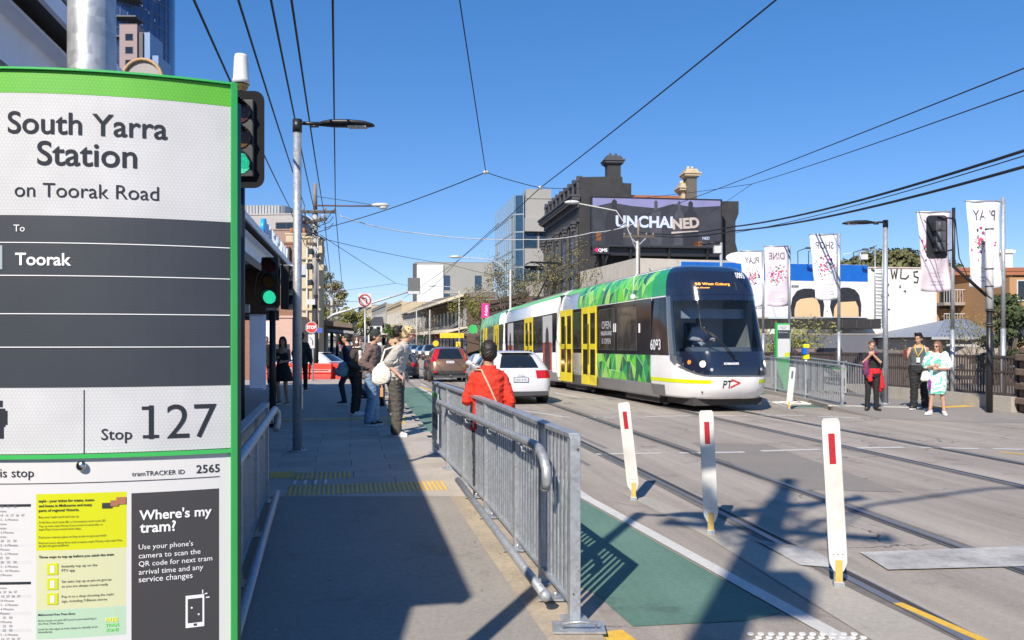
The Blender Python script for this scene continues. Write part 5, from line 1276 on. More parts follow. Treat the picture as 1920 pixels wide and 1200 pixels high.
t, fr, L_, zb = right_row('two storey dark brown brick shop with cream awnings beyond the tram', 95, 134, 7.4, mat('dark_brick', (.11, .075, .06), .85, 0, .25, 10), 1, AWC, off=7.2)
q = MB(); p = [fr.P(u, n_, z) for u in (2, 37) for n_, z in ((0, 7.6), (3.2, 6.5), (3.2, 6.2), (0, 7.2))]
q.add(p, [(0, 1, 5, 4), (1, 2, 6, 5), (2, 3, 7, 6), (0, 3, 2, 1), (4, 5, 6, 7), (0, 4, 7, 3)]); q.build('upper_awning', AWC, t, True)
right_row('brown roofed verandah shops with string of coloured signs in mid street', 135, 168, 7.4, PALE, 2, AWB, off=7.2)
right_row('ornate cream two storey terrace shops beyond the brown verandah', 170, 205, 10, CREAM, 3, AWC, off=7.2)
right_row('pale grey terrace of shops far down the right side of the street', 207, 250, 11, GREYC, 4, AWG, off=7.2)
right_row('cream corner building far down the street on the right', 252, 300, 12, CREAM, 5, AWG, off=7.2)
right_row('farthest pale row of shops on the right side of the street', 302, 380, 11, PALE, 6, None, off=7.2)
t = thing('verandah_roof', 'large brown hipped roof rising over the mid street shops', 'roof', (xm(135) + 12, 135, 6))
b0 = V((xm(108) + 6.4, 108, 6.9)); b1 = V((xm(166) + 6.4, 166, 7.2)); b2 = b1 + V((13, 2.5, 0)); b3 = b0 + V((13, 2.5, 0)); r0 = b0 + V((5.0, 6, 2.2)); r1 = b1 + V((7.5, -4, 3.0))
q = MB(); q.add([b0, b1, b2, b3, r0, r1], [(0, 1, 5, 4), (1, 2, 5), (2, 3, 4, 5), (3, 0, 4), (0, 3, 2, 1)]); q.build('roof', mat('brown_roof', (.17, .14, .11), .8, 0, .2, 2), t, True)
# far end of the street
for args in (('apartment_building', 'cream multi storey apartment block at the far end of the street', 672, 728, 572, 330, 20, PALE, 5, 6, True),
             ('house', 'white two storey building with dark roof at the end of the street', 690, 716, 610, 210, 12, mat('white_render', (.62, .63, .64), .7), 2, 2, False),
             ('apartment_building', 'pale blue grey block half hidden behind the no turn sign', 655, 680, 588, 420, 20, mat('bluish', (.42, .46, .5), .7), 4, 3, True),
             ('apartment_building', 'grey slab block left of the cream corner building far away', 738, 762, 578, 260, 14, mat('dim_grey', (.3, .3, .31), .7), 3, 2, True)):
 nm, lb_, x0, x1, yt, Y, dp, m, rows, cols, bal = args
 t, fr, w_, z_ = box_building(nm, lb_, 'building', x0, x1, yt, Y, dp, m)
 hh = z_ - gz(Y); windows(t, fr, [w_ * (i + .5) / cols for i in range(cols)], [gz(Y) + hh * (j + .6) / rows for j in range(rows)], w_ / cols * .5, hh / rows * .45, GLASSD, FRAME, 0)
 if not bal:
  q = MB(); a_ = fr.P(-.4, .4, z_); q.add([fr.P(-.4, .4, z_ + .1), fr.P(w_ + .4, .4, z_ + .1), fr.P(w_ * .8, -5, z_ + 2.4), fr.P(w_ * .2, -5, z_ + 2.4), fr.P(-.4, -11, z_ + .1), fr.P(w_ + .4, -11, z_ + .1)], [(0, 1, 2, 3), (1, 5, 2), (0, 3, 4), (3, 2, 5, 4)]); q.build('roof', DGREY, t, True)
# ---- left side buildings ----
t, fr, w_, z_ = box_building('metal_building', 'grey precast building with curved zinc rooftop box above the station awning', 'building', 440, 562, 404, 75, 5, mat('precast', (.36, .34, .33), .8, 0, .08, 1.5), yaw=-.1, zb=0)
q = MB(); zt1 = W(500, 385, 76).z; x0, x1 = W(455, 0, 76).x, W(536, 0, 76).x
ring = []
for i in range(9):
 a_ = R(90 * i / 8); ring.append((x1 - .8 + .8 * math.sin(a_), 76 + .8 - .8 * math.cos(a_)))
ring = [(x0, 76)] + ring + [(x1 + .5, 80), (x0, 80)]
q.loft([[V((x, y, z)) for x, y in ring] for z in (z_, zt1)], smooth=False); q.build('rooftop_box', ZINC, t, True)
for i in range(14):
 q = MB(); u = x0 + i * (x1 - x0) / 14; q.box(u, u + .03, 75.94, 75.998, z_, zt1); q.build('seam', DGREY, t, True)
windows(t, fr, [w_ * .82], [z_ - 1.3], 1.9, 1.0, GLASSD, FRAME, 0, mull=1)
q = MB(); q.bar(W(485, 404, 75), W(485, 386, 75), .05, .05); q.build('antenna', DGREY, t, True)
t, fr, w_, z_ = box_building('brick_building', 'dusty pink wall behind the station awning', 'building', 498, 560, 432, 66, 2, mat('dusty_pink', (.30, .2, .17), .85, 0, .1, 3), zb=0)
t, fr, w_, z_ = box_building('brick_building', 'cream block with two terracotta chimney pots behind the lamp post', 'building', 536, 574, 440, 58, 2, CREAM, zb=0)
for i in range(3):
 q = MB(); q.cyl(fr.P(.3 + i * .45, -.5, z_ + .1), fr.P(.3 + i * .45, -.5, z_ + .55), .14, .12, 10); q.build('chimney_pot', TILE, t, True)
t, fr, w_, z_ = box_building('brick_building', 'red brown brick wall with chimney stack beside the station letters', 'building', 517, 572, 457, 50, 1.5, BRICK, zb=0)
q = MB(); q.fbox(fr, w_ * .42, w_ * .5, .001, .25, 2, z_ - .2); q.build('drain_pipe', DGREY, t, True)
for j in range(6):
 q = MB(); q.fbox(fr, 0, w_ * .4, .001, .03, z_ - 1 - j * .9, z_ - .9 - j * .9); q.build('brick_course', mat('pale_brick_course', (.35, .25, .18), .85), t, True)
t, fr, w_, z_ = box_building('terrace_building', 'tall narrow cream terrace end wall behind the power pole', 'building', 566, 598, 447, 44, 1.2, CREAM, yaw=0, zb=0)
for z in (3.4, 4.6, 6.2): 
 q = MB(); q.fbox(fr, -.02, w_ + .12, .001, .15, z, z + .12); q.build('string_course', CREAM, t, True)
q = MB(); q.cyl(fr.P(.3, .08, .5), fr.P(.3, .08, z_ - .4), .06, n=8); q.build('drain_pipe', FRAMEW, t, True)
q = MB(); q.fbox(fr, w_ + .001, w_ + .3, -.6, .2, 5.6, 5.9); q.fbox(fr, w_ + .001, w_ + .2, -.5, .1, z_ - .8, z_ - .4); q.build('corbel', CREAM, t, True)
def left_row(label, Y0, Y1, h, m, aw, off=-13.0, seed=1):
 a, b = V((xm(Y0) + off, Y0, 0)), V((xm(Y1) + off, Y1, 0)); L_ = (b - a).length; fr = Fr(a, b - a, V((1, .155, 0))); zb = gz(Y0) - .2
 t = thing('shop_building', label, 'building', (a.x, a.y, zb))
 q = MB(); q.fbox(fr, 0, L_, -10, 0, zb, zb + h); q.build('wall', m, t, True)
 q = MB(); q.fbox(fr, 0, L_, -.2, .15, zb + h, zb + h + .3); q.build('parapet', m, t, True)
 n = max(2, int(L_ / 3.5)); s_ = L_ / n
 windows(t, fr, [s_ * (i + .5) for i in range(n)], [zb + h * .7], s_ * .4, h * .22, GLASSD, FRAMEW, 0, True)
 shopfront(t, fr, .3, L_ - .3, zb + .3, 2.2, n)
 f2 = Fr(a, (-1, -.155, 0), V((.155, -1, 0)))
 if aw:
  q = MB(); p = [fr.P(u, n_, z) for u in (0, L_) for n_, z in ((0, zb + 3.6), (2.6, zb + 3.3), (2.6, zb + 3.05), (0, zb + 3.3))]
  q.add(p, [(0, 1, 5, 4), (1, 2, 6, 5), (2, 3, 7, 6), (0, 3, 2, 1), (4, 5, 6, 7), (0, 4, 7, 3)]); q.build('awning', aw, t, True)
 return t, fr, L_, zb
left_row('brown brick shops with an awning just past the cream terrace', 45, 60, 4.6, BRICK, AWB, -9.6)
left_row('low shop with white parapet sign further along on the left', 62, 76, 4.0, PALE, AWG, -9.6)
left_row('row of small cream shops far along the left side', 80, 110, 6.0, CREAM, AWC, -12)
left_row('distant brick shops at the far left of the street', 114, 170, 7.0, BRICK, AWG, -12)
# ---- station building and canopy ----
t = thing('station_building', 'station building with a steel framed canopy, dark soffit and tall letters on its roof edge', 'building', (-6, 8, 0))
ce = V((-2.21, 0, 0)); cu_ = V((-.19, 1, 0)).normalized(); cf = Fr(ce, cu_, V((1, .19, 0)))
BEAM = mat('pale_blue_steel', (.72, .76, .84), .5, .1, .08, 2, dirt=.1); c0, c1 = .7, 25.2
q = MB(); q.fbox(cf, c0, c1, -.16, -.15, 3.47, 3.86); q.fbox(cf, c0, c1, -.26, -.02, 3.45, 3.47); q.fbox(cf, c0, c1, -.26, -.02, 3.86, 3.885); q.build('edge_beam', BEAM, t, True)
q = MB(); q.fbox(cf, c0 - .1, c1 + .1, -6.0, .10, 3.95, 4.03); q.build('canopy_roof', mat('canopy_roof', (.045, .04, .038), .7), t, True)
q = MB(); q.fbox(cf, c0 - .1, c1 + .1, .101, .14, 3.93, 4.06); q.build('gutter', BEAM, t, True)
SOFF = mat('timber_soffit', (.09, .05, .03), .7, 0, .25, 3)
for i in range(60):
 q = MB(); n0 = -5.9 + i * .095; q.fbox(cf, c0, c1, n0, n0 + .085, 3.905, 3.94)
 if i == 0: sb = q.build('soffit_board', SOFF, t, True)
 else: o = link('soffit_board', sb.data, t, True); o.location = cf.n * (i * .095)
q = MB()
for u in (2.0, 6.5, 11.0, 15.5, 20.0):
 q = MB(); q.fbox(cf, u, u + .15, -5.8, -.27, 3.6, 3.9); q.build('cross_beam', BEAM, t, True)
 q = MB(); p = cf.P(u + .07, -4.9, 0); q.cyl((p.x, p.y, .14), (p.x, p.y, 3.6), .09, n=14); q.build('column', mat('column_grey', (.2, .2, .21), .5), t, True)
for u in (14.3, 14.9, 9.3, 5.0):
 q = MB(); q.ell(cf.P(u, -.14, 3.74), .03, .015, .03, 8, 6); q.ell(cf.P(u, -.14, 3.58), .03, .015, .03, 8, 6); q.build('bolt', BLACK, t, True)
q = MB(); q.fbox(cf, c0, 27, -6.3, -6.0, .1, 3.95); q.build('wall', mat('station_wall', (.12, .10, .09), .8, 0, .15, 2), t, True)
q = MB(); q.fbox(cf, 25.25, 25.4, -6.0, -.3, 2.35, 3.94); q.build('end_screen', SOFF, t, True)
wf = Fr(cf.P(0, -5.99, 0), cu_, V((1, .19, 0)))
windows(t, wf, [4 + i * 3.2 for i in range(7)], [1.6], 2.5, 2.4, GLASSD, FRAME, 0, mull=1)
q = MB(); q.fbox(cf, 1.5, 26, -6.4, -4.4 + 2.3, 4.9, 6.3) if False else q.fbox(cf, 3, 11.6, -4.0, -1.55, 4.04, 5.95); q.build('upper_wall', mat('ochre_panel', (.62, .43, .16), .7, 0, .06, 4), t, True)
q = MB(); q.fbox(cf, 2.9, 11.7, -4.1, -1.45, 5.95, 6.3); q.build('upper_roof', mat('steel_grey_roof', (.2, .2, .22), .5), t, True)
# blue disc and tall letters standing on the canopy edge
q = MB(); p = cf.P(18.7, .0, 4.28); q.cyl(p - cf.n * .05, p + cf.n * .05, .24, n=28); q.build('round_sign', mat('sign_cyan', (.02, .32, .75), .35), t, True)
LF = mat('letter_face', (.55, .62, .72), .4)
u = 19.2
for ch in 'SOUTHYARRA':
 vs, fs, a0, a1 = text_mesh(ch, .02); s_ = .56; q = MB(); Mx = cf.M(u - a0 * s_, .04, 4.08); n_ = len(vs)
 q.add([Mx @ V((v.x * s_, v.y * s_, 0)) for v in vs], fs, False)
 q.add([Mx @ V((v.x * s_, v.y * s_, -.08)) for v in vs], [f[::-1] for f in fs], False)
 ec = {}
 for f in fs:
  for i in range(len(f)): e = (f[i], f[(i + 1) % len(f)]); ec[tuple(sorted(e))] = ec.get(tuple(sorted(e)), []) + [e]
 for k_, v_ in ec.items():
  if len(v_) == 1:
   a_, b_ = v_[0]; q.add([Mx @ V((vs[j].x * s_, vs[j].y * s_, z)) for j, z in ((a_, 0), (b_, 0), (b_, -.08), (a_, -.08))], [(0, 3, 2, 1)], False)
 q.build('roof_letter', LF, t, True, fix=False); u += (a1 - a0) * s_ + .2
q = MB(); q.fbox(cf, 18.3, u, -.02, .02, 4.03, 4.09); q.build('letter_rail', BLACK, t, True)
t = thing('shop_sign', 'small square shop sign with an orange and green seven under the canopy', 'sign', W(455, 575, 17))
a, b = W(443, 586, 17), W(467, 571, 17); q = MB(); q.box(a.x, b.x, 17, 17.06, a.z, b.z); q.build('panel', SIGNWHITE, t, True)
f2 = Fr((a.x, 17, 0), (1, 0, 0), (0, -1, 0)); text('lettering', '7', f2.M((b.x - a.x) * .62, .01, a.z + .02), .1, mat('sign_orange', (.8, .15, .02), .5), t, bold=.04)
q = MB(); q.box(-8, -2.55, -12, .55, 3.9, 4.05); q.box(-8, -7.6, -12, .55, 0, 3.9); [q.box(-2.9, -2.7, y, y + .2, 0, 3.9) for y in (-11, -7.5)]; q.build('added_shade_roof', mat('station_wall', (.12, .10, .09), .8), [o for o in COL.objects if o.name == 'station_building'][0], True)  # unseen roof beside and behind the viewer, added to shade the near left ramp
# back wall, lit shop behind the canopy end
t, fr, w_, z_ = box_building('shop_building', 'pinkish shop front with bright white panels past the station', 'building', 470, 548, 596, 41, 3, mat('pink_render', (.5, .33, .27), .8), zb=0)
q = MB(); q.fbox(fr, .8, w_ * .5, .001, .08, 1.7, z_ - .2); q.build('bright_panel', WHITE, t, True)
windows(t, fr, [w_ * .2, w_ * .75], [.9], w_ * .3, 1.2, GLASSD, FRAME, .0)
# ---- high rise top left ----
t = thing('glass_tower', 'tall curved blue glass apartment tower at the upper left', 'tower', (-100, 220, 0))
c = W(262, 0, 230); Rr_ = W(320, 0, 230).x - W(262, 0, 230).x - 1; q = MB(); TH = 190; n = 40
cx0 = c.x - 8; RT = W(320, 0, 232).x - cx0
q = MB(); q.sm = True; q.loft([[V((cx0 + RT * math.cos(2 * math.pi * i / n), 232 + RT * math.sin(2 * math.pi * i / n), z)) for i in range(n)] for z in (0, TH)]); q.build('wall', mat('tower_glass', (.05, .09, .2), .12, .35, .35, .25, spec=.9), t, True)
for j in range(26):
 q = MB(); z = 60 + j * 3.4; q.tube([(cx0 + (RT + .05) * math.cos(R(-180 + i * 9)), 232 + (RT + .05) * math.sin(R(-180 + i * 9)), z) for i in range(21)], .13, 4); q.build('floor_band', mat('tower_band', (.12, .16, .26), .4), t, True)
for i in range(26):
 a_ = R(-175 + i * 6.8); q = MB(); p = V((cx0 + (RT + .05) * math.cos(a_), 232 + (RT + .05) * math.sin(a_), 0)); q.bar(p + V((0, 0, 60)), p + V((0, 0, 150)), .12, .12); q.build('mullion', mat('tower_mullion', (.1, .13, .2), .4), t, True)
random.seed(2)
for i in range(40):
 j, k2 = random.randint(0, 24), random.randint(9, 22); a_ = R(-175 + k2 * 6.8 + 3.4); q = MB(); p = V((cx0 + (RT + .06) * math.cos(a_), 232 + (RT + .06) * math.sin(a_), 60 + j * 3.4 + 1.7)); d = V((-math.sin(a_), math.cos(a_), 0)); q.bar(p - d * .9, p + d * .9, 2.2, .06, (math.cos(a_), math.sin(a_), 0)); q.build('blind', mat('tower_blind', (.26, .32, .42), .5), t, True)
for j in range(8):
 q = MB(); z = 84 + j * 5.4; p = W(240, 0, 218); q.box(p.x - 6, p.x + 3.0, 216, 221, z, z + .35); q.build('balcony', DGREY, t, True)
t, fr, w_, z_ = box_building('apartment_building', 'pinkish apartment block with small windows before the glass tower', 'building', 224, 257, 46, 190, 10, mat('dull_pink', (.27, .2, .2), .7, 0, .08, 1), zb=0)
windows(t, fr, [w_ * .55], [z_ - 3.0, z_ - 6.1, z_ - 9.2], 1.7, 1.5, GLASSD, FRAME, 0)
q = MB(); q.fbox(fr, w_ + .001, w_ + 1.1, -6, -.5, 40, z_ - 1.6); q.build('side_wall', FRAME, t, True); q = MB(); q.fbox(fr, w_ + 1.101, w_ + 2.6, -8, -1, 40, z_ - 1.5); q.build('side_screen', mat('blue_screen', (.16, .25, .42), .35), t, True); q = MB(); q.fbox(fr, w_ + 3.2, w_ + 4.6, -8, -1, 40, z_ - 7); q.build('side_screen', mat('blue_screen', (.16, .25, .42), .35), t, True)
# round hooded vent with tan edge
t = thing('roof_barrel', 'tan edged barrel shaped roof end above the sign', 'roof', W(268, 125, 16))
p = W(268, 142, 16); q = MB(); r0 = .40; pts = [V((p.x + r0 * math.cos(R(a_)), 16, p.z - .1 + r0 * 1.05 * math.sin(R(a_)))) for a_ in range(0, 181, 15)]
q.loft([pts + [V((p.x - r0, 16, p.z - 1)), V((p.x + r0, 16, p.z - 1))], [x + V((-3.5, 5, 0)) for x in pts + [V((p.x - r0, 16, p.z - 1)), V((p.x + r0, 16, p.z - 1))]]], smooth=False); q.build('barrel', mat('barrel_grey', (.3, .28, .27), .7), t, True)
q = MB(); q.tube([x + V((0, -.03, 0)) for x in pts], .035, 8); q.build('rim', mat('tan_rim', (.42, .27, .14), .7), t, True)
# =============== right side of the road ===============
def fx(Y): return 11.5 - .2 * (Y - 18.8)
# white rendered wall, billboard
t = thing('rendered_wall', 'white rendered side wall with black graffiti letters and a ladder', 'wall', W(1627, 640, 46))
a, b = W(1560, 0, 46), W(1757, 0, 46.6); fr = Fr((a.x, 46, 0), V((b.x - a.x, .6, 0)), V((.03, -1, 0))); w_ = b.x - a.x; z1 = W(1700, 503, 46.3).z; z0 = W(1700, 628, 46).z
q = MB(); q.fbox(fr, 0, w_, -6, 0, -5, z1); q.build('wall', mat('white_wall', (.66, .65, .62), .8, 0, .06, 1.5, dirt=.15), t, True)
q = MB(); q.fbox(fr, 0, w_ + .04, -.3, .05, z1, z1 + .08); q.build('coping', mat('worn_coping', (.5, .42, .36), .8, 0, .2, 5), t, True)
GR = mat('graffiti_black', (.03, .03, .03), .6)
def px2(px, py, off=.03): p = W(px, py, 46.2); return fr.P((p.x - a.x), off, p.z)
def scrawl(pts, r=.042, nm='graffiti'):
 q = MB(); q.tube([px2(*p) for p in pts], r, 5); q.build(nm, GR, t, True)
scrawl([(1673, 504), (1676, 522), (1680, 508), (1682, 522), (1685, 504)]); scrawl([(1693, 503), (1692, 521), (1702, 522), (1708, 516)]); scrawl([(1726, 508), (1718, 509), (1719, 517), (1727, 520), (1725, 529), (1718, 528)])
scrawl([(1656, 532), (1668, 532), (1661, 548), (1654, 556)], .04); scrawl([(1668, 552), (1661, 560), (1664, 572), (1657, 578), (1670, 580)], .04); scrawl([(1690, 534), (1692, 537), (1689, 539)], .03); scrawl([(1698, 546), (1701, 544), (1702, 548)], .03); scrawl([(1634, 505), (1640, 508)], .05)
q = MB()
for x in (1636, 1651): q.tube([px2(x, 460, .35), px2(x, 605, .35)], .03, 6)
q.build('ladder_rail', GALV, t, True)
for i in range(16):
 q = MB(); y = 502 + i * 6.6; q.tube([px2(1636, y, .35), px2(1651, y, .35)], .018, 6); q.build('ladder_rung', GALV, t, True)
q = MB(); q.tube([px2(1580, 494, .0), px2(1580, 477, .0), px2(1650, 468, .0)], .025, 5); q.tube([px2(1613, 494, .0), px2(1613, 470, .0)], .03, 5); q.build('roof_railing', GALV, t, True)
q = MB(); p = px2(1622, 481, -.2); q.cbox(p, .45, .2, .3); q.build('roof_box', FRAMEW, t, True)
t = thing('billboard', 'billboard with a blue band and two half heads showing hair before and after', 'billboard', W(1450, 640, 45.5))
a, b = W(1277, 480, 43.6), W(1627, 497, 46.0 - .25); fr = Fr((a.x, a.y, 0), V((b.x - a.x, b.y - a.y, 0)), V((b.y - a.y, -(b.x - a.x), 0))); bw = V((b.x - a.x, b.y - a.y)).length
ztop, zbt = b.z, W(1600, 596, 45.9).z
def uz(px, py):
 kx = (px - 960) / 1500; u = (kx * a.y - a.x) / (fr.u.x - kx * fr.u.y); Yp = a.y + fr.u.y * u; return u, 1.7 + (640 - py) * Yp / 1500
q = MB(); q.fbox(fr, 0, bw, -.3, 0, zbt, ztop); q.build('panel', mat('print_white', (.68, .68, .7), .5), t, True)
BLU = mat('print_blue', (.005, .11, .45), .45)
flat('printed_band', fr, [(0, uz(1600, 528)[1]), (bw, uz(1600, 528)[1]), (bw, ztop - .01), (0, ztop - .01)], .005, BLU, t)
q = MB(); q.ell(fr.P(*[uz(1392, 490)[0], .0], uz(1392, 484)[1]), 1.0, .012, .35, 16, 8, Matrix.Rotation(math.atan2(fr.u.y, fr.u.x), 3, 'Z')); q.build('printed_cloud', mat('print_white', (.68, .68, .7), .5), t, True)
SKIN = mat('print_skin', (.68, .46, .26), .5, 0, .05, 1); HAIR = mat('print_hair', (.022, .022, .025), .5, 0, .6, 6)
for (cx, flatt) in ((1514.5, 1), (1587, 0)):
 hp = [(-31, 594), (-32, 575), (-29, 558), (-20, 545), (-8, 541), (6, 541), (18, 545), (27, 556), (31, 572), (29, 594)] if flatt else [(-26, 594), (-31, 575), (-28, 557), (-19, 545), (-8, 539), (4, 539), (16, 543), (24, 553), (28, 572), (27, 594)]
 flat('printed_hair', fr, [uz(cx + x, y) for x, y in hp][::-1], .008, HAIR, t)
 sp = [(-25, 594), (-25, 580), (-21, 566), (-14, 561), (-2, 559), (10, 558), (17, 562), (22, 572), (24, 594)] if flatt else [(-24, 594), (-23, 578), (-17, 567), (0, 566), (17, 565), (22, 576), (23, 594)]
 flat('printed_forehead', fr, [uz(cx + x, y) for x, y in sp][::-1], .014, SKIN, t)
flat('printed_tag', fr, [uz(1484, 539), uz(1497, 539), uz(1497, 535), uz(1484, 535)], .014, INK, t)
text('lettering', 'BEFORE', fr.M(uz(1490.5, 538)[0], .017, uz(1490, 538.2)[1]), .3, INKW, t)
text('lettering', 'ashley & martin', fr.M(uz(1418, 579)[0], .017, uz(1418, 579)[1]), 1.0, INK, t)
q = MB(); g0, g1 = uz(1425, 628)[1], uz(1425, 598)[1]; q.fbox(fr, uz(1380, 600)[0], bw + .2, -.9, .9, g0 + .35, g1); q.build('gantry', mat('gantry_black', (.03, .028, .027), .8, 0, .3, 3), t, True)
for i in range(9):
 q = MB(); u = uz(1430 + i * 26, 600)[0]; q.fbox(fr, u, u + .05, .901, .96, g0 + .4, g1 - .05); q.build('gantry_post', DGREY, t, True)
for x, y in ((1496, 470), (1516, 492), (1600, 492)):
 q = MB(); u, z = uz(x, 497); q.tube([fr.P(u, 0, ztop), fr.P(u, .0, ztop + .7), fr.P(u, 1.1, ztop + .8)], .025, 5); q.cbox(fr.P(u, 1.1, ztop + .75), .3, .15, .1); q.build('spot_lamp', DGREY, t, True)
t = thing('retaining_wall', 'long dark blue grey wall below the billboard and white wall', 'wall', W(1600, 660, 42))
q = MB(); a, b = W(1405, 0, 42), W(1800, 0, 43); q.box(a.x, b.x, 42, 42.3, -6, W(0, 627, 42.0).z); q.build('wall', mat('blue_grey_wall', (.12, .125, .15), .8, 0, .15, .7, dirt=.12), t, True)
q = MB(); q.box(a.x, b.x, 41.97, 42.33, W(0, 627, 42).z, W(0, 625.8, 42).z); q.build('coping', mat('worn_coping', (.5, .42, .36), .8, 0, .2, 5), t, True)
# shed with hipped roof
t = thing('shed', 'small shed with pale grey hipped metal roof below the orange flats', 'shed', W(1800, 650, 38))
e0, e1 = W(1748, 632, 36), W(1880, 632, 38); rg0, rg1 = W(1772, 600, 41), W(1810, 599, 41)
q = MB(); RFM = mat('metal_roof', (.27, .3, .34), .5, .2, .1, 2); bk0, bk1 = e0 + V((0, 8, 0)), e1 + V((0, 8, 0)); q.add([e0, e1, rg1, rg0, bk0, bk1], [(0, 1, 2, 3), (1, 5, 2), (0, 3, 4), (3, 2, 5, 4)]); q.build('roof', RFM, t, True)
for i in range(14):
 s_ = (i + .5) / 14; q = MB(); q.bar(e0.lerp(e1, s_) + V((0, 0, .02)), rg0.lerp(rg1, s_) + V((0, 0, .02)), .04, .04); q.build('roof_seam', RFM, t, True)
q = MB(); q.box(e0.x + .3, e1.x - .3, 37.2, 43, -6, e0.z - .05); q.build('wall', mat('shed_board', (.34, .29, .25), .85, 0, .2, 5), t, True)
q = MB(); q.bar(e0 + V((0, -.05, -.05)), e1 + V((0, -.05, -.05)), .12, .12); q.bar(W(1775, 647, 35.5), W(1880, 649, 35.5), .1, .1); q.build('gutter', FRAMEW, t, True)
# orange flats
t, fr, w_, z_ = box_building('apartment_building', 'orange brick flats with balconies under a terracotta tiled roof', 'building', 1750, 1893, 514, 62, 14, mat('orange_brick', (.40, .22, .10), .85, 0, .12, 9, .2, 60), yaw=.0, zb=-6)
fo = Fr(W(1893, 0, 55) * V((1, 1, 0)), (1, 0, 0), (0, -1, 0)); q = MB(); q.fbox(fo, 0, 9, -12, 0, -6, W(0, 520, 55).z); q.build('wall', mat('orange_brick', (.50, .25, .08), .85, 0, .12, 9, .2, 60), t, True)
windows(t, fo, [.95, 3.0], [2.6, .2, 5.2], .8, 1.3, GLASSD, FRAMEW, 0, True)
rz = z_ + .1
q = MB(); q.add([fr.P(-1, 1.0, rz), fr.P(w_ + 9, 1.0, rz), fr.P(w_ + 6, -6, rz + .9), fr.P(3, -6, rz + .9), fr.P(-1, -14, rz), fr.P(w_ + 9, -14, rz), fr.P(-1, 1.0, rz - .25), fr.P(w_ + 9, 1.0, rz - .25)], [(0, 1, 2, 3), (1, 5, 2), (0, 3, 4), (3, 2, 5, 4), (0, 6, 7, 1)]); q.build('roof', TILE, t, True)
for r in range(9):
 q = MB(); s_ = (r + .5) / 9.0; p0 = fr.P(-1, 1.0, rz).lerp(fr.P(3, -6, rz + .9), s_); p1 = fr.P(w_ + 9, 1.0, rz).lerp(fr.P(w_ + 6, -6, rz + .9), s_); q.bar(p0 + V((0, 0, .05)), p1 + V((0, 0, .05)), .3, .05); q.build('tile_course', TILE, t, True)
BR = mat('balcony_slab', (.3, .27, .24), .8)
for z in (W(0, 568, 62).z, W(0, 612, 62).z):
 q = MB(); q.fbox(fr, 0, 5.3, .001, 1.6, z - .25, z - .02); q.build('balcony_floor', BR, t, True)
 q = MB(); q.fbox(fr, .0, 5.3, 1.5, 1.56, z + .9, z + .96); q.build('balcony_rail', FRAMEW, t, True)
 for i in range(27):
  q = MB(); q.fbox(fr, i * .2, i * .2 + .03, 1.51, 1.54, z - .02, z + .9)
  if i == 0: bb_ = q.build('balcony_bar', FRAMEW, t, True)
  else: o = link('balcony_bar', bb_.data, t, True); o.location = fr.u * (i * .2)
windows(t, fr, [1.2, 3.8], [z_ - 1.8, z_ - 4.4], 1.3, 1.6, GLASSD, FRAME, 0, mull=1)
windows(t, fr, [w_ - 1.2, 6.3], [z_ - 1.9, z_ - 4.5], .9, 1.2, GLASSD, FRAMEW, 0, True)
q = MB(); q.fbox(fr, w_ * .55, w_ * .58, .001, .12, -3, z_ - .1); q.fbox(fr, 5.35, 5.5, .001, .1, -3, z_ - .1); q.build('drain_pipe', mat('tan_pipe', (.45, .3, .18), .7), t, True)
t = thing('chimney_stack', 'white chimney stack standing above the terracotta roof', 'chimney', W(1885, 500, 70)); q = MB(); a, b = W(1877, 498, 70), W(1899, 468, 70); q.box(a.x, b.x, 70, 71, a.z - 3, b.z); q.box(a.x - .15, b.x + .15, 69.85, 71.15, b.z - .3, b.z - .05); q.build('stack', WHITE, t, True)
# fence on its low concrete wall
FB = mat('brown_fence', (.065, .05, .045), .7, 0, .25, 6)
t = thing('parapet_wall', 'low concrete wall under the brown fence on the right', 'wall', (fx(20), 20, .1))
q = MB()
for Y0, Y1 in ((18.4, 24), (24, 30), (30, 44)):
 f2 = Fr((fx(Y0), Y0, 0), V((fx(Y1) - fx(Y0), Y1 - Y0, 0)), V((-1, -.2, 0))); L_ = math.hypot(fx(Y1) - fx(Y0), Y1 - Y0); q = MB(); q.fbox(f2, 0, L_, -.35, .12, gz(Y1) - .1, gz((Y0 + Y1) / 2) + .42 - (0 if Y0 < 30 else .05)); q.build('wall_block', CONC, t, True)
t = thing('picket_fence', 'dark brown metal fence of close vertical bars on the low wall at right', 'fence', (fx(20), 20, .4))
pk = MB(); pk.box(-.018, .018, -.012, .012, 0, 1.0); pm = None; rest = MB()
i = 0; Y = 18.5
while Y < 42:
 x = fx(Y) + .08; z0 = gz(Y) + .47; hh = .9
 if i < 200:
  if pm is None: o = pk.build('picket', FB, t, True); pm = o.data
  else: o = link('picket', pm, t, True)
  o.location = (x, Y, z0); o.scale = (1, 1, hh + (.0)); o.rotation_euler = (0, 0, R(11))
 else: rest.box(x - .018, x + .018, Y - .012, Y + .012, z0, z0 + hh)
 i += 1; Y += .085
rest.build('picket', FB, t, True, kind='stuff')
for Y0, Y1 in ((18.4, 24), (24, 30), (30, 42)):
 for dz in (.46, .98, 1.33):
  q = MB(); q.bar((fx(Y0) + .08, Y0, gz(Y0) + dz), (fx(Y1) + .08, Y1, gz(Y1) + dz), .05, .05); q.build('fence_rail', FB, t, True)
for k in range(11):
 Y0 = 18.45 + k * 2.3; q = MB(); q.box(fx(Y0) + .04, fx(Y0) + .13, Y0 - .045, Y0 + .045, gz(Y0) + .1, gz(Y0) + 1.42); q.build('fence_post', FB, t, True)
t = thing('stone_pier', 'rough brown stone pier at the end of the fence on the right edge', 'pier', (11.9, 18.0, 0))
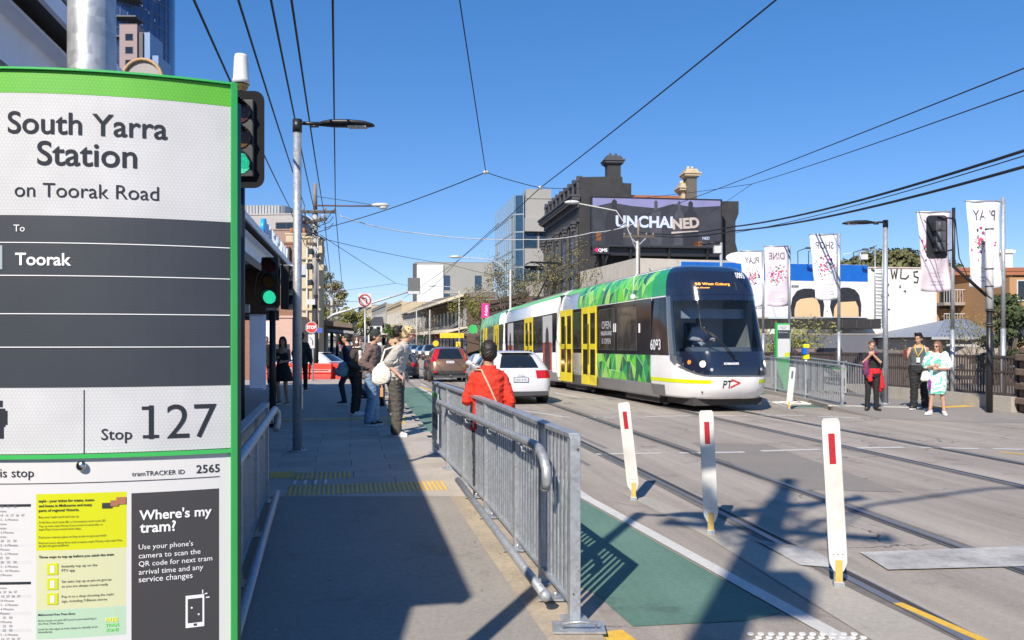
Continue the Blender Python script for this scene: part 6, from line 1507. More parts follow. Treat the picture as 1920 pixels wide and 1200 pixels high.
for j in range(9):
 for i in range(2):
  q = MB(); sh = .1 * (j % 2); x0 = 11.62 + i * .42 - sh; q.box(x0 + .01, x0 + .40 + (.1 if i else 0), 17.75 + random.uniform(-.02, .02), 18.35, .1 + j * .165, .1 + j * .165 + .15); q.build('stone', mat('brown_stone', (.16, .11, .085), .9, 0, .3, 4, .5, 20, rnd=.2), t, True, bevel=.02)
# planters behind the barrier
for (x0, x1, lb_) in ((1493, 1528, 'brown planter box left, behind the yellow and blue ticket reader'), (1544, 1582, 'brown planter box behind the barrier right of the ticket reader')):
 a, b = W(x0, 672, 28.5), W(x1, 654, 28.5); t = thing('planter_box', lb_, 'planter', a, 0, 'planter boxes'); q = MB(); q.box(a.x, b.x, 28.5, 29.3, .05, b.z); q.build('box', mat('planter_brown', (.2, .14, .12), .8, 0, .15, 4), t, True, bevel=.02)
 q = MB(); q.box(a.x + .05, b.x - .05, 28.55, 29.25, b.z, b.z + .02); q.build('soil', DARKGROOVE, t, True)
# right barriers
B1 = [(8.62, 27.8), (8.44, 25.6), (8.22, 22.4), (8.05, 19.5)]
rb2 = barrier('galvanised barrier with a small stop plate on the right tram platform', B1, [gz(y) + .1 for x, y in B1], [1.18, 1.17, 1.13, 1.1], 'barriers on the right platform', .12)
mini_sign(rb2, Fr((8.16, 21.2, 0), V((.06, -1, 0)), V((-1, -.06, 0))), .25, 1.2, .42, .62, 'West Coburg', '58')
B2 = [(9.35, 28.8), (9.55, 26.0), (9.8, 23.6), (9.95, 22.2)]
barrier('galvanised barrier behind, running up to the right lamp post', B2, [gz(y) + .1 for x, y in B2], [1.2, 1.18, 1.08, .98], 'barriers on the right platform', .12)
B3 = [(8.9, 33.5), (8.66, 30.6), (8.64, 28.2)]
barrier('galvanised barrier furthest back on the right platform, beside the tram nose', B3, [gz(y) + .1 for x, y in B3], [1.1, 1.15, 1.15], 'barriers on the right platform', .12)
# far stop pylon
t = thing('tram_stop_sign', 'slender green and white tram stop pylon behind the right barrier', 'stop sign', (9.0, 26.2, .1))
k = 26.2 / 1500
a = W(1456, 760, 26.2); b = W(1483, 606, 26.2); f2 = Fr((a.x, 26.2, 0), (1, .15, 0), (.15, -1, 0)); w_ = b.x - a.x; zt_ = b.z
q = MB(); q.fbox(f2, 0, w_, -.14, 0, .1, zt_); q.build('body', TRIMGREEN, t, True, bevel=.01)
def fp_(nm, u0, u1, z0, z1, m): q = MB(); q.fbox(f2, u0 * w_, u1 * w_, .001, .006, z0, z1); q.build(nm, m, t, True)
def zy(py): return 1.7 + (640 - py) * k
fp_('header_panel', .09, .97, zy(619), zy(609), SIGNWHITE); fp_('header_panel', .09, .97, zy(619) + .001, zy(608), SIGNWHITE) if False else None
fp_('route_panel', .09, .97, zy(635), zy(619) - .002, SIGNDARK); fp_('timetable_panel', .09, .97, zy(670), zy(635) - .002, SIGNWHITE)
q = MB(); q.fbox(f2, .6 * w_, .95 * w_, .007, .010, zy(670) + .02, zy(661)); q.build('poster', mat('poster_yellow', (.72, .78, .0), .35), t, True)
text('lettering', 'South Yarra', f2.M(w_ * .53, .008, zy(614)), w_ * .5, INK, t); text('lettering', 'Station', f2.M(w_ * .53, .008, zy(617)), w_ * .3, INK, t); text('lettering', '58 West Coburg', f2.M(w_ * .5, .008, zy(624)), w_ * .7, INKW, t)
# ticket reader
t = thing('ticket_reader', 'blue and yellow ticket reader on a slim white post behind the barrier', 'ticket reader', W(1511, 730, 24.5))
q = MB(); a = W(1511, 735, 24.5); q.cyl((a.x, 24.5, .1), (a.x, 24.5, W(0, 660, 24.5).z), .03, n=10); q.build('post', WHITE, t, True)
for y0, y1, x0, x1, m, nm in ((645.5, 652, 1506, 1516.5, mat('reader_yellow', (.8, .75, .0), .4), 'yellow_band'), (665, 673, 1506, 1516.5, mat('reader_yellow', (.8, .75, .0), .4), 'yellow_band'), (652.3, 664.7, 1507, 1516, mat('reader_grey', (.12, .12, .2), .4), 'body'), (652.5, 664.5, 1504, 1510, mat('reader_blue', (.0, .12, .55), .4), 'reader')):
 p0, p1 = W(x0, y1, 24.5), W(x1, y0, 24.5); q = MB(); dy = .06 if nm != 'reader' else .10; q.box(p0.x, p1.x, 24.5 - dy, 24.5 + .06, p0.z, p1.z); q.build(nm, m, t, True, bevel=.01)
# banners on poles
CLOTH = mat('banner_cloth', (.62, .54, .60), .8, 0, .06, 2); CLOTHW = mat('banner_cloth_white', (.70, .69, .72), .8, 0, .05, 2)
FL = [mat('flower_%s' % n, c, .7, 0, .2, 20) for n, c in (('pink', (.5, .06, .2)), ('red', (.6, .03, .06)), ('violet', (.12, .05, .2)), ('green', (.2, .3, .2)), ('dark', (.05, .07, .06)))]
def banner(px, pyt, Y, word, left, top, bot, label, cloth, skew, seed, mirror=True):
 """pole at px; banner spans from pixel column left to the pole"""
 rnd = random.Random(seed); x = (px - 960) / 1500 * Y; zt_ = 1.7 + (640 - pyt) * Y / 1500; zb = gz(Y) + .1
 t = thing('banner_pole', label, 'banner pole', (x, Y, zb), 0, 'banners on poles by the fence')
 q = MB(); q.cyl((x, Y, zb), (x, Y, 2.0), .055, .055, 14); q.cyl((x, Y, 2.0), (x, Y, zt_), .048, .045, 14); q.build('pole', GALV, t, True)
 q = MB(); q.cyl((x + .02, Y, 1.05), (x + .2, Y, 1.05), .03, n=8); q.ell((x + .24, Y, 1.05), .08, .06, .08, 10, 6); q.build('clamp', GALV, t, True)
 xl_ = (left - 960) / 1500 * Y; zT = 1.7 + (640 - top) * Y / 1500; zB = 1.7 + (640 - bot) * Y / 1500; w_ = x - .07 - xl_
 q = MB(); q.cyl((xl_ - .02, Y, zT + .02), (x, Y, zT + .02), .025, n=8); q.build('arm', GALV, t, True)
 nx, nz = 12, 24
 def cp(u, v, off=0):   # u 0..1 from the free edge, v 0..1 down
  bow = .10 * math.sin(v * math.pi) * math.sin(u * math.pi * 1.1 + seed) + .025 * math.sin(u * 9 + v * 3 + seed) + .02 * math.sin(v * 14 + u * 5)
  return V((xl_ + u * w_ + skew * v * w_ * (1 - u * .75), Y + bow * (.3 + v * .7) - off, zT - v * (zT - zB) - .04 * math.sin(u * math.pi) * v))
 q = MB(); q.sm = True; vs = [cp(i / nx, j / nz) for j in range(nz + 1) for i in range(nx + 1)]
 q.add(vs, [(j * (nx + 1) + i, j * (nx + 1) + i + 1, (j + 1) * (nx + 1) + i + 1, (j + 1) * (nx + 1) + i) for j in range(nz) for i in range(nx)], True)
 o = q.build('banner', cloth, t, True); md = o.modifiers.new('s', 'SOLIDIFY'); md.thickness = .004
 hh = zT - zB
 fn = lambda u0, v0: (lambda p: cp(u0 + p.x / w_, v0 - p.y / hh, .006))
 text('lettering', word, None, w_ * .68, mat('banner_ink', (.10, .09, .12), .6), t, True, 'C', .015, fn=fn(.52, .21), mirror=mirror, vsq=1.35)
 text('lettering', 'The destination', None, w_ * .5, mat('banner_grey', (.38, .36, .42), .6), t, True, 'C', 0, fn=fn(.55, .77), mirror=mirror); text('lettering', 'of choice', None, w_ * .3, mat('banner_grey', (.38, .36, .42), .6), t, True, 'C', 0, fn=fn(.55, .81), mirror=mirror)
 text('lettering', 'TOORAK ROAD', None, w_ * .5, mat('banner_ink2', (.25, .23, .3), .6), t, True, 'C', .02, fn=fn(.55, .88), mirror=mirror); text('lettering', 'SOUTH YARRA', None, w_ * .5, mat('banner_ink2', (.25, .23, .3), .6), t, True, 'C', .02, fn=fn(.55, .92), mirror=mirror)
 q = MB()
 for k_ in range(90):
  q.mat(rnd.choices(range(5), (5, 3, 2, 3, 2))[0]); u = min(.92, max(.08, rnd.gauss(.5, .19))); v = min(.68, max(.3, rnd.gauss(.48, .07) + (u - .5) * -.12)); r = rnd.uniform(.012, .045); e = rnd.uniform(.3, 1); a_ = rnd.uniform(0, 3)
  pts = []
  for m_ in range(6):
   c_, s_ = math.cos(m_ * 1.047) * r, math.sin(m_ * 1.047) * r * e
   pts.append(cp(u + (c_ * math.cos(a_) - s_ * math.sin(a_)) / w_, v + (c_ * math.sin(a_) + s_ * math.cos(a_)) / hh, .008 + k_ * .00005))
  q.sheet(pts)
 q.build('printed_flowers', FL, t, True, kind='stuff', fix=False)
banner(1431, 470, 30.0, 'PLAY', 1388, 472, 574, 'white banner reading PLAY in reverse, nearest the tram', CLOTHW, .25, 1)
banner(1480, 461, 28.3, 'DINE', 1433, 463, 573, 'pink banner reading DINE in reverse, second from the tram', CLOTH, .12, 2)
banner(1573, 438, 24.95, 'SHOP', 1518, 441, 561, 'pale banner reading SHOP in reverse, before the two half heads', CLOTHW, .22, 3)
banner(1786, 393, 20.4, 'PLAY', 1719, 399, 545, 'pinkish banner behind the black traffic signal head', CLOTH, .14, 4)
banner(1881, 371, 18.9, 'PLAY', 1811, 379, 538, 'large banner reading PLAY in reverse at the right edge', CLOTHW, .12, 5)
# =============== vehicles ===============
def car_body(kind):
 """z levels: (z, rear y, front y, half width, corner radius rear, corner radius front)"""
 if kind == 'hatch':   # 4.25 x 1.78 x 1.43
  return [(.20, -2.02, 2.0, .80, .25, .3), (.30, -2.10, 2.1, .86, .25, .35), (.50, -2.13, 2.14, .89, .3, .4), (.70, -2.11, 2.10, .895, .3, .45), (.84, -2.05, 2.0, .885, .3, .5), (.92, -2.0, 1.2, .87, .3, .35), (.98, -1.96, .95, .84, .3, .3), (1.12, -1.82, .72, .77, .28, .28), (1.28, -1.62, .40, .69, .26, .25), (1.38, -1.46, .15, .61, .26, .25), (1.425, -1.25, -.1, .50, .3, .25), (1.435, -.9, -.4, .3, .3, .2)]
 if kind == 'suv':
  return [(.28, -2.12, 2.1, .84, .2, .3), (.38, -2.25, 2.2, .92, .22, .35), (.6, -2.28, 2.26, .945, .25, .4), (.85, -2.24, 2.22, .95, .28, .45), (1.0, -2.18, 2.1, .94, .28, .5), (1.08, -2.14, 1.2, .92, .28, .35), (1.14, -2.1, 1.0, .89, .28, .3), (1.3, -2.0, .78, .82, .26, .28), (1.5, -1.84, .45, .74, .25, .25), (1.62, -1.7, .2, .67, .25, .25), (1.68, -1.5, -.05, .56, .3, .25), (1.70, -1.1, -.4, .35, .3, .2)]
 return [(.20, -2.2, 2.15, .80, .25, .3), (.30, -2.28, 2.25, .86, .25, .35), (.50, -2.32, 2.3, .89, .3, .4), (.70, -2.30, 2.26, .895, .3, .45), (.86, -2.24, 2.15, .885, .3, .5), (.96, -1.75, 1.2, .86, .3, .35), (1.0, -1.62, 1.0, .84, .3, .3), (1.14, -1.42, .74, .77, .28, .28), (1.28, -1.2, .42, .69, .26, .25), (1.38, -1.0, .15, .61, .26, .25), (1.425, -.8, -.1, .50, .3, .25), (1.435, -.5, -.4, .3, .3, .2)]
def ringpts(y0, y1, w_, r0, r1):
 r0 = min(r0, w_ * .95, (y1 - y0) * .45); r1 = min(r1, w_ * .95, (y1 - y0) * .45); pts = []
 for i in range(8): pts.append((-(w_ - r0) + 2 * (w_ - r0) * i / 8, y0 - .06 * (1 - (abs(i / 4 - 1)) ** 2)))
 for i in range(5): a = R(-90 + 22.5 * i); pts.append((w_ - r0 + r0 * math.cos(a), y0 + r0 + r0 * math.sin(a)))
 for i in range(1, 14): pts.append((w_ + .012 * math.sin(math.pi * i / 14), y0 + r0 + (y1 - r1 - y0 - r0) * i / 14))
 for i in range(5): a = R(22.5 * i); pts.append((w_ - r1 + r1 * math.cos(a), y1 - r1 + r1 * math.sin(a)))
 for i in range(1, 8): pts.append(((w_ - r1) - 2 * (w_ - r1) * i / 8, y1))
 for i in range(5): a = R(90 + 22.5 * i); pts.append((-(w_ - r1) + r1 * math.cos(a), y1 - r1 + r1 * math.sin(a)))
 for i in range(1, 14): pts.append((-w_ - .012 * math.sin(math.pi * i / 14), y1 - r1 + (y0 + r0 - y1 + r1) * i / 14))
 for i in range(4): a = R(180 + 22.5 * i); pts.append((-(w_ - r0) + r0 * math.cos(a), y0 + r0 + r0 * math.sin(a)))
 return pts
PAINT = {}
def car(label, loc, rz, kind, colname, col, group=None, plate=None, detail=True, metal=.2):
 t = thing('parked_car' if not detail else 'car', label, 'car', loc, rz, group)
 lv = car_body(kind); z_ = [l[0] for l in lv]; n = len(ringpts(-2, 2, .8, .2, .2))
 rings = [[V((x, y, z)) for x, y in ringpts(y0, y1, w_, r0, r1)] for z, y0, y1, w_, r0, r1 in lv]
 belt = 6; top = 9
 pm = mat('car_paint_' + colname, col, .25, metal, .04, 2, coat=.8); cols = {'paint': MB(), 'glass': MB(), 'lamp': MB(), 'trim': MB()}
 nR, nS = 8, 18
 groups = {}
 for i in range(len(rings) - 1):
  for k in range(n):
   k2 = (k + 1) % n; what = 'body'
   if belt <= i < top:
    if 0 <= k <= 7: what = 'rear_window'
    elif 14 <= k <= 24 and k != 19: what = 'side_window'
    elif 31 <= k <= 37 or k in (30, 38): what = 'windscreen'
    elif 44 <= k <= 54 and k != 49: what = 'side_window_b'
   if i < 1: what = 'trim'
   if i < 2 and kind == 'suv': what = 'trim'
   if kind != 'suv' and i in (3, 4) and (k in (7, 8, 9, 10)): what = 'lamp_r'
   if kind != 'suv' and i in (3, 4) and (k in (0, n - 1, n - 2, n - 3)): what = 'lamp_l'
   if kind == 'suv' and i in (4, 5, 6, 7, 8) and k in (9, 10, 11): what = 'lamp_r'
   if kind == 'suv' and i in (4, 5, 6, 7, 8) and k in (n - 1, n - 2, n - 3): what = 'lamp_l'
   if i in (2, 3) and k in (26, 27, 28, 29): what = 'front_r'
   if i in (2, 3) and k in (39, 40, 41, 42): what = 'front_l'
   groups.setdefault(what, []).append((i * n + k, i * n + k2, (i + 1) * n + k2, (i + 1) * n + k))
 groups['body'].append(tuple((len(rings) - 1) * n + k for k in range(n))); groups['trim'].append(tuple(range(n))[::-1])
 allv = [p for r in rings for p in r]
 nm = {'body': ('body', pm), 'trim': ('bumper', DGREY), 'rear_window': ('rear_window', GLASSD), 'side_window': ('side_window', GLASSD), 'side_window_b': ('side_window', GLASSD), 'windscreen': ('windscreen', GLASSD), 'lamp_r': ('tail_light', mat('tail_red', (.45, .01, .015), .2, coat=.8)), 'lamp_l': ('tail_light', mat('tail_red', (.45, .01, .015), .2, coat=.8)), 'front_r': ('headlight', mat('car_headlight', (.5, .5, .52), .15)), 'front_l': ('headlight', mat('car_headlight', (.5, .5, .52), .15))}
 for g_, fs in groups.items():
  idx = {}; vs = []; ff = []
  for f in fs:
   nf = []
   for j in f:
    if j not in idx: idx[j] = len(vs); vs.append(allv[j])
    nf.append(idx[j])
   ff.append(tuple(nf))
  q = MB(); q.add(vs, ff, True); nme, m_ = nm[g_]; o = q.build(nme, m_, t, fix=False)
  if len(ff[-1]) > 10: o.data.polygons[-1].use_smooth = False
 r = .33 if kind != 'suv' else .38; hw = .82 if kind != 'suv' else .88
 for sx in (-1, 1):
  for y in (-1.28, 1.32):
   q = MB(); q.cyl((sx * (hw - .1), y, r + .02), (sx * (hw + .085), y, r + .02), r + .05, n=24); q.build('wheel_arch', DARKGROOVE, t)
   q = MB(); q.cyl((sx * (hw - .14), y, r), (sx * (hw + .095), y, r), r, n=24); w_ = q.build('wheel', mat('tyre', (.025, .025, .025), .8), t, bevel=.02)
   q = MB(); q.cyl((sx * (hw + .09), y, r), (sx * (hw + .103), y, r), r * .66, r * .6, 16); q.build('rim', mat('alloy', (.35, .35, .36), .3, .7), w_)
 if not detail: return t
 ry = lv[2][1] - .07
 zp = .62 if kind == 'hatch' else .94
 yb = (lv[3][1] if kind == 'hatch' else lv[4][1]) - .085
 q = MB(); q.box(-.19, .19, yb - .012, yb + .05, zp, zp + .115); p_ = q.build('number_plate', mat('plate_white', (.6, .62, .65), .4), t)
 q = MB(); q.box(-.2, .2, yb - .006, yb + .05, zp - .01, zp + .125); q.build('plate_frame', BLACK, t)
 text('lettering', plate or '1AX 4VD', Matrix.Translation((0, yb - .014, zp + .025)) @ Matrix.Rotation(R(90), 4, 'X'), .32, mat('plate_blue', (.02, .05, .25), .5), t, False)
 q = MB(); q.box(-.75, .75, ry - .005, ry + .1, .25, .36); q.build('diffuser', DGREY, t)
 for sx in (-1, 1):
  zm = lv[belt][0] + .02; q = MB(); q.ell((sx * (lv[belt][3] + .12), .62, zm + .06), .10, .06, .075, 12, 8); q.cyl((sx * (lv[belt][3] - .02), .6, zm), (sx * (lv[belt][3] + .08), .62, zm + .03), .02, n=6); q.build('wing_mirror', pm, t)
 if kind == 'suv':
  q = MB()
  q.cyl((0, ry + .05, .33), (0, ry - .08, .33), .025, n=8); q.ell((0, ry - .1, .36), .035, .035, .035, 8, 6); q.build('tow_ball', STEEL, t)
  for sx in (-1, 1):
   q = MB(); q.box(sx * .72 - .1, sx * .72 + .1, ry - .012, ry + .03, .5, .57); q.build('reflector', REDREF, t); q = MB(); q.tube([(sx * .62, -1.3, 1.66), (sx * .62, -.3, 1.74), (sx * .6, .1, 1.68)], .018, 6); q.build('roof_rail', BLACK, t)
 else:
  q = MB()
  for i in range(4):
   q.tube([(-.075 + i * .05 + .03 * math.cos(a * .6283), ry + .06 - .065, .80 + .03 * math.sin(a * .6283)) for a in range(11)], .004, 4)
  q.build('badge', mat('badge_chrome', (.45, .45, .46), .2, .8), t)
  q = MB(); q.box(-.45, .45, lv[9][1] - .13, lv[9][1] + .1, 1.385, 1.41); q.build('roof_spoiler', pm, t, bevel=.01)
  q = MB(); q.tube([(-.05, lv[6][1] - .06, 1.0), (.35, lv[7][1] - .04, 1.06)], .01, 5); q.build('wiper', BLACK, t)
def heading(Y): return math.atan2((xm(Y + 3) - xm(Y - 3)), 6) * -1
c1 = W(958, 750, 22.5)
car('white hatchback waiting in the near lane beside the man in red', (-.22, 23.5, 0), heading(22) + R(2), 'hatch', 'white', (.72, .73, .75), None, '1XX 4VD')
car('bronze brown station wagon with tall red tail lights ahead of the white hatchback', (-3.35, 40.2, gz(40)), heading(40), 'suv', 'bronze', (.22, .13, .075), None, '1CK 7RP', metal=.5)
car('grey hatchback mostly hidden behind the blond person', (-6.35, 46, gz(46)), heading(46), 'hatch', 'grey', (.12, .125, .135), None, '1DN 2MK', metal=.4)
car('small white car between the bronze wagon and the white hatchback', (-1.75, 48, gz(48)), heading(45), 'hatch', 'white', (.72, .73, .75), None, '1FP 5LG')
def cars_row():
 L_ = [(86, 'suv', 'black', (.02, .02, .025), 'black four wheel drive heading the line of cars beyond the bronze wagon'), (93, 'hatch', 'navy', (.02, .035, .08), 'dark navy hatchback second in the line of oncoming cars'), (100, 'sedan', 'navy', (.02, .035, .08), 'navy sedan third in the line of oncoming cars'), (107, 'hatch', 'white', (.72, .73, .75), 'white hatchback fourth in the line of oncoming cars'), (114, 'suv', 'silver', (.4, .41, .42), 'silver four wheel drive fifth in the oncoming line'), (122, 'sedan', 'white', (.72, .73, .75), 'white sedan near the far end of the oncoming line'), (132, 'hatch', 'grey', (.12, .125, .135), 'grey car at the far end of the oncoming line')]
 for Y, k, cn, cc, lb_ in L_: car(lb_, (xm(Y) + 1.8, Y, gz(Y)), heading(Y) + math.pi, k, cn, cc, 'cars queued far down the street', detail=False)
cars_row()
for (px, Y, k, cn, cc, lb_, rz) in ((647, 118, 'hatch', 'silverblue', (.3, .35, .45), 'pale blue hatchback in the distance left of the beanie man', 0), (642, 128, 'suv', 'silver', (.4, .41, .42), 'silver van like car directly behind the pale blue hatchback', 0), (652, 140, 'hatch', 'white', (.72, .73, .75), 'farthest white car at the left behind the headphones woman', 0)):
 x = (px - 960) / 1500 * Y; car(lb_, (x, Y, gz(Y)), heading(Y), k, cn, cc, 'cars parked at the far left', detail=False)
pq = W(590, 0, 38); car('white sedan parked side on behind the red road barriers', (-9.9, 38.5, gz(38)), R(75), 'sedan', 'white', (.72, .73, .75), None, '1GH 3TT')
# =============== left street furniture ===============
RP = mat('red_plastic', (.55, .035, .02), .45, 0, .1, 4, dirt=.1)
def wb(px, Y, lb_, s=1.0, rz=0.0):
 t = thing('road_barrier', lb_, 'barrier', ((px - 960) / 1500 * Y, Y, .0), rz, 'red plastic road barriers')
 q = MB(); prof = [(-.25, 0), (.25, 0), (.22, .25), (.14, .38), (.14, .42), (.17, .45), (.12, .62), (.10, .9), (-.10, .9), (-.12, .62), (-.17, .45), (-.14, .42), (-.14, .38), (-.22, .25)]
 prof = [(a, b * .85) for a, b in prof]
 q.loft([[V((x, a, b)) for a, b in prof] for x in (-.98, .98)], smooth=False); q.build('body', RP, t, bevel=.02)
 q = MB(); q.box(-.85, .85, -.145, -.13, .45, .5); q.box(-.7, -.5, -.26, -.2, .0, .1); q.box(.5, .7, -.26, -.2, .0, .1); q.build('rib', mat('red_plastic_dark', (.3, .02, .015), .5), t)
wb(536, 33.6, 'red plastic road barrier at the left, behind the walking woman', rz=R(4)); wb(580, 33.8, 'red plastic road barrier in the middle, behind the lamp post', rz=R(-3)); wb(624, 34.1, 'red plastic road barrier at the right, beside the blue bag', rz=R(3))
t = thing('traffic_cone', 'orange and white traffic cone in front of the red barriers', 'cone', G(543, 712, .15)); q = MB(); q.cyl((0, 0, .03), (0, 0, .7), .15, .03, 16); q.cbox((0, 0, .02), .38, .38, .04); q.build('cone_body', mat('cone_orange', (.7, .13, .02), .5), t); q = MB(); q.cyl((0, 0, .3), (0, 0, .5), .116, .077, 16); q.build('cone_band', WHITE, t)
def disc_pts(r, n=24, ph=0): return [(r * math.cos(2 * math.pi * i / n + ph), r * math.sin(2 * math.pi * i / n + ph)) for i in range(n)]
def FMat(p): return Matrix.Translation(p) @ Matrix(((1, 0, 0, 0), (0, 0, -1, 0), (0, 1, 0, 0), (0, 0, 0, 1)))
SR = mat('sign_red', (.6, .02, .03), .45)
p = W(584, 614, 31.5); t = thing('stop_sign', 'red octagonal stop sign above a white plate with a curved arrow', 'road sign', (p.x, p.y, .1)); k = 31.5 / 1500
q = MB(); q.cyl((p.x + .05, p.y + .06, .1), (p.x + .05, p.y + .06, p.z + .2), .035, n=10); q.build('post', GALV, t, True)
q = MB(); q.prism(disc_pts(11.5 * k, 8, math.pi / 8), FMat(p + V((0, 0, 0))), .008); q.build('border', SIGNWHITE, t, True)
q = MB(); q.prism(disc_pts(10.3 * k, 8, math.pi / 8), FMat(p + V((0, -.004, 0))), .003); q.build('panel', SR, t, True)
text('lettering', 'STOP', FMat(p + V((0, -.008, -.055))), .36, INKW, t, bold=.04, vsq=1.2)
p2 = W(584, 640, 31.5); q = MB(); q.prism([(-6 * k, -13 * k), (6 * k, -13 * k), (6 * k, 13 * k), (-6 * k, 13 * k)], FMat(p2), .008); q.build('arrow_plate', SIGNWHITE, t, True)
q = MB(); q.tube([p2 + V((.05, -.006, -.15)), p2 + V((.05, -.006, .02)), p2 + V((0, -.006, .1)), p2 + V((-.05, -.006, .16))], .014, 5); q.build('arrow', INK, t, True)
p = W(684, 563, 24.0); t = thing('turn_sign', 'white square sign with a red circle barring a right turn on a slim post', 'road sign', (p.x, p.y, .15)); k = 24 / 1500; zs_ = .15
q = MB(); q.cyl((p.x, p.y + .05, .15), (p.x, p.y + .05, p.z + .1), .025, n=10); q.build('post', GALV, t, True)
q = MB(); q.prism([(-12.5 * k, -12.5 * k), (12.5 * k, -12.5 * k), (12.5 * k, 12.5 * k), (-12.5 * k, 12.5 * k)], FMat(p), .008); q.build('panel', SIGNWHITE, t, True, bevel=.002)
q = MB(); q.tube([p + V((10.6 * k * math.cos(2 * math.pi * i / 32), -.004, 10.6 * k * math.sin(2 * math.pi * i / 32))) for i in range(33)], .020, 5); q.bar(p + V((-7.4 * k, -.008, 7.4 * k)), p + V((7.4 * k, -.008, -7.4 * k)), .03, .008, (0, 1, 0)); q.build('red_ring', SR, t, True)
q = MB(); q.tube([p + V((.055, -.006, -.09)), p + V((.055, -.006, .02)), p + V((.03, -.006, .06)), p + V((-.05, -.006, .065))], .016, 5); q.prism([(-.12, .065), (-.045, .12), (-.045, .01)], FMat(p + V((0, -.004, 0))), .006); q.build('arrow', INK, t, True)
# mast arm with the sign back
t = thing('mast_arm', 'long pale mast arm holding a dark square sign back over the road', 'mast', (W(611, 700, 52).x, 52, gz(52))); a = W(611, 600, 52)
q = MB(); q.cyl((a.x, 52, gz(52)), (a.x, 52, a.z), .14, .11, 12); q.tube([a, W(625, 590, 52), W(700, 567, 52), W(772, 545, 52)], [.10, .09, .07, .06], 8); q.build('arm', mat('pale_mast', (.5, .52, .54), .5, .2), t, True)
q = MB(); p0, p1 = W(765, 552, 51.9), W(788, 521, 51.9); q.box(p0.x, p1.x, 51.75, 51.85, p0.z, p1.z); q.build('sign_back', mat('sign_back', (.10, .105, .105), .6), t, True, bevel=.02)
q = MB(); q.box(p0.x + .02, p1.x - .02, 51.72, 51.749, p0.z + .02, p0.z + .2); q.build('sign_edge', mat('pale_mast', (.5, .52, .54), .5, .2), t, True)
# utility poles
def util_pole(px, pyb, Y, pyt, label, arms, tilt=0, dark=True, lamp=None, detail=True, loc=None, top=None, rad=.15):
 x = (px - 960) / 1500 * Y if loc is None else loc[0]; zb = gz(Y) + (.1 if loc is None else 0); zt_ = 1.7 + (640 - pyt) * Y / 1500 if top is None else top
 t = thing('utility_pole', label, 'power pole', (x, Y, zb)); zp_ = lambda py: 1.7 + (640 - py) * Y / 1500
 q = MB(); zm = zb + 3.4
 q.cyl((x, Y, zm if dark else zb), (x, Y, zt_ - 1.2), rad * .9, rad * .8, 14); q.build('pole', mat('pole_grey', (.36, .35, .34), .8, 0, .25, 6, .3, 50) if detail else TIMBER, t, True)
 q = MB(); q.cyl((x, Y, zt_ - 1.2), (x, Y, zt_), rad * .62, rad * .5, 12); q.build('pole_top', TIMBER, t, True)
 if dark: q = MB(); q.cyl((x, Y, zb), (x, Y, zm + .001), rad, rad * .92, 14); q.build('pole_base', mat('pole_black', (.022, .02, .02), .7, 0, .3, 8), t, True)
 for (z, hl, yaw) in arms:
  d = V((math.cos(yaw), math.sin(yaw), 0)); c = V((x, Y - rad * .8, z)); q = MB(); q.bar(c - d * hl, c + d * hl, .1, .12); ca = q.build('cross_arm', mat('cross_arm_timber', (.09, .075, .065), .9, 0, .3, 5), t, True)
  q = MB(); q.bar(c - d * hl * .55, c + V((0, 0, -.45)), .03, .05); q.bar(c + d * hl * .55, c + V((0, 0, -.45)), .03, .05); q.build('brace', GALV, t, True)
  for s_ in (-.92, -.5, .5, .92):
   q = MB(); p = c + d * hl * s_; q.tube([p + V((0, 0, .06)), p + V((0, 0, .1)), p + V((0, 0, .13)), p + V((0, 0, .16)), p + V((0, 0, .2))], [.02, .05, .03, .05, .02], 8); q.build('insulator', mat('insulator', (.25, .2, .17), .3), ca, True)
 if lamp:
  z, L_ = lamp; q = MB(); q.tube([(x, Y - .1, z), (x + L_ * .5, Y - .1, z - .02), (x + L_ * .88, Y - .1, z - .02)], .035, 6); q.build('lamp_arm', mat('arm_maroon', (.10, .05, .05), .6), t, True)
  q = MB(); q.ell((x + L_ * .93, Y - .1, z + .02), .42, .16, .1, 12, 8); q.build('lamp_head', mat('lamp_grey', (.5, .5, .48), .4), t, True); q = MB(); q.ell((x + L_ * .97, Y - .1, z - .08), .2, .12, .1, 10, 6); q.build('lens', mat('lamp_lens', (.5, .5, .48), .2), t, True)
 return t
Yp = 35.8; zp_ = lambda py: 1.7 + (640 - py) * Yp / 1500
tp_ = util_pole(591, 705, Yp, 344, 'tall power pole with three cross arms and black lower half on the left', [(zp_(398), .95, R(2)), (zp_(415), .85, R(-40)), (zp_(458), .36, R(0))], lamp=(zp_(386), 3.15))
xq = W(591, 0, Yp).x
for i, (dz, sx, r) in enumerate(((472, -.1, .2), (480, .1, .15), (500, -.14, .22), (530, -.12, .2), (488, .12, .12), (555, .05, .14))):
 q = MB(); q.cbox((xq + sx * 1.5, Yp - .2, zp_(dz)), r, .2, r * 1.3); q.build('pole_box', BLACK, tp_, True, bevel=.03)
for i in range(9):
 q = MB(); z = zp_(410 + i * 4); a_ = i * 2.1; q.tube([(xq + .1 * math.cos(a_), Yp - .15, z), (xq + .45 * math.cos(a_ * 1.3), Yp - .3, z - .25), (xq + .7 * math.cos(a_), Yp - .25, z + .1), (xq + .85 * math.cos(a_), Yp - .2, z + .35)], .016, 5); q.build('jumper_cable', CABLE, tp_, True)
q = MB(); q.tube([(xq + .14, Yp - .15, zp_(430)), (xq + .18, Yp - .17, zp_(500)), (xq + .15, Yp - .17, zp_(600))], .03, 6); q.build('conduit', GALV, tp_, True)
p0 = W(578, 566, Yp - .3); q = MB(); q.box(p0.x - .1, p0.x + .3, Yp - .32, Yp - .28, p0.z - .12, p0.z + .12); q.build('camera_plate', FRAMEW, tp_, True)
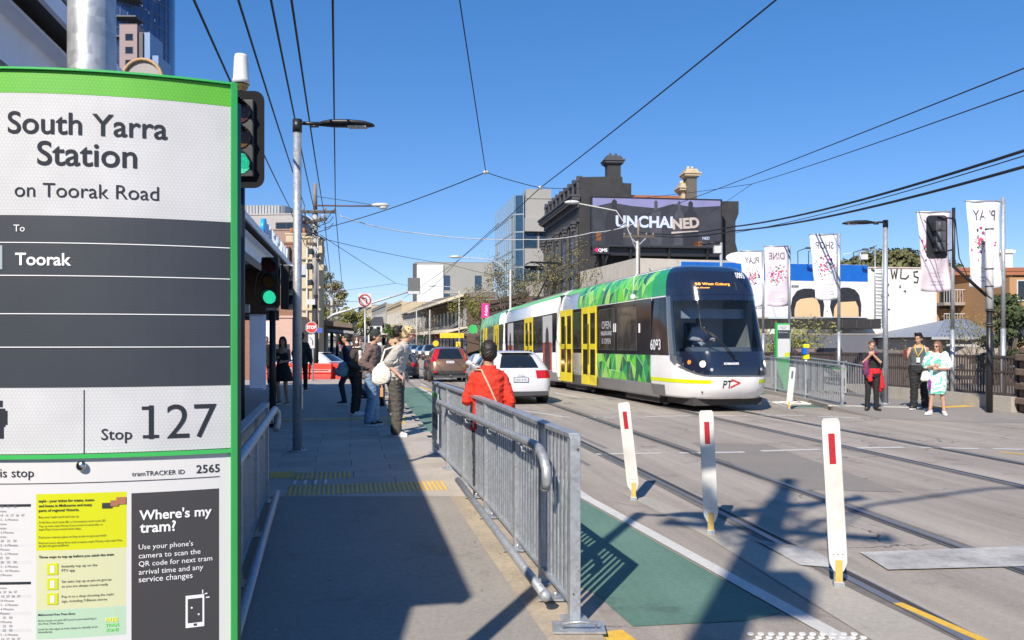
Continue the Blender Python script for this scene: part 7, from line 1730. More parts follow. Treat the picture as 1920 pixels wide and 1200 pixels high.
p0 = W(592, 619, Yp - .3); q = MB(); q.box(p0.x + .05, p0.x + .3, Yp - .32, Yp - .28, p0.z - .12, p0.z + .1); q.build('pole_plate', mat('blue_plate', (.05, .1, .4), .5), tp_, True)
for (px, Y, pyt, lb_) in ((622, 68, 530, 'second power pole down the left kerb, with two cross arms'), (632, 95, 560, 'third power pole in the distance on the left'), (641, 130, 585, 'fourth small power pole far down the left side'), (649, 175, 602, 'farthest small power pole on the left side')):
 zt_ = 1.7 + (640 - pyt) * Y / 1500; util_pole(px, 0, Y, pyt, lb_, [(zt_ - .7, 1.2, 0), (zt_ - 2.0, 1.0, R(25)), (zt_ - 3.2, .9, 0)], dark=True, detail=True)
zr = lambda py: 1.7 + (640 - py) * 42 / 1500
tr_ = util_pole(1197, 0, 42, 412, 'thin timber pole with a cross arm before the billboard, rising behind the tram', [(zr(444), .82, R(0))], dark=False, detail=False, rad=.11)
# the large pole behind the camera whose shadow falls over the road
tb = util_pole(0, 0, -2.9, 0, 'large power pole with cross arms on the footpath behind the viewer', [(9.9, 1.15, R(25)), (9.0, 1.0, R(-20)), (8.2, .8, R(60))], loc=(-2.0, 0), top=11.2, dark=True, rad=.19)
q = MB(); q.tube([(-2.0, -2.95, 8.6), (-.9, -2.6, 9.6), (.6, -2.3, 10.15), (2.0, -2.2, 10.2)], .04, 8); q.ell((2.3, -2.2, 10.2), .42, .17, .1, 12, 8); q.build('lamp_arm', BLACK, tb, True)
for i in range(5):
 q = MB(); a_ = i * 1.3; q.tube([(-2.0, -3.0, 9.6 - i * .2), (-2.0 + .5 * math.cos(a_), -3.2, 9.1 - i * .15), (-2 + .9 * math.cos(a_), -2.9, 9.7 - i * .1)], .03, 5); q.build('jumper_cable', CABLE, tb, True)
q = MB(); q.cbox((-1.75, -3.0, 7.4), .35, .35, .6); q.build('pole_box', BLACK, tb, True)
# street lights on the right
def street_light(px, Y, pyt, arm_px, arm_py, label, head_r=.32, pyb=None):
 x = (px - 960) / 1500 * Y; t = thing('street_light', label, 'street light', (x, Y, gz(Y)), 0, 'tall street lights on the right'); zt_ = 1.7 + (640 - pyt) * Y / 1500; e = W(arm_px, arm_py, Y)
 q = MB(); q.cyl((x, Y, gz(Y)), (x, Y, zt_), .10, .07, 12); q.build('pole', CONCPOLE, t, True)
 q = MB(); m_ = V((x, Y, zt_)).lerp(e, .35) + V((0, 0, (e.z - zt_) * .45 if e.z > zt_ else .3)); q.tube([(x, Y, zt_ - .6), V((x, Y, zt_ - .1)).lerp(m_, .5), m_, e], .035, 6); q.build('arm', CONCPOLE, t, True)
 q = MB(); d = (e - m_).normalized(); q.ell(e + d * head_r * .8, head_r * 1.3, .16, .11, 12, 8); q.build('lamp_head', mat('lamp_grey', (.5, .5, .48), .4), t, True)
street_light(957, 57, 505, 860, 482, 'street light with a long curved arm before the bare trees')
street_light(861, 88, 545, 815, 536, 'smaller street light farther down over the shops')
street_light(1195, 41.8, 452, 1082, 381, 'white angled street light arm reaching up before the billboard')
t = thing('street_lamp', 'black headed lamp on a grey pole rising behind the tram roof', 'street lamp', W(1352, 640, 33)); q = MB(); a = W(1352, 455, 33); q.cyl((a.x, 33, gz(33)), (a.x, 33, a.z), .08, .06, 12); q.build('pole', GALV, t, True); q = MB(); q.tube([a, W(1340, 455, 33), W(1318, 458, 33)], .05, 6); q.ell(W(1325, 457, 33), .32, .14, .05, 12, 6); q.build('lamp_head', BLACK, t, True); q = MB(); q.cbox(W(1345, 468, 33), .3, .2, .3); q.build('box', FRAMEW, t, True)
for i, (px, Y, pyt) in enumerate(((781, 110, 582), (806, 97, 581), (744, 150, 600))):
 t = thing('street_pole', ('thin pale pole on the right kerb by the coloured hanging signs', 'second thin pale pole on the right kerb by the cream awnings', 'thin pole at the far end of the right shops')[i], 'pole', W(px, 640, Y)); x = W(px, 0, Y).x; q = MB(); q.cyl((x, Y, gz(Y)), (x, Y, W(px, pyt, Y).z), .09, .07, 8); q.build('pole', CONCPOLE, t, True)
# pink banner, yellow sign, green hanging signs
p0, p1 = W(903, 596, 66), W(917, 569, 66); t = thing('banner_sign', 'bright pink vertical banner sign beside the bare trees', 'sign', (p0.x, 66, 0)); q = MB(); q.box(p0.x, p1.x, 66, 66.1, p0.z, p1.z); q.build('panel', mat('hot_pink', (.75, .02, .25), .5), t, True)
text('lettering', 'Adairs', Fr((p0.x, 66, 0), (1, 0, 0), (0, -1, 0)).M((p1.x - p0.x) * .62, .01, (p0.z + p1.z) / 2) @ Matrix.Rotation(R(90), 4, 'Z') @ Matrix.Translation((0, -.1, 0)), .9, INKW, t, bold=.02)
q = MB(); q.box(p1.x, p1.x + .8, 66.03, 66.08, p1.z - .3, p1.z - .22); q.box(p1.x, p1.x + .8, 66.03, 66.08, p0.z + .2, p0.z + .28); q.build('bracket', BLACK, t, True)
p0 = W(859, 646, 70); t = thing('warning_sign', 'small yellow square traffic sign with a black arrow on a pole', 'road sign', (p0.x, 70, gz(70))); q = MB(); q.box(p0.x - .2, p0.x + .2, 70, 70.03, p0.z - .25, p0.z + .25); q.build('panel', mat('sign_yellow', (.75, .5, .02), .5), t, True); q = MB(); q.tube([p0 + V((.06, -.01, -.18)), p0 + V((.06, -.01, 0)), p0 + V((-.08, -.01, .1))], .03, 5); q.build('arrow', INK, t, True); q = MB(); q.cyl((p0.x, 70.08, gz(70)), (p0.x, 70.08, p0.z), .04, n=8); q.build('post', GALV, t, True)
p0 = W(851, 629, 80); t = thing('shop_sign', 'yellow strip sign over a shop entrance in mid street', 'sign', (p0.x, 80, 0)); q = MB(); q.box(p0.x - 1.4, p0.x + 1.0, 80, 80.2, p0.z - .25, p0.z + .25); q.build('panel', mat('sign_yellow', (.75, .5, .02), .5), t, True)
q = MB(); q.cyl(W(817, 644, 80), W(817, 644, 79.9) + V((0, 0, 0)), .3, n=20); q.build('round_sign', mat('sign_yellow', (.75, .5, .02), .5), t, True)
p0 = W(887, 617, 53); t = thing('shop_sign', 'small round green sign hanging by the tail of the tram', 'sign', (p0.x, 53, 0)); q = MB(); q.cyl(p0, p0 + V((0, .12, 0)), .3, n=24); q.build('panel', mat('sign_green2', (.08, .5, .05), .5), t, True); q = MB(); q.box(p0.x, p0.x + 1.2, 53.03, 53.08, p0.z + .3, p0.z + .36); q.build('bracket', BLACK, t, True)
# smart parking/street furniture on the platform edge: short bollards
for i, Y in enumerate((19.2, 21.4)):
 t = thing('platform_post', ('dark short post on the platform edge behind the beanie man', 'second dark short post on the platform edge behind the waiting people')[i], 'post', (pe(Y) - .5, Y, .15)); q = MB(); q.cyl((0, 0, 0), (0, 0, 1.0), .06, .06, 12); q.ell((0, 0, 1.0), .06, .06, .04, 12, 6); q.build('post', BLACK, t)
# =============== overhead wires ===============
def wire(pts, r, label, sag=.0, m=CABLE, name='overhead_wire', n=16):
 pts = [V(p) for p in pts]; out = []
 for a, b in zip(pts, pts[1:]):
  for i in range(n + (b is pts[-1])): s_ = i / n; out.append(a.lerp(b, s_) - V((0, 0, sag * 4 * s_ * (1 - s_))))
 mid = out[0]; q = MB(); q.v = []; q.tube([p - mid for p in out], r, 6); o = q.build(name, m, None, loc=mid); props(o, label, 'wire', 'overhead wires'); return o
def ext(px0, py0, Y0, px1, py1, Y1): return W(px0, py0, Y0), W(px1, py1, Y1)
def longw(a, b, f): return a - (b - a) * f
PT = {}
for (x0, x1, y1, Y1, lb_) in ((368, 545, 392, Yp, 'leftmost power line passing left of the lamp post to the pole'), (450, 572, 388, Yp, 'power line crossing just left of the platform lamp post'), (510, 590, 396, Yp, 'power line running to the pole top right behind the lamp post'), (548, 607, 396, Yp, 'power line crossing the arm of the platform lamp'), (624, 629, 394, Yp, 'almost vertical power line above the black lamp head')):
 a, b = W(x0, 0, 9.5 if x0 < 600 else 10.5), W(x1, y1, Y1); wire([a - (b - a) * .18, b], .017, lb_, .12)
for (x0, y0, x1, y1, Y1, lb_) in ((545, 396, 612, 544, 68, 'line from the pole to the second pole, lowest on the left'), (607, 396, 622, 536, 68, 'line from the pole to the second pole, middle one'), (629, 394, 642, 540, 68, 'line from the pole to the second pole, rightmost one'), (601, 445, 625, 548, 68, 'line between the first and second pole below the cross arms')): wire([W(x0, y0, Yp), W(x1, y1, Y1)], .02, lb_, .15)
KN = W(911, 323, 24); K2 = W(1013, 352, 27)
wire([W(862, 0, 15) + (W(862, 0, 15) - KN) * .15, KN], .014, 'span wire dropping from the top edge to the centre knot', .02)
wire([KN, W(607, 428, Yp)], .016, 'span wire from the centre knot left to the power pole', .12)
wire([KN, K2, W(1090, 353, 58)], .014, 'span wire from the centre knot to the black building', .03)
wire([W(1452, 0, 13) + (W(1452, 0, 13) - K2) * .12, K2], .017, 'thick wire from the top right down to the second knot', .05)
wire([K2, W(870, 480, 60), W(755, 560, 100)], .018, 'wire continuing from the knot down towards the far street lights', .05)
for p, lb_ in ((KN, 'small metal wire knot left of the pair'), (K2, 'small pale insulator knot near the black building')):
 q = MB(); q.ell((0, 0, 0), .09, .07, .06, 10, 6); o = q.build('wire_clamp', FRAMEW, None, loc=p); props(o, lb_, 'wire clamp')
A1 = W(1320, 366, 58)
for (a, b, r, lb_, sg) in ((W(1930, 124, 14), W(1195, 408, 55), .014, 'upper thin wire of the pair crossing the right sky', .1), (W(1930, 166, 14), W(1410, 345, 40), .013, 'lower thin wire crossing the right sky', .06), (W(1410, 345, 40), W(1195, 372, 58), .013, 'thin wire running on from the right junction to the chimney', .05), (W(1410, 345, 40), W(1330, 400, 60), .013, 'short thin wire from the right junction down to the roof', .0)): wire([a, b], r, lb_, sg)
wire([W(1940, 276, 14), W(1375, 425, 34), W(1200, 436, 46)], .030, 'upper thick black cable sweeping in from the right', .2)
wire([W(1940, 307, 14), W(1375, 433, 34), W(1210, 440, 46)], .030, 'lower thick black cable sweeping in from the right', .2)
wire([W(1940, 286, 15), W(1380, 436, 36)], .012, 'thin cable between the two thick cables at right', .15)
wire([W(635, 404, Yp), W(780, 437, 38), W(990, 449, 40), W(1110, 436, 41), W(1197, 416, 42)], .022, 'pale drooping cable across the street between two poles', .12, FRAMEW)
wire([W(600, 446, Yp), W(840, 495, 52), W(1000, 530, 60)], .014, 'thin span wire slanting down right from the left pole', .1)
wire([W(600, 440, Yp), W(742, 531, 60)], .014, 'thin wire from the left pole down to the mast arm', .02)
wire([W(742, 531, 60), W(640, 545, 68)], .012, 'thin wire from the small knot left to the second pole', .02); wire([W(742, 531, 60), W(860, 552, 88)], .012, 'thin wire from the small knot right to the far street light', .02)
wire([W(592, 368, Yp), W(700, 384, Yp)], .012, 'stay wire above the street light arm of the left pole', .0)
wire([W(1200, 415, 42), W(1195, 640, 41.9)], .01, 'short dropper cable on the timber pole behind the tram', 0)
for j, (tr, nm) in enumerate(((-2.06, 'near track'), (2.06, 'far track'))):
 ys = [26, 36, 50, 66, 90, 130]; wire([V((xm(Y) + tr, Y, 5.55 + gz(Y))) for Y in ys], .012, 'contact wire running down the street above the ' + nm, .0)
for (Y, lb_) in ((88, 'white span cable over the street before the brown verandah shops'), (72, 'span cable over the street just beyond the tram')):
 wire([V((xm(Y) - 11, Y, 6.2)), V((xm(Y) + 10, Y, 6.4))], .02, lb_, .25, FRAMEW)
# =============== trees ===============
BARK = mat('bark', (.10, .08, .065), .9, 0, .3, 5)
def bare_tree(label, base, h, seed, leafc, nleaf=900, spread=.5, leafs=.09, group=None, trunk=.16, name='bare_tree', levels=4):
 rnd = random.Random(seed); t = thing(name, label, 'tree', base, 0, group); tips = []; q = MB()
 def br(p, d, L_, r, lv):
  pts = [p]; rs = [r]; n = 4
  for i in range(n): d = (d + V((rnd.uniform(-.18, .18), rnd.uniform(-.18, .18), rnd.uniform(-.02, .12)))).normalized(); p = p + d * L_ / n; pts.append(p); rs.append(r * (1 - .45 * (i + 1) / n))
  q.tube(pts, rs, 6 if lv < 2 else 4, False)
  tips.extend(pts[1:] if lv >= 2 else pts[-1:])
  if lv >= levels: return
  for i in range(rnd.choice((3, 4)) if lv else 5):
   a_ = rnd.uniform(0, 6.283); s_ = spread * rnd.uniform(.6, 1.3); nd = (d + V((math.cos(a_) * s_, math.sin(a_) * s_, rnd.uniform(-.1, .25)))).normalized(); br(pts[rnd.choice((2, 3, 4))] if lv else pts[rnd.choice((3, 4))], nd, L_ * rnd.uniform(.6, .82), rs[-1] * .75, lv + 1)
 br(V((0, 0, 0)), V((0, 0, 1)), h * .34, trunk, 0); q.build('trunk', BARK, t)
 if nleaf:
  c = MB()
  for i in range(nleaf):
   p = rnd.choice(tips) + V((rnd.gauss(0, .16), rnd.gauss(0, .16), rnd.gauss(0, .14))); a = V((rnd.uniform(-1, 1), rnd.uniform(-1, 1), rnd.uniform(-1, 1))).normalized() * leafs * rnd.uniform(.5, 1.2); b = a.orthogonal().normalized() * leafs * .6
   c.add([p - a, p + b, p + a, p - b], [(0, 1, 2, 3)])
  c.build('crown', mat('leaf_' + leafc[0], leafc[1], .7, 0, .45, .9), t, kind='stuff', fix=False)
def bushy(label, base, rx, ry, rz, seed, leafc, n=7000, s=.22, trunkh=2.0, name='evergreen_tree', cat='tree', clumps=26):
 rnd = random.Random(seed); t = thing(name, label, cat, base); q = MB(); q.tube([(0, 0, 0), (.1, 0, trunkh), (0, .1, trunkh + rz * .6)], [.3, .24, .12], 8)
 cl = []
 for i in range(clumps):
  a_, u = rnd.uniform(0, 6.283), rnd.uniform(-.5, 1); rr_ = math.sqrt(max(0, 1 - u * u)) * rnd.uniform(.45, .95); c = V((rx * rr_ * math.cos(a_), ry * rr_ * math.sin(a_), trunkh + rz + rz * u * rnd.uniform(.6, .95))); cl.append((c, rnd.uniform(.2, .38) * min(rx, rz))); q.tube([(0, 0, trunkh), c * .6 + V((0, 0, trunkh * .3)), c], [.12, .06, .02], 5)
 q.build('trunk', BARK, t); c_ = MB()
 for i in range(n):
  c, r = rnd.choice(cl); d = V((rnd.gauss(0, 1), rnd.gauss(0, 1), rnd.gauss(0, 1))).normalized() * r * rnd.uniform(.5, 1.08); p = c + V((d.x * 1.2, d.y * 1.2, d.z * .8)); nrm = (d.normalized() + V((rnd.uniform(-.7, .7), rnd.uniform(-.7, .7), rnd.uniform(-.3, .9)))).normalized(); a = nrm.orthogonal().normalized() * s * rnd.uniform(.5, 1.3); b = nrm.cross(a).normalized() * s * rnd.uniform(.3, .7)
  c_.add([p - a, p + b, p + a, p - b], [(0, 1, 2, 3)])
 c_.build('crown', mat('leaf_' + leafc[0], leafc[1], .75, 0, .5, .7), t, kind='stuff', fix=False)
OLV = ('olive', (.16, .14, .045)); DKG = ('darkgreen', (.045, .062, .018)); YG = ('yellowgreen', (.19, .19, .035)); RUS = ('russet', (.17, .12, .035))
bare_tree('bare street tree with sparse olive leaves before the black building', W(1030, 640, 56) * 1 - V((0, 0, 2.2)), 10.6, 11, OLV, 1700, .6, .085, 'bare street trees', .17)
bare_tree('bare street tree with few leaves left of the black building', W(965, 640, 60) - V((0, 0, 2.3)), 10.4, 12, OLV, 1600, .65, .085, 'bare street trees', .15)
bare_tree('smaller budding street tree before the pale grey block', W(905, 640, 72) - V((0, 0, 2.2)), 8.6, 13, YG, 1300, .6, .09, 'bare street trees', .12)
bare_tree('leafless street tree over the brown verandah roof', W(800, 640, 104) - V((0, 0, 2)), 8.5, 14, OLV, 120, .6, .1, 'bare street trees', .12)
bare_tree('leafless street tree by the far right shops', W(783, 640, 120) - V((0, 0, 2)), 9, 15, OLV, 200, .6, .1, 'bare street trees', .12)
bushy('yellow green street tree in new leaf beyond the second pole', W(642, 640, 105) - V((0, 0, 1.7)), 3.9, 3.5, 2.6, 21, YG, 5000, .17, 1.2, 'street_tree')
bushy('tall olive tree behind the power poles on the left', W(611, 640, 110) - V((0, 0, 1.7)), 2.8, 2.5, 4.2, 22, OLV, 4500, .18, 3.0, 'street_tree')
bushy('small green street tree far down in the middle of the street', W(735, 640, 150) - V((0, 0, 1.7)), 2.2, 2.0, 1.8, 23, ('fresh', (.10, .18, .03)), 2500, .16, 1.4, 'street_tree', clumps=14)
bushy('broad dark evergreen tree rising behind the white rendered wall', W(1660, 640, 78) - V((0, 0, 4)), 6.6, 5, 4.2, 24, ('greybrown', (.10, .105, .04)), 20000, .3, 4.6, clumps=60)
bushy('second dark evergreen tree behind the white wall, right of the first', W(1765, 640, 80) - V((0, 0, 4)), 3.8, 4, 3.6, 25, DKG, 9000, .28, 4.4, clumps=34)
bushy('bushy green tree before the orange brick flats at right', W(1880, 700, 34) - V((0, 0, 2)), 1.25, 1.5, 2.2, 26, DKG, 6000, .09, 1.0, clumps=26)
bare_tree('leafless pale branched shrub before the orange flats', W(1838, 640, 33) - V((0, 0, 3)), 4.8, 27, OLV, 500, .5, .06, None, .06)
bare_tree('thin bare creeper branches below the billboard at left', W(1450, 690, 36) - V((0, 0, 1.5)), 4.0, 28, YG, 700, .8, .08, 'bare shrubs under the billboard', .04, 'bare_shrub')
bare_tree('thin bare shrub behind the ticket reader with a few yellow leaves', W(1520, 690, 36) - V((0, 0, 1.6)), 4.2, 29, YG, 900, .8, .08, 'bare shrubs under the billboard', .04, 'bare_shrub')
bare_tree('bare shrub before the dark blue grey wall between the right hand walkers', W(1690, 690, 36) - V((0, 0, 1.6)), 3.6, 30, OLV, 60, .8, .06, 'bare shrubs under the billboard', .04, 'bare_shrub')
# =============== people ===============
SKINS = {'fair': (.56, .34, .25), 'tan': (.42, .24, .15), 'mid': (.48, .28, .19)}
def remesh(q, vox, smooth=2, disp=0, freq=9, seed=0, k=.5):
 me = bpy.data.meshes.new('r'); me.from_pydata(q.v, [], q.f); bm = bmesh.new(); bm.from_mesh(me); bmesh.ops.recalc_face_normals(bm, faces=bm.faces); bm.to_mesh(me); bm.free()
 o = bpy.data.objects.new('r', me)
 m = o.modifiers.new('r', 'REMESH'); m.mode = 'VOXEL'; m.voxel_size = vox; m.use_smooth_shade = True
 if smooth: s_ = o.modifiers.new('s', 'SMOOTH'); s_.factor = k; s_.iterations = smooth
 r = bake(o)
 bpy.data.objects.remove(o); bpy.data.meshes.remove(me)
 if disp:
  ns = [v.normal.copy() for v in r.vertices]
  for v, vn in zip(r.vertices, ns):
   p = v.co * freq + V((seed * 7.3, seed * 3.1, 0)); p2 = V((p.x, p.y, p.z * 1.7))
   d = (1 - abs(noise.noise(p2))) ** 3 - .4 + .5 * noise.noise(p2 * 2.3)
   v.co += vn * d * disp
 for p in r.polygons: p.use_smooth = True
 return r
def cap(q, a, b, ra, rb, n=12):
 a, b = V(a), V(b); d = (b - a); L_ = d.length
 if L_ < 1e-5: return
 d = d / L_; pts = []; rs = []
 for i in range(4): t = i / 4 * math.pi / 2; pts.append(a - d * ra * math.cos(t)); rs.append(max(.0008, ra * math.sin(t)))
 pts.append(a); rs.append(ra); pts.append(a.lerp(b, .5)); rs.append((ra + rb) / 2); pts.append(b); rs.append(rb)
 for i in range(1, 5): t = i / 4 * math.pi / 2; pts.append(b + d * rb * math.sin(t)); rs.append(max(.0008, rb * math.cos(t)))
 q.tube(pts, rs, n)
def torso(q, rings, n=20):
 """rings: (centre, half width, half depth, yaw)"""
 rr_ = []
 for c, a, b, yaw in rings:
  c = V(c); cs, sn = math.cos(yaw), math.sin(yaw)
  rr_.append([c + V((a * math.copysign(abs(math.cos(t)) ** .8, math.cos(t)) * cs - b * math.sin(t) * sn, a * math.copysign(abs(math.cos(t)) ** .8, math.cos(t)) * sn + b * math.sin(t) * cs, 0)) for t in (2 * math.pi * k / n for k in range(n))])
 q.loft(rr_)
def hand(q, w_, d, side, grip=.5, up=V((0, 0, 1)), s=1.0):
 """w_: wrist, d: direction; fingers curled by grip"""
 d = d.normalized(); a = d.cross(up); a = a.normalized() if a.length > .1 else V((1, 0, 0)); n_ = a.cross(d).normalized()
 cap(q, w_, w_ + d * .075 * s, .024 * s, .028 * s, 8); cap(q, w_ + a * .02 * s + d * .03 * s, w_ + a * .022 * s + d * .078 * s, .017 * s, .015 * s, 8); cap(q, w_ - a * .02 * s + d * .03 * s, w_ - a * .022 * s + d * .078 * s, .017 * s, .015 * s, 8)
 for i, (o_, l_) in enumerate(((-.031, .062), (-.011, .074), (.011, .07), (.030, .056))):
  p = w_ + (a * o_ + d * .082) * s; th = 0.0; l_ *= s
  for j in range(3):
   th += grip * (.9 if j else .5); dd = d * math.cos(th) - n_ * math.sin(th); e = p + dd * l_ * (.42, .33, .25)[j]; cap(q, p, e, .0095 * s, .0085 * s, 6); p = e
 p = w_ + (a * side * .026 + d * .02) * s; e = p + (a * side * .03 + d * .03 - n_ * .012) * s; cap(q, p, e, .013 * s, .011 * s, 6); cap(q, e, e + (d * .032 - n_ * .012 * grip + a * side * .006) * s, .011 * s, .009 * s, 6)
def person(label, loc, face, h=1.75, pose=None, skin='fair', top=None, bottom=None, hair=None, shoe=(.7, .7, .7), sole=(.7, .7, .68), vox=.009, extra=None, female=False, build=1.0, bare=False):
 """face: heading angle in radians, 0 looks along -Y (towards the camera); local front is -Y"""
 P = dict(le=(.25, .02, 1.13), lw=(.25, -.08, .90), re=(-.25, .02, 1.13), rw=(-.25, -.08, .90), lk=(.10, -.02, .50), la=(.10, .03, .09), rk=(-.10, -.02, .50), ra=(-.10, .03, .09), lean=0.0, side=0.0, yaw=0.0, pitch=0.0, roll=0.0, grip=.7, lt=0, rt=0, hunch=0)
 P.update(pose or {}); k = h / 1.75; v_ = lambda p: V(p) * k; bw = build * (.92 if female else 1)
 t = thing('person', label, 'person', loc, face)
 ln, sd_ = P['lean'], P['side']
 def sp(z): f = max(0, (z - .95) / .6); return V((sd_ * f, -ln * f - P['hunch'] * max(0, f - .5), z))
 hipw = .092
 LH, RH = V((hipw, 0, .92)), V((-hipw, 0, .92)); sw = .172 * bw
 LS, RS = sp(1.395) + V((sw, 0, 0)), sp(1.395) + V((-sw, 0, 0))
 nb = sp(1.48); hc = sp(1.62) + V((0, -.02 - P['hunch'] * .5, 0))
 J = {n_: V(P[n_]) for n_ in ('le', 'lw', 're', 'rw', 'lk', 'la', 'rk', 'ra')}
 def tor(q, g=0.0, z0=.84, z1=1.5, wst=None):
  wt = (wst or (.135 if female else .15)) * bw
  R_ = [(.80, .13, .10), (.86, .165, .115), (.92, .172 * bw, .118), (.98, .162 * bw, .112), (1.08, wt, .10), (1.2, wt + .012, .108), (1.3, .162 * bw, .118), (1.37, .168 * bw, .112), (1.42, .145 * bw, .095), (1.46, .105 * bw, .078), (1.50, .062, .06)]
  torso(q, [(v_(sp(z) + V((0, .01, 0))), (a + g) * k, (b + g) * k, 0) for z, a, b in R_ if z0 <= z <= z1])
 q = MB(); tor(q, -.012 if top and not top.get('tank') else 0)
 cap(q, v_(nb), v_(hc + V((0, .02, -.05))), .056 * k, .052 * k)
 Mh = Matrix.Rotation(P['yaw'], 3, 'Z') @ Matrix.Rotation(P['pitch'], 3, 'X') @ Matrix.Rotation(P['roll'], 3, 'Y')
 def hp(x, y, z): return v_(hc) + Mh @ (V((x, y, z)) * k)
 q.ell(hp(0, .012, .03), .076 * k, .094 * k, .10 * k, 16, 12, Mh); q.ell(hp(0, -.018, -.028), .058 * k, .068 * k, .078 * k, 16, 12, Mh)
 q.ell(hp(0, -.052, -.082), .028 * k, .028 * k, .024 * k, 10, 8, Mh)
 cap(q, hp(0, -.078, .018), hp(0, -.098, -.022), .010 * k, .0145 * k, 8); q.ell(hp(0, -.072, .032), .048 * k, .02 * k, .012 * k, 10, 6, Mh)
 q.ell(hp(0, -.078, -.052), .024 * k, .014 * k, .012 * k, 8, 6, Mh)
 for s_ in (-1, 1): q.ell(hp(.077 * s_, .012, -.004), .012 * k, .02 * k, .031 * k, 8, 6, Mh); q.ell(hp(.038 * s_, -.055, -.02), .022 * k, .02 * k, .02 * k, 8, 6, Mh)
 for S_, e, w_, s_ in ((LS, J['le'], J['lw'], 1), (RS, J['re'], J['rw'], -1)):
  Sb = S_ + V((-.02 * s_, 0, -.02)) if top and not top.get('tank') else S_
  cap(q, v_(Sb), v_(e), (.042 if Sb is not S_ else .05) * k * bw, .036 * k * bw); cap(q, v_(e), v_(w_), .037 * k * bw, .026 * k)
  if not P.get('nohand'): hand(q, v_(w_), v_(w_ - e), s_ if not P.get('thumbflip') else -s_, P['grip'], V(P.get('palmup', (0, -1, .1))), k)
 for S_, kn, an, s_ in ((LH, J['lk'], J['la'], 1), (RH, J['rk'], J['ra'], -1)):
  cap(q, v_(S_), v_(kn), .082 * k * bw, .054 * k); cap(q, v_(kn), v_(kn.lerp(an, .35) + V((0, .012, 0))), .052 * k, .053 * k); cap(q, v_(kn.lerp(an, .35) + V((0, .012, 0))), v_(an), .053 * k, .036 * k)
  toe = V((math.sin(P['lt'] if s_ > 0 else P['rt']) * .12, -math.cos(P['lt'] if s_ > 0 else P['rt']) * .12, -.045)); cap(q, v_(an + V((0, .02, -.04))), v_(an + toe), .036 * k, .03 * k)
 SK = mat('skin_' + skin, SKINS[skin], .5, 0, .06, 14, spec=.4)
 link('body', remesh(q, vox, 2), t).data.materials.append(SK)
 q = MB()
 for s_ in (-1, 1): q.ell(hp(.030 * s_, -.081, .010), .011 * k, .008 * k, .0065 * k, 8, 6, Mh)
 q.build('eye', mat('eye_dark', (.03, .02, .018), .2), t)
 q = MB(); q.ell(hp(0, -.092, -.052), .021 * k, .006 * k, .006 * k, 8, 5, Mh); q.build('mouth', mat('lips', (.35, .12, .10), .5), t)
 q = MB()
 for s_ in (-1, 1): q.ell(hp(.031 * s_, -.087, .030), .017 * k, .006 * k, .004 * k, 8, 5, Mh)
 if hair:
  hn, hcol, style = hair; HM = mat('hair_' + hn, hcol, .55, 0, .35, 40, .4, 90)
  q.build('eyebrow', HM, t)
  q = MB(); q.ell(hp(0, .024, .046), .086 * k, .098 * k, .096 * k, 16, 12, Mh); q.ell(hp(0, .045, -.0), .080 * k, .075 * k, .085 * k, 14, 10, Mh)
  if style == 'long':
   for i in range(7):
    a_ = R(-100 + i * 33.3); cap(q, hp(.07 * math.sin(a_) * 1.0, .03 + .055 * math.cos(a_), .02), hp(.085 * math.sin(a_), .035 + .06 * math.cos(a_), -.19 + .02 * (i % 2)), .032 * k, .022 * k, 8)
  if style == 'bob':
   for i in range(7):
    a_ = R(-115 + i * 38); cap(q, hp(.072 * math.sin(a_), .02 + .06 * math.cos(a_), .03), hp(.09 * math.sin(a_), .025 + .07 * math.cos(a_), -.13), .034 * k, .026 * k, 8)
  if style == 'bun': q.ell(hp(0, .11, .07), .045 * k, .045 * k, .045 * k, 10, 8)
  if style == 'tuft':
   for i in range(9): a_ = i * .7; cap(q, hp(.05 * math.sin(a_), .0 + .05 * math.cos(a_), .10), hp(.07 * math.sin(a_) + .01, -.03 + .07 * math.cos(a_), .15), .03 * k, .012 * k, 6)
  if style == 'messy':
   rnd = random.Random(4)
   for i in range(26): a_, e_ = rnd.uniform(0, 6.28), rnd.uniform(.1, 1.4); d = V((math.cos(a_) * math.cos(e_), math.sin(a_) * math.cos(e_) * 1.1 + .15, math.sin(e_))); cap(q, hp(*(d * .07 + V((0, .02, .04)))), hp(*(d * .115 + V((rnd.uniform(-.02, .02), .02 - .015, .035)))), .022 * k, .008 * k, 6)
  if style != 'under': link('hair', remesh(q, .0085, 1, .010, 38), t).data.materials.append(HM)
 if top:
  m_, sleeve, hem, g, fold = top['m'], top.get('sleeve', 1.0), top.get('hem', .86), top.get('g', .016), top.get('fold', .008)
  q = MB(); tor(q, g, hem - .02, 1.47 if not top.get('tank') else 1.42, top.get('waist'))
  if not top.get('tank'):
   for S_, e, w_ in ((LS, J['le'], J['lw']), (RS, J['re'], J['rw'])):
    if sleeve <= .5: cap(q, v_(S_), v_(S_.lerp(e, sleeve * 2)), (.060 + g * .6) * k * bw, (.056 + g) * k * bw)
    else:
     cap(q, v_(S_ * .5 + S_.lerp(e, .06) * .5 + V((-.012 if S_.x > 0 else .012, 0, -.012))), v_(e), (.052 + g * .6) * k * bw, (.046 + g * .8) * k * bw); cap(q, v_(e), v_(e.lerp(w_, min(1, (sleeve - .5) * 2))), (.046 + g * .8) * k * bw, (.034 + g * .7) * k)
  if top.get('collar'): torso(q, [(v_(sp(1.44)), .085 * k, .08 * k, 0), (v_(sp(1.50) + V((0, -.005, 0))), .072 * k, .07 * k, 0)])
  if top.get('hood'): q.ell(v_(sp(1.44) + V((0, .085, 0))), .13 * k, .07 * k, .075 * k, 12, 8); cap(q, v_(sp(1.47) + V((-.07, -.02, 0))), v_(sp(1.47) + V((.07, -.02, 0))), .035 * k, .035 * k)
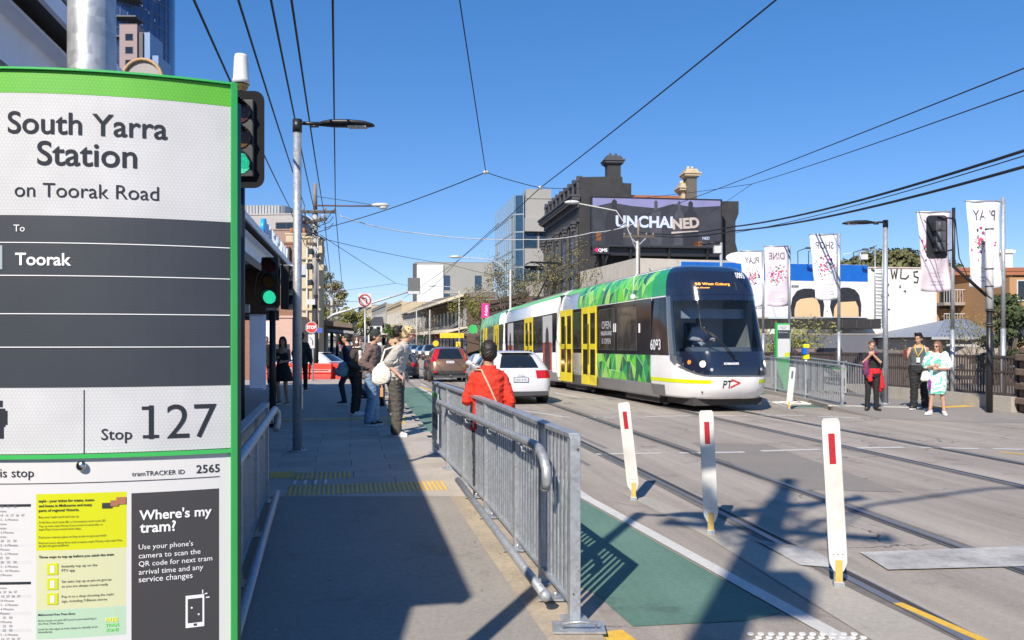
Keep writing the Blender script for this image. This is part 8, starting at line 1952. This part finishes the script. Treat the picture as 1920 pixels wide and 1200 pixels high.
  if top.get('hemf'): 
   z0 = hem - .02; f_ = top['hemf']; zt_ = 1.0
   torso(q, [(v_(sp(zt_)), (.165) * k, .125 * k, 0), (v_((0, 0, .92)), (.185 + f_ * .3) * k, (.14 + f_ * .3) * k, 0), (v_((0, 0, z0)), (.17 + f_) * k, (.13 + f_ * .8) * k, 0)])
  link('top', remesh(q, vox, 2, fold * k, 9 / k, len(label)), t).data.materials.append(m_)
 if bottom:
  m_, g, ln_ = bottom['m'], bottom.get('g', .014), bottom.get('len', 1.0); q = MB()
  torso(q, [(v_(sp(z) + V((0, .008, 0))), (a * bw + g) * k, (b + g) * k, 0) for z, a, b in ((.84, .155, .11), (.9, .172, .12), (.96, .166, .115), (1.02, .152, .106))])
  for S_, kn, an in ((LH, J['lk'], J['la']), (RH, J['rk'], J['ra'])):
   gg = g * bottom.get('flare', 1)
   cap(q, v_(S_), v_(kn), (.082 + g) * k * bw, (.056 + gg) * k)
   if ln_ > .5: cap(q, v_(kn), v_(kn.lerp(an, (ln_ - .5) * 2)), (.056 + gg) * k, (.042 + gg * 1.2) * k)
  link('trousers', remesh(q, vox, 2, bottom.get('fold', .008) * k, 8 / k, len(label) + 3), t).data.materials.append(m_)
 for an, s_, tt in ((J['la'], 1, P['lt']), (J['ra'], -1, P['rt'])):
  q = MB(); dx, dy = math.sin(tt), -math.cos(tt); F_ = lambda f, z, sx=0: v_(V((an.x + dx * f, an.y + dy * f, an.z - .09 + z)))
  cap(q, F_(-.03, .05), F_(.05, .05), .043 * k, .043 * k, 10); cap(q, F_(.05, .05), F_(.15, .032), .042 * k, .030 * k, 10); cap(q, F_(-.02, .09), F_(-.015, .05), .045 * k, .045 * k, 10)
  me = remesh(q, .008, 1)
  zmin = (an.z - .09 + .022) * k
  for v in me.vertices:
   if v.co.z < zmin: v.co.z = zmin - (zmin - v.co.z) * .25
  sh = link('shoe', me, t); me.materials.append(mat('shoe_%.2f%.2f' % shoe[:2], shoe, .5, 0, .06, 20))
  q = MB(); q.loft([[v_(V((an.x + dx * f - dy * w2 * c, an.y + dy * f + dx * w2 * c, an.z - .09 + z))) for f, w2 in ((-.07, .5), (-.03, 1), (.06, .95), (.13, 1.05), (.178, .6)) for c in (.043,)] + [v_(V((an.x + dx * f + dy * w2 * .043, an.y + dy * f - dx * w2 * .043, an.z - .09 + z))) for f, w2 in ((.178, .6), (.13, 1.05), (.06, .95), (-.03, 1), (-.07, .5))] for z in (.0, .026)], smooth=False); q.build('sole', mat('sole_%.2f' % sole[0], sole, .6), sh)
 if extra: extra(t, lambda p: v_(p), hp, J, k, sp, Mh)
 return t
def cloth(name, c, var=.12, vs=4, **k): return mat(name, c, .85, 0, var, vs, .25, 400, **k)
def pouch(t, name, m, pts_c, rx, ry, rz, vox=.012, disp=.008):
 q = MB(); 
 for c, a, b, d in pts_c: q.ell(c, a, b, d, 14, 10)
 o = link(name, remesh(q, vox, 3, disp, 12), t); o.data.materials.append(m); return o
# --- man in the red jacket, seen from behind beside the barrier ---
def x_red(t, v, hp, J, k, sp, Mh):
 q = MB(); pts = [v((.15, .03, 1.45)), v((.07, .13, 1.46)), v((-.01, .165, 1.30)), v((-.10, .17, 1.1)), v((-.17, .14, .95)), v((-.2, .10, .88))]
 q.tube([p + V((0, .012, 0)) for p in pts], .010, 8); q.build('bag_strap', mat('strap_tan', (.5, .38, .27), .7), t)
 q = MB(); q.prism([(-.11, -.16), (.11, -.16), (.13, .10), (-.13, .10)], Matrix.Translation(v((-.20, .19, .80))) @ Matrix.Rotation(R(165), 4, 'Z') @ Matrix.Rotation(R(90), 4, 'X'), .06); b = q.build('shoulder_bag', mat('bag_cream', (.5, .43, .36), .8, 0, .1, 6), t, bevel=.015)
 for i in range(3):
  for s_ in (-1, 1):
   q = MB(); z = -.1 + i * .075; q.prism([(0, z), (s_ * .07, z + .04), (s_ * .07, z + .065), (0, z + .025)][::s_], Matrix.Translation(v((-.20, .192, .80))) @ Matrix.Rotation(R(165), 4, 'Z') @ Matrix.Rotation(R(90), 4, 'X'), .004); q.build('bag_print', INK, b)
REDJ = cloth('red_jacket', (.62, .035, .015), .08, 3)
person('man in bright red jacket seen from behind by the ramp barrier', (-.235, 8.05, .0), R(180), 1.70, dict(le=(.225, -.02, 1.14), lw=(.14, -.19, 1.36), re=(-.225, .04, 1.13), rw=(-.21, -.06, .9), yaw=R(6), pitch=R(6), grip=.9), 'tan', dict(m=REDJ, sleeve=1.0, hem=.86, g=.022, fold=.011, collar=True, hemf=.01, waist=.15), dict(m=cloth('navy_trousers', (.03, .035, .05))), ('black', (.02, .014, .012), 'short'), (.03, .03, .03), vox=.0085, extra=x_red, build=.90)
# --- three waiting on the platform ---
def x_blond(t, v, hp, J, k, sp, Mh):
 BG = cloth('cream_tote', (.72, .68, .6), .06)
 pouch(t, 'tote_bag', BG, [(v((-.22, .16, .98)), .06, .17, .16), (v((-.20, .13, 1.08)), .05, .12, .12), (v((-.22, .20, .93)), .06, .13, .12)], 0, 0, 0)
 q = MB(); q.tube([v(sp(1.46) + V((.12, .0, .03))), v((-.12, .13, 1.38)), v((-.2, .16, 1.2)), v((-.2, .16, 1.1))], .016, 8); q.tube([v(sp(1.46) + V((.12, .0, .03))), v((-.1, -.14, 1.4)), v((-.22, -.1, 1.2)), v((-.22, .08, 1.08))], .012, 8); q.build('bag_strap', BG, t)
 q = MB(); q.box(*(x * k for x in (-.24, -.2, .12, .17, .64, .78))); q.box(*(x * k for x in (-.23, -.21, .135, .155, .78, .88))); q.build('tan_strap_end', mat('tan_leather', (.5, .25, .1), .6), t)
 q = MB()
 for s_ in (-1, 1): q.ell(hp(.031 * s_, -.092, .010), .022 * k, .008 * k, .016 * k, 10, 6, Mh)
 q.tube([hp(.05, -.088, .012), hp(.075, -.03, .012), hp(.08, .02, .008)], .004 * k, 6); q.tube([hp(-.05, -.088, .012), hp(-.075, -.03, .012), hp(-.08, .02, .008)], .004 * k, 6); q.build('sunglasses', mat('amber_glasses', (.25, .03, .01), .15), t)
 q = MB(); q.ell(v((-.03, -.13, .93)), .03, .05, .12, 10, 8); q.build('clear_bag', mat('clear_bag', (.3, .28, .26), .3), t)
CARGO = cloth('cargo_trousers', (.085, .075, .062), .1)
EAST = R(80)
pb = G(741, 817, .15)
bl = person('blond person in grey short sleeved shirt and brown cargo trousers with a white tote bag', pb, EAST, 1.79, dict(le=(.20, .09, 1.15), lw=(.17, -.10, .98), re=(-.2, .06, 1.15), rw=(-.17, -.12, .98), lk=(.09, -.03, .5), la=(.10, .03, .09), rk=(-.09, -.05, .5), ra=(-.1, -.06, .09), lean=.13, hunch=.06, pitch=R(10), grip=.8), 'fair', dict(m=cloth('pale_grey_shirt', (.44, .42, .39), .06), sleeve=.42, hem=.84, g=.030, fold=.009, collar=True), dict(m=CARGO, g=.030, fold=.010, flare=1.1), ('blond', (.55, .42, .22), 'messy'), (.62, .58, .54), vox=.0085, extra=x_blond)
q = MB(); q.box(.15, .185, -.09, .06, .52, .70); q.build('cargo_pocket', CARGO, bl, bevel=.015)
def x_beanie(t, v, hp, J, k, sp, Mh):
 q = MB(); q.ell(hp(0, .022, .055), .09 * k, .105 * k, .105 * k, 16, 12, Mh); q.ell(hp(0, .03, .02), .092 * k, .106 * k, .04 * k, 16, 8, Mh)
 link('beanie', remesh(q, .009, 1, .003, 60), t).data.materials.append(cloth('dark_beanie', (.028, .035, .03)))
person('man in a dark beanie, brown hoodie and faded blue jeans on the platform', G(697, 797, .15), EAST, 1.76, dict(le=(.22, .10, 1.15), lw=(.17, -.10, 1.02), re=(-.22, .10, 1.15), rw=(-.17, -.10, 1.02), lk=(.09, -.02, .5), la=(.10, .0, .09), rk=(-.09, -.04, .5), ra=(-.09, .04, .09), lean=.03, grip=.8, hunch=.03), 'mid', dict(m=cloth('brown_hoodie', (.145, .10, .09), .1), sleeve=1.0, hem=.88, g=.034, fold=.011, hood=True), dict(m=cloth('blue_jeans', (.17, .28, .42), .3, 6), g=.032, fold=.010, flare=1.1), ('black', (.02, .014, .012), 'short'), (.03, .03, .035), vox=.0085, extra=x_beanie)
def x_phones(t, v, hp, J, k, sp, Mh):
 q = MB(); q.tube([hp(.088 * math.cos(a_), .0, .03 + .095 * math.sin(a_)) for a_ in [i * math.pi / 10 for i in range(11)]], .009 * k, 8)
 for s_ in (-1, 1): q.cyl(hp(.078 * s_, .0, .0), hp(.105 * s_, .0, .0), .036 * k, .030 * k, 16)
 q.build('headphones', WHITE, t)
 BL = cloth('blue_shoulder_bag', (.2, .38, .46), .1)
 pouch(t, 'blue_bag', BL, [(v((-.08, .27, 1.03)), .09, .13, .15), (v((-.08, .31, .96)), .08, .15, .11)], 0, 0, 0)
 q = MB(); q.tube([v((.05, .22, 1.15)), v((.12, .13, 1.36)), v((.12, -.02, 1.50)), v((.12, .02, 1.47))], .014, 8); q.build('bag_strap', BL, t)
 q = MB(); torso(q, [(v(sp(1.49)), .115 * k, .10 * k, 0), (v(sp(1.53)), .10 * k, .09 * k, 0)]); cap(q, v((.09, -.12, 1.40)), v((.08, -.16, .95)), .04, .045); cap(q, v((.10, .0, 1.47)), v((.09, -.12, 1.40)), .05, .04); cap(q, v((-.09, -.12, 1.40)), v((-.08, -.14, 1.0)), .04, .04)
 link('scarf', remesh(q, .011, 2, .012, 14), t).data.materials.append(cloth('white_fleece', (.68, .63, .58), .1, 30))
person('woman with white headphones and scarf, all in black with a blue shoulder bag', G(668, 778, .15), EAST, 1.66, dict(le=(.21, .10, 1.13), lw=(.17, -.12, 1.06), re=(-.21, .08, 1.13), rw=(-.17, -.14, 1.05), lean=.02, grip=.9), 'fair', dict(m=cloth('dark_brown_top', (.05, .04, .038)), sleeve=1.0, hem=.84, g=.022, fold=.01), dict(m=cloth('black_trousers', (.014, .014, .016)), g=.02, fold=.012), ('brown', (.09, .04, .025), 'bob'), (.7, .69, .72), vox=.009, extra=x_phones, female=True)
def x_pack(t, v, hp, J, k, sp, Mh):
 pouch(t, 'backpack', cloth('black_backpack', (.02, .02, .024)), [(v((0, .20, 1.22)), .15, .09, .20), (v((0, .18, 1.05)), .15, .08, .12)], 0, 0, 0)
 q = MB()
 for s_ in (-1, 1): q.tube([v((.1 * s_, .13, 1.42)), v((.12 * s_, 0, 1.47)), v((.12 * s_, -.12, 1.36)), v((.12 * s_, -.08, 1.1))], .02, 8)
 q.build('backpack_strap', BLACK, t)
person('tall dark haired person in beige hoodie with black backpack behind the blond one', (-2.45, 16.9, .15), R(140), 1.86, dict(lean=.03, le=(.23, .05, 1.15), lw=(.2, -.15, 1.02), re=(-.23, .05, 1.15), rw=(-.2, -.15, 1.02)), 'tan', dict(m=cloth('beige_hoodie', (.46, .30, .18)), sleeve=1.0, hem=.86, g=.035, fold=.015, hood=True), dict(m=cloth('black_trousers', (.014, .014, .016)), g=.03), ('black', (.02, .014, .012), 'tuft'), (.1, .1, .1), sole=(.7, .7, .68), vox=.01, extra=x_pack)
# --- figures in the shade on the left ---
def x_dress(t, v, hp, J, k, sp, Mh):
 q = MB(); torso(q, [(v(sp(1.36)), .15 * k, .10 * k, 0), (v(sp(1.2)), .15 * k, .125 * k, 0), (v((0, 0, 1.05)), .145 * k, .12 * k, 0), (v((0, 0, .92)), .2 * k, .16 * k, 0), (v((0, 0, .70)), .25 * k, .2 * k, 0), (v((0, 0, .62)), .26 * k, .21 * k, 0)])
 link('dress', remesh(q, .012, 2, .014, 9), t).data.materials.append(cloth('black_dress', (.012, .012, .015)))
person('woman in short black dress with long hair walking in the shade under the canopy', G(530, 760, .15), R(-5), 1.66, dict(le=(.2, -.02, 1.14), lw=(.1, -.2, 1.12), re=(-.2, -.0, 1.14), rw=(-.08, -.2, 1.2), lk=(.07, .0, .5), la=(.12, .02, .10), rk=(-.09, -.12, .52), ra=(-.12, .05, .12), grip=.9), 'tan', None, None, ('black', (.02, .014, .012), 'long'), (.1, .08, .06), vox=.011, extra=x_dress, female=True)
def x_vest(t, v, hp, J, k, sp, Mh):
 pouch(t, 'backpack', cloth('dark_backpack', (.03, .035, .03)), [(v((0, .2, 1.2)), .15, .1, .22)], 0, 0, 0)
 q = MB(); q.tube([v((.14, .16, 1.35)), v((.17, .19, 1.2)), v((.16, .2, 1.0))], .02, 6); q.build('hi_vis_strap', mat('hi_vis', (.5, .65, .02), .5), t)
person('dark figure with backpack walking away half hidden behind the platform lamp post', G(566, 733, .15), R(170), 1.82, dict(lk=(.09, .05, .5), la=(.1, .2, .14), rk=(-.09, -.05, .5), ra=(-.09, -.05, .09)), 'tan', dict(m=cloth('dark_green_coat', (.02, .028, .025)), sleeve=1, hem=.8, g=.04), dict(m=cloth('black_trousers', (.014, .014, .016))), ('black', (.02, .014, .012), 'short'), (.03, .03, .03), vox=.012, extra=x_vest)
def x_redbag(t, v, hp, J, k, sp, Mh): pouch(t, 'red_bag', cloth('red_bag', (.45, .015, .02)), [(v((-.25, 0, .75)), .16, .08, .14)], 0, 0, 0, .014)
person('silhouetted person carrying a red bag between the lavender panel and the signal post', G(499, 722, .15), R(20), 1.72, {}, 'tan', dict(m=cloth('black_coat', (.012, .012, .014)), sleeve=1, hem=.7, g=.05, hemf=.03), dict(m=cloth('black_trousers', (.014, .014, .016))), ('black', (.02, .014, .012), 'short'), (.5, .5, .5), vox=.013, extra=x_redbag)
person('person in dark clothes striding off behind the woman with headphones', (-3.95, 19.4, .15), R(-85), 1.74, dict(lk=(.09, -.18, .52), la=(.1, -.10, .12), rk=(-.09, .1, .52), ra=(-.09, .42, .22), rt=0, lean=.05), 'mid', dict(m=cloth('navy_top', (.02, .025, .05)), sleeve=1, hem=.84, g=.03), dict(m=cloth('navy_jeans', (.02, .025, .04))), ('black', (.02, .014, .012), 'short'), (.03, .03, .03), (.6, .6, .6), vox=.013)
# --- three on the right footpath ---
def x_w1(t, v, hp, J, k, sp, Mh):
 q = MB(); torso(q, [(v((0, 0, 1.06)), .165 * k, .13 * k, 0), (v((0, 0, .98)), .19 * k, .145 * k, 0), (v((0, 0, .93)), .192 * k, .148 * k, 0)])
 cap(q, v((.10, .13, .98)), v((.2, .16, .55)), .05, .09); cap(q, v((.0, .15, .98)), v((.1, .17, .6)), .05, .08); cap(q, v((-.06, -.14, 1.0)), v((-.09, -.17, .78)), .035, .05); cap(q, v((.18, .05, 1.0)), v((.24, .1, .6)), .05, .07)
 link('tied_jumper', remesh(q, .010, 2, .012, 14), t).data.materials.append(cloth('red_jumper', (.62, .015, .02)))
 SC = mat('plaid_scarf', (.16, .03, .09), .85, 0, .7, 22)
 q = MB(); cap(q, v((-.05, -.10, 1.47)), v((-.19, -.17, 1.2)), .04, .05); cap(q, v((-.19, -.17, 1.2)), v((-.2, -.15, .95)), .055, .06); cap(q, v((.06, -.10, 1.46)), v((-.05, -.12, 1.42)), .035, .04); cap(q, v((-.16, -.14, 1.1)), v((-.14, -.15, .84)), .05, .04)
 link('scarf', remesh(q, .010, 2, .012, 16), t).data.materials.append(SC)
 q = MB(); q.ell(v((-.2, -.16, .98)), .07, .05, .09, 10, 8); q.build('dark_bag', mat('navy_bag', (.02, .03, .10), .6), t)
pr = G(1636, 768, .1); pr.z = .085
person('woman in black, a red jumper tied at her waist, hands raised to her scarf', pr, R(-12), 1.62, dict(re=(-.24, -.14, 1.22), rw=(-.12, -.24, 1.38), le=(.14, -.20, 1.22), lw=(-.03, -.25, 1.40), roll=R(14), yaw=R(-8), lean=0, side=-.02, lk=(.08, -.02, .5), la=(.10, .03, .09), rk=(-.11, -.02, .5), ra=(-.12, .03, .09), lt=R(20), rt=R(-20), grip=1.0), 'mid', dict(m=cloth('black_tee', (.014, .014, .016)), sleeve=.32, hem=.95, g=.018, fold=.008), dict(m=cloth('black_trousers', (.014, .014, .016)), g=.014), ('brown', (.06, .03, .02), 'bun'), (.02, .02, .02), (.02, .02, .02), vox=.0085, extra=x_w1, female=True, build=1.1)
def x_m(t, v, hp, J, k, sp, Mh):
 q = MB(); YL_ = mat('lanyard_yellow', (.75, .5, .02), .6)
 q.tube([v((-.07, -.03, 1.50)), v((-.08, -.105, 1.40)), v((-.02, -.135, 1.22))], .011, 6); q.tube([v((.07, -.03, 1.50)), v((.08, -.105, 1.40)), v((-.02, -.135, 1.22))], .011, 6); q.build('lanyard', YL_, t)
 q = MB(); q.box(*(x * k for x in (-.05, .02, -.15, -.142, 1.09, 1.20))); q.build('id_card', WHITE, t)
 q = MB(); q.box(*(x * k for x in (-.34, -.27, -.40, -.385, 1.22, 1.38))); q.build('phone', mat('phone_red', (.12, .02, .02), .3), t)
 q = MB(); q.tube([v((.12, .02, 1.47)), v((.15, .12, 1.3)), v((.16, .10, 1.1)), v((.17, -.02, 1.2)), v((.14, -.09, 1.38)), v((.12, -.02, 1.47))], .014, 8); q.build('tote_strap', mat('strap_cream', (.6, .5, .4), .7), t)
pm_ = G(1722, 768, .1); pm_.z = .108
person('man in a grey sleeveless top and yellow lanyard holding his phone', pm_, R(-22), 1.77, dict(re=(-.27, -.08, 1.16), rw=(-.28, -.28, 1.26), le=(.24, .02, 1.14), lw=(.22, -.12, .93), yaw=R(-32), pitch=R(4), lk=(.12, .02, .5), la=(.15, .06, .09), rk=(-.09, -.05, .5), ra=(-.10, -.04, .09), rt=R(-25), grip=.8), 'tan', dict(m=cloth('grey_tank', (.085, .10, .115)), tank=True, hem=.9, g=.014, fold=.008), dict(m=cloth('black_joggers', (.016, .016, .018)), g=.034, flare=.9, fold=.014), ('black', (.02, .014, .012), 'tuft'), (.02, .02, .02), (.75, .75, .75), vox=.0085, extra=x_m)
def dress_mat():
 m, nt, b, N, L = _nodes('green_white_dress'); g = N('ShaderNodeNewGeometry'); n = N('ShaderNodeTexNoise'); n.inputs['Scale'].default_value = 4.5; n.inputs['Detail'].default_value = 1.5; n.inputs['Distortion'].default_value = 1.2; L(g.outputs['Position'], n.inputs['Vector'])
 r = N('ShaderNodeValToRGB'); L(n.outputs[0], r.inputs[0]); r.color_ramp.interpolation = 'CONSTANT'; e = r.color_ramp.elements; e[0].color = (.12, .5, .38, 1); e[0].position = 0; e[1].color = (.72, .72, .71, 1); e[1].position = .43
 e2 = r.color_ramp.elements.new(.60); e2.color = (.35, .66, .58, 1); L(r.outputs[0], b.inputs['Base Color']); b.inputs['Roughness'].default_value = .85; return m
def x_w2(t, v, hp, J, k, sp, Mh):
 q = MB(); torso(q, [(v(sp(1.46)), .12 * k, .09 * k, 0), (v(sp(1.36)), .2 * k, .14 * k, 0), (v(sp(1.2)), .195 * k, .15 * k, 0), (v((0, 0, 1.0)), .2 * k, .155 * k, 0), (v((0, 0, .8)), .215 * k, .165 * k, 0), (v((0, 0, .6)), .2 * k, .16 * k, 0), (v((0, 0, .50)), .185 * k, .15 * k, 0)])
 for s_, e in ((1, J['le']), (-1, J['re'])): cap(q, v(sp(1.42) + V((.15 * s_, 0, 0))), v((sp(1.42) + V((.17 * s_, 0, 0))).lerp(e, .75)), .085, .10)
 link('dress', remesh(q, .010, 2, .014, 9), t).data.materials.append(dress_mat())
 q = MB()
 for s_ in (-1, 1): q.ell(hp(.031 * s_, -.09, .012), .025 * k, .010 * k, .019 * k, 10, 6, Mh); q.tube([hp(.05 * s_, -.088, .015), hp(.08 * s_, -.02, .012)], .005 * k, 6)
 q.build('sunglasses', mat('black_glasses', (.01, .01, .01), .1), t)
 pouch(t, 'white_bag', cloth('cream_tote', (.72, .68, .6), .06), [(v((-.24, -.12, .92)), .10, .05, .12), (v((-.3, -.12, .85)), .06, .05, .06)], 0, 0, 0); pouch(t, 'purple_pouch', cloth('purple_cloth', (.2, .03, .25)), [(v((-.16, -.17, .72)), .035, .03, .13)], 0, 0, 0)
person('woman in a loose white and green dress with dark sunglasses and white sneakers', G(1757, 776, .08) - V((0, 0, .018)), R(-25), 1.64, dict(re=(-.24, -.10, 1.12), rw=(-.08, -.24, 1.16), le=(.26, -.06, 1.10), lw=(.02, -.24, 1.10), yaw=R(-30), pitch=R(3), lk=(.11, -.02, .5), la=(.15, .02, .09), rk=(-.10, -.04, .5), ra=(-.15, -.02, .09), lt=R(10), rt=R(-35), grip=1.0), 'mid', None, None, ('auburn', (.16, .08, .045), 'bob'), (.75, .75, .76), vox=.0085, extra=x_w2, female=True)
# --- tram driver ---
mm = M1 @ V((-.1, 9.15, 1.1 - .42))
person('tram driver seated behind the windscreen in a pale shirt', (mm.x, mm.y, mm.z - .0), math.atan2(U1.y, U1.x) + R(90), 1.7, dict(lk=(.12, -.38, .86), la=(.12, -.40, .5), rk=(-.12, -.38, .86), ra=(-.12, -.40, .5), lw=(.2, -.4, 1.1), rw=(-.2, -.4, 1.1)), 'tan', dict(m=cloth('pale_uniform', (.5, .5, .55)), sleeve=1, hem=.9, g=.03), dict(m=cloth('navy_trousers', (.03, .035, .05))), ('black', (.02, .014, .012), 'short'), (.03, .03, .03), vox=.013)
# --- small walkers far down the street ---
far_ = [(-9.2, 62, R(10), 'black_coat', (.012, .012, .014)), (-12.5, 84, R(190), 'navy_top', (.02, .025, .05))]
for i, (x, y, a_, cn, cc) in enumerate(((-10.6, 37.0, R(10), 'blue_jacket', (.05, .12, .35)), (xm(84) + 8.4, 84, R(190), 'black_coat', (.012, .012, .014)), (xm(88) + 8.9, 88, R(20), 'navy_top', (.02, .025, .05)), (-11.6, 60, R(180), 'black_coat', (.012, .012, .014)))):
 person(('small distant pedestrian in a blue jacket near the dark pole at left', 'distant pedestrian in black by the shops beyond the brown car', 'distant pedestrian in navy under the cream awnings', 'distant dark pedestrian at the far left kerb')[i], (x, y, gz(y) + (.1)), a_, 1.72, dict(lk=(.09, -.1, .5), la=(.1, -.05, .1), ra=(-.1, .12, .12)), 'mid', dict(m=cloth(cn, cc), sleeve=1, hem=.85, g=.03), dict(m=cloth('navy_jeans', (.02, .025, .04))), ('black', (.02, .014, .012), 'short'), (.1, .1, .1), vox=.02)
bpy.data.scenes.remove(SCR)
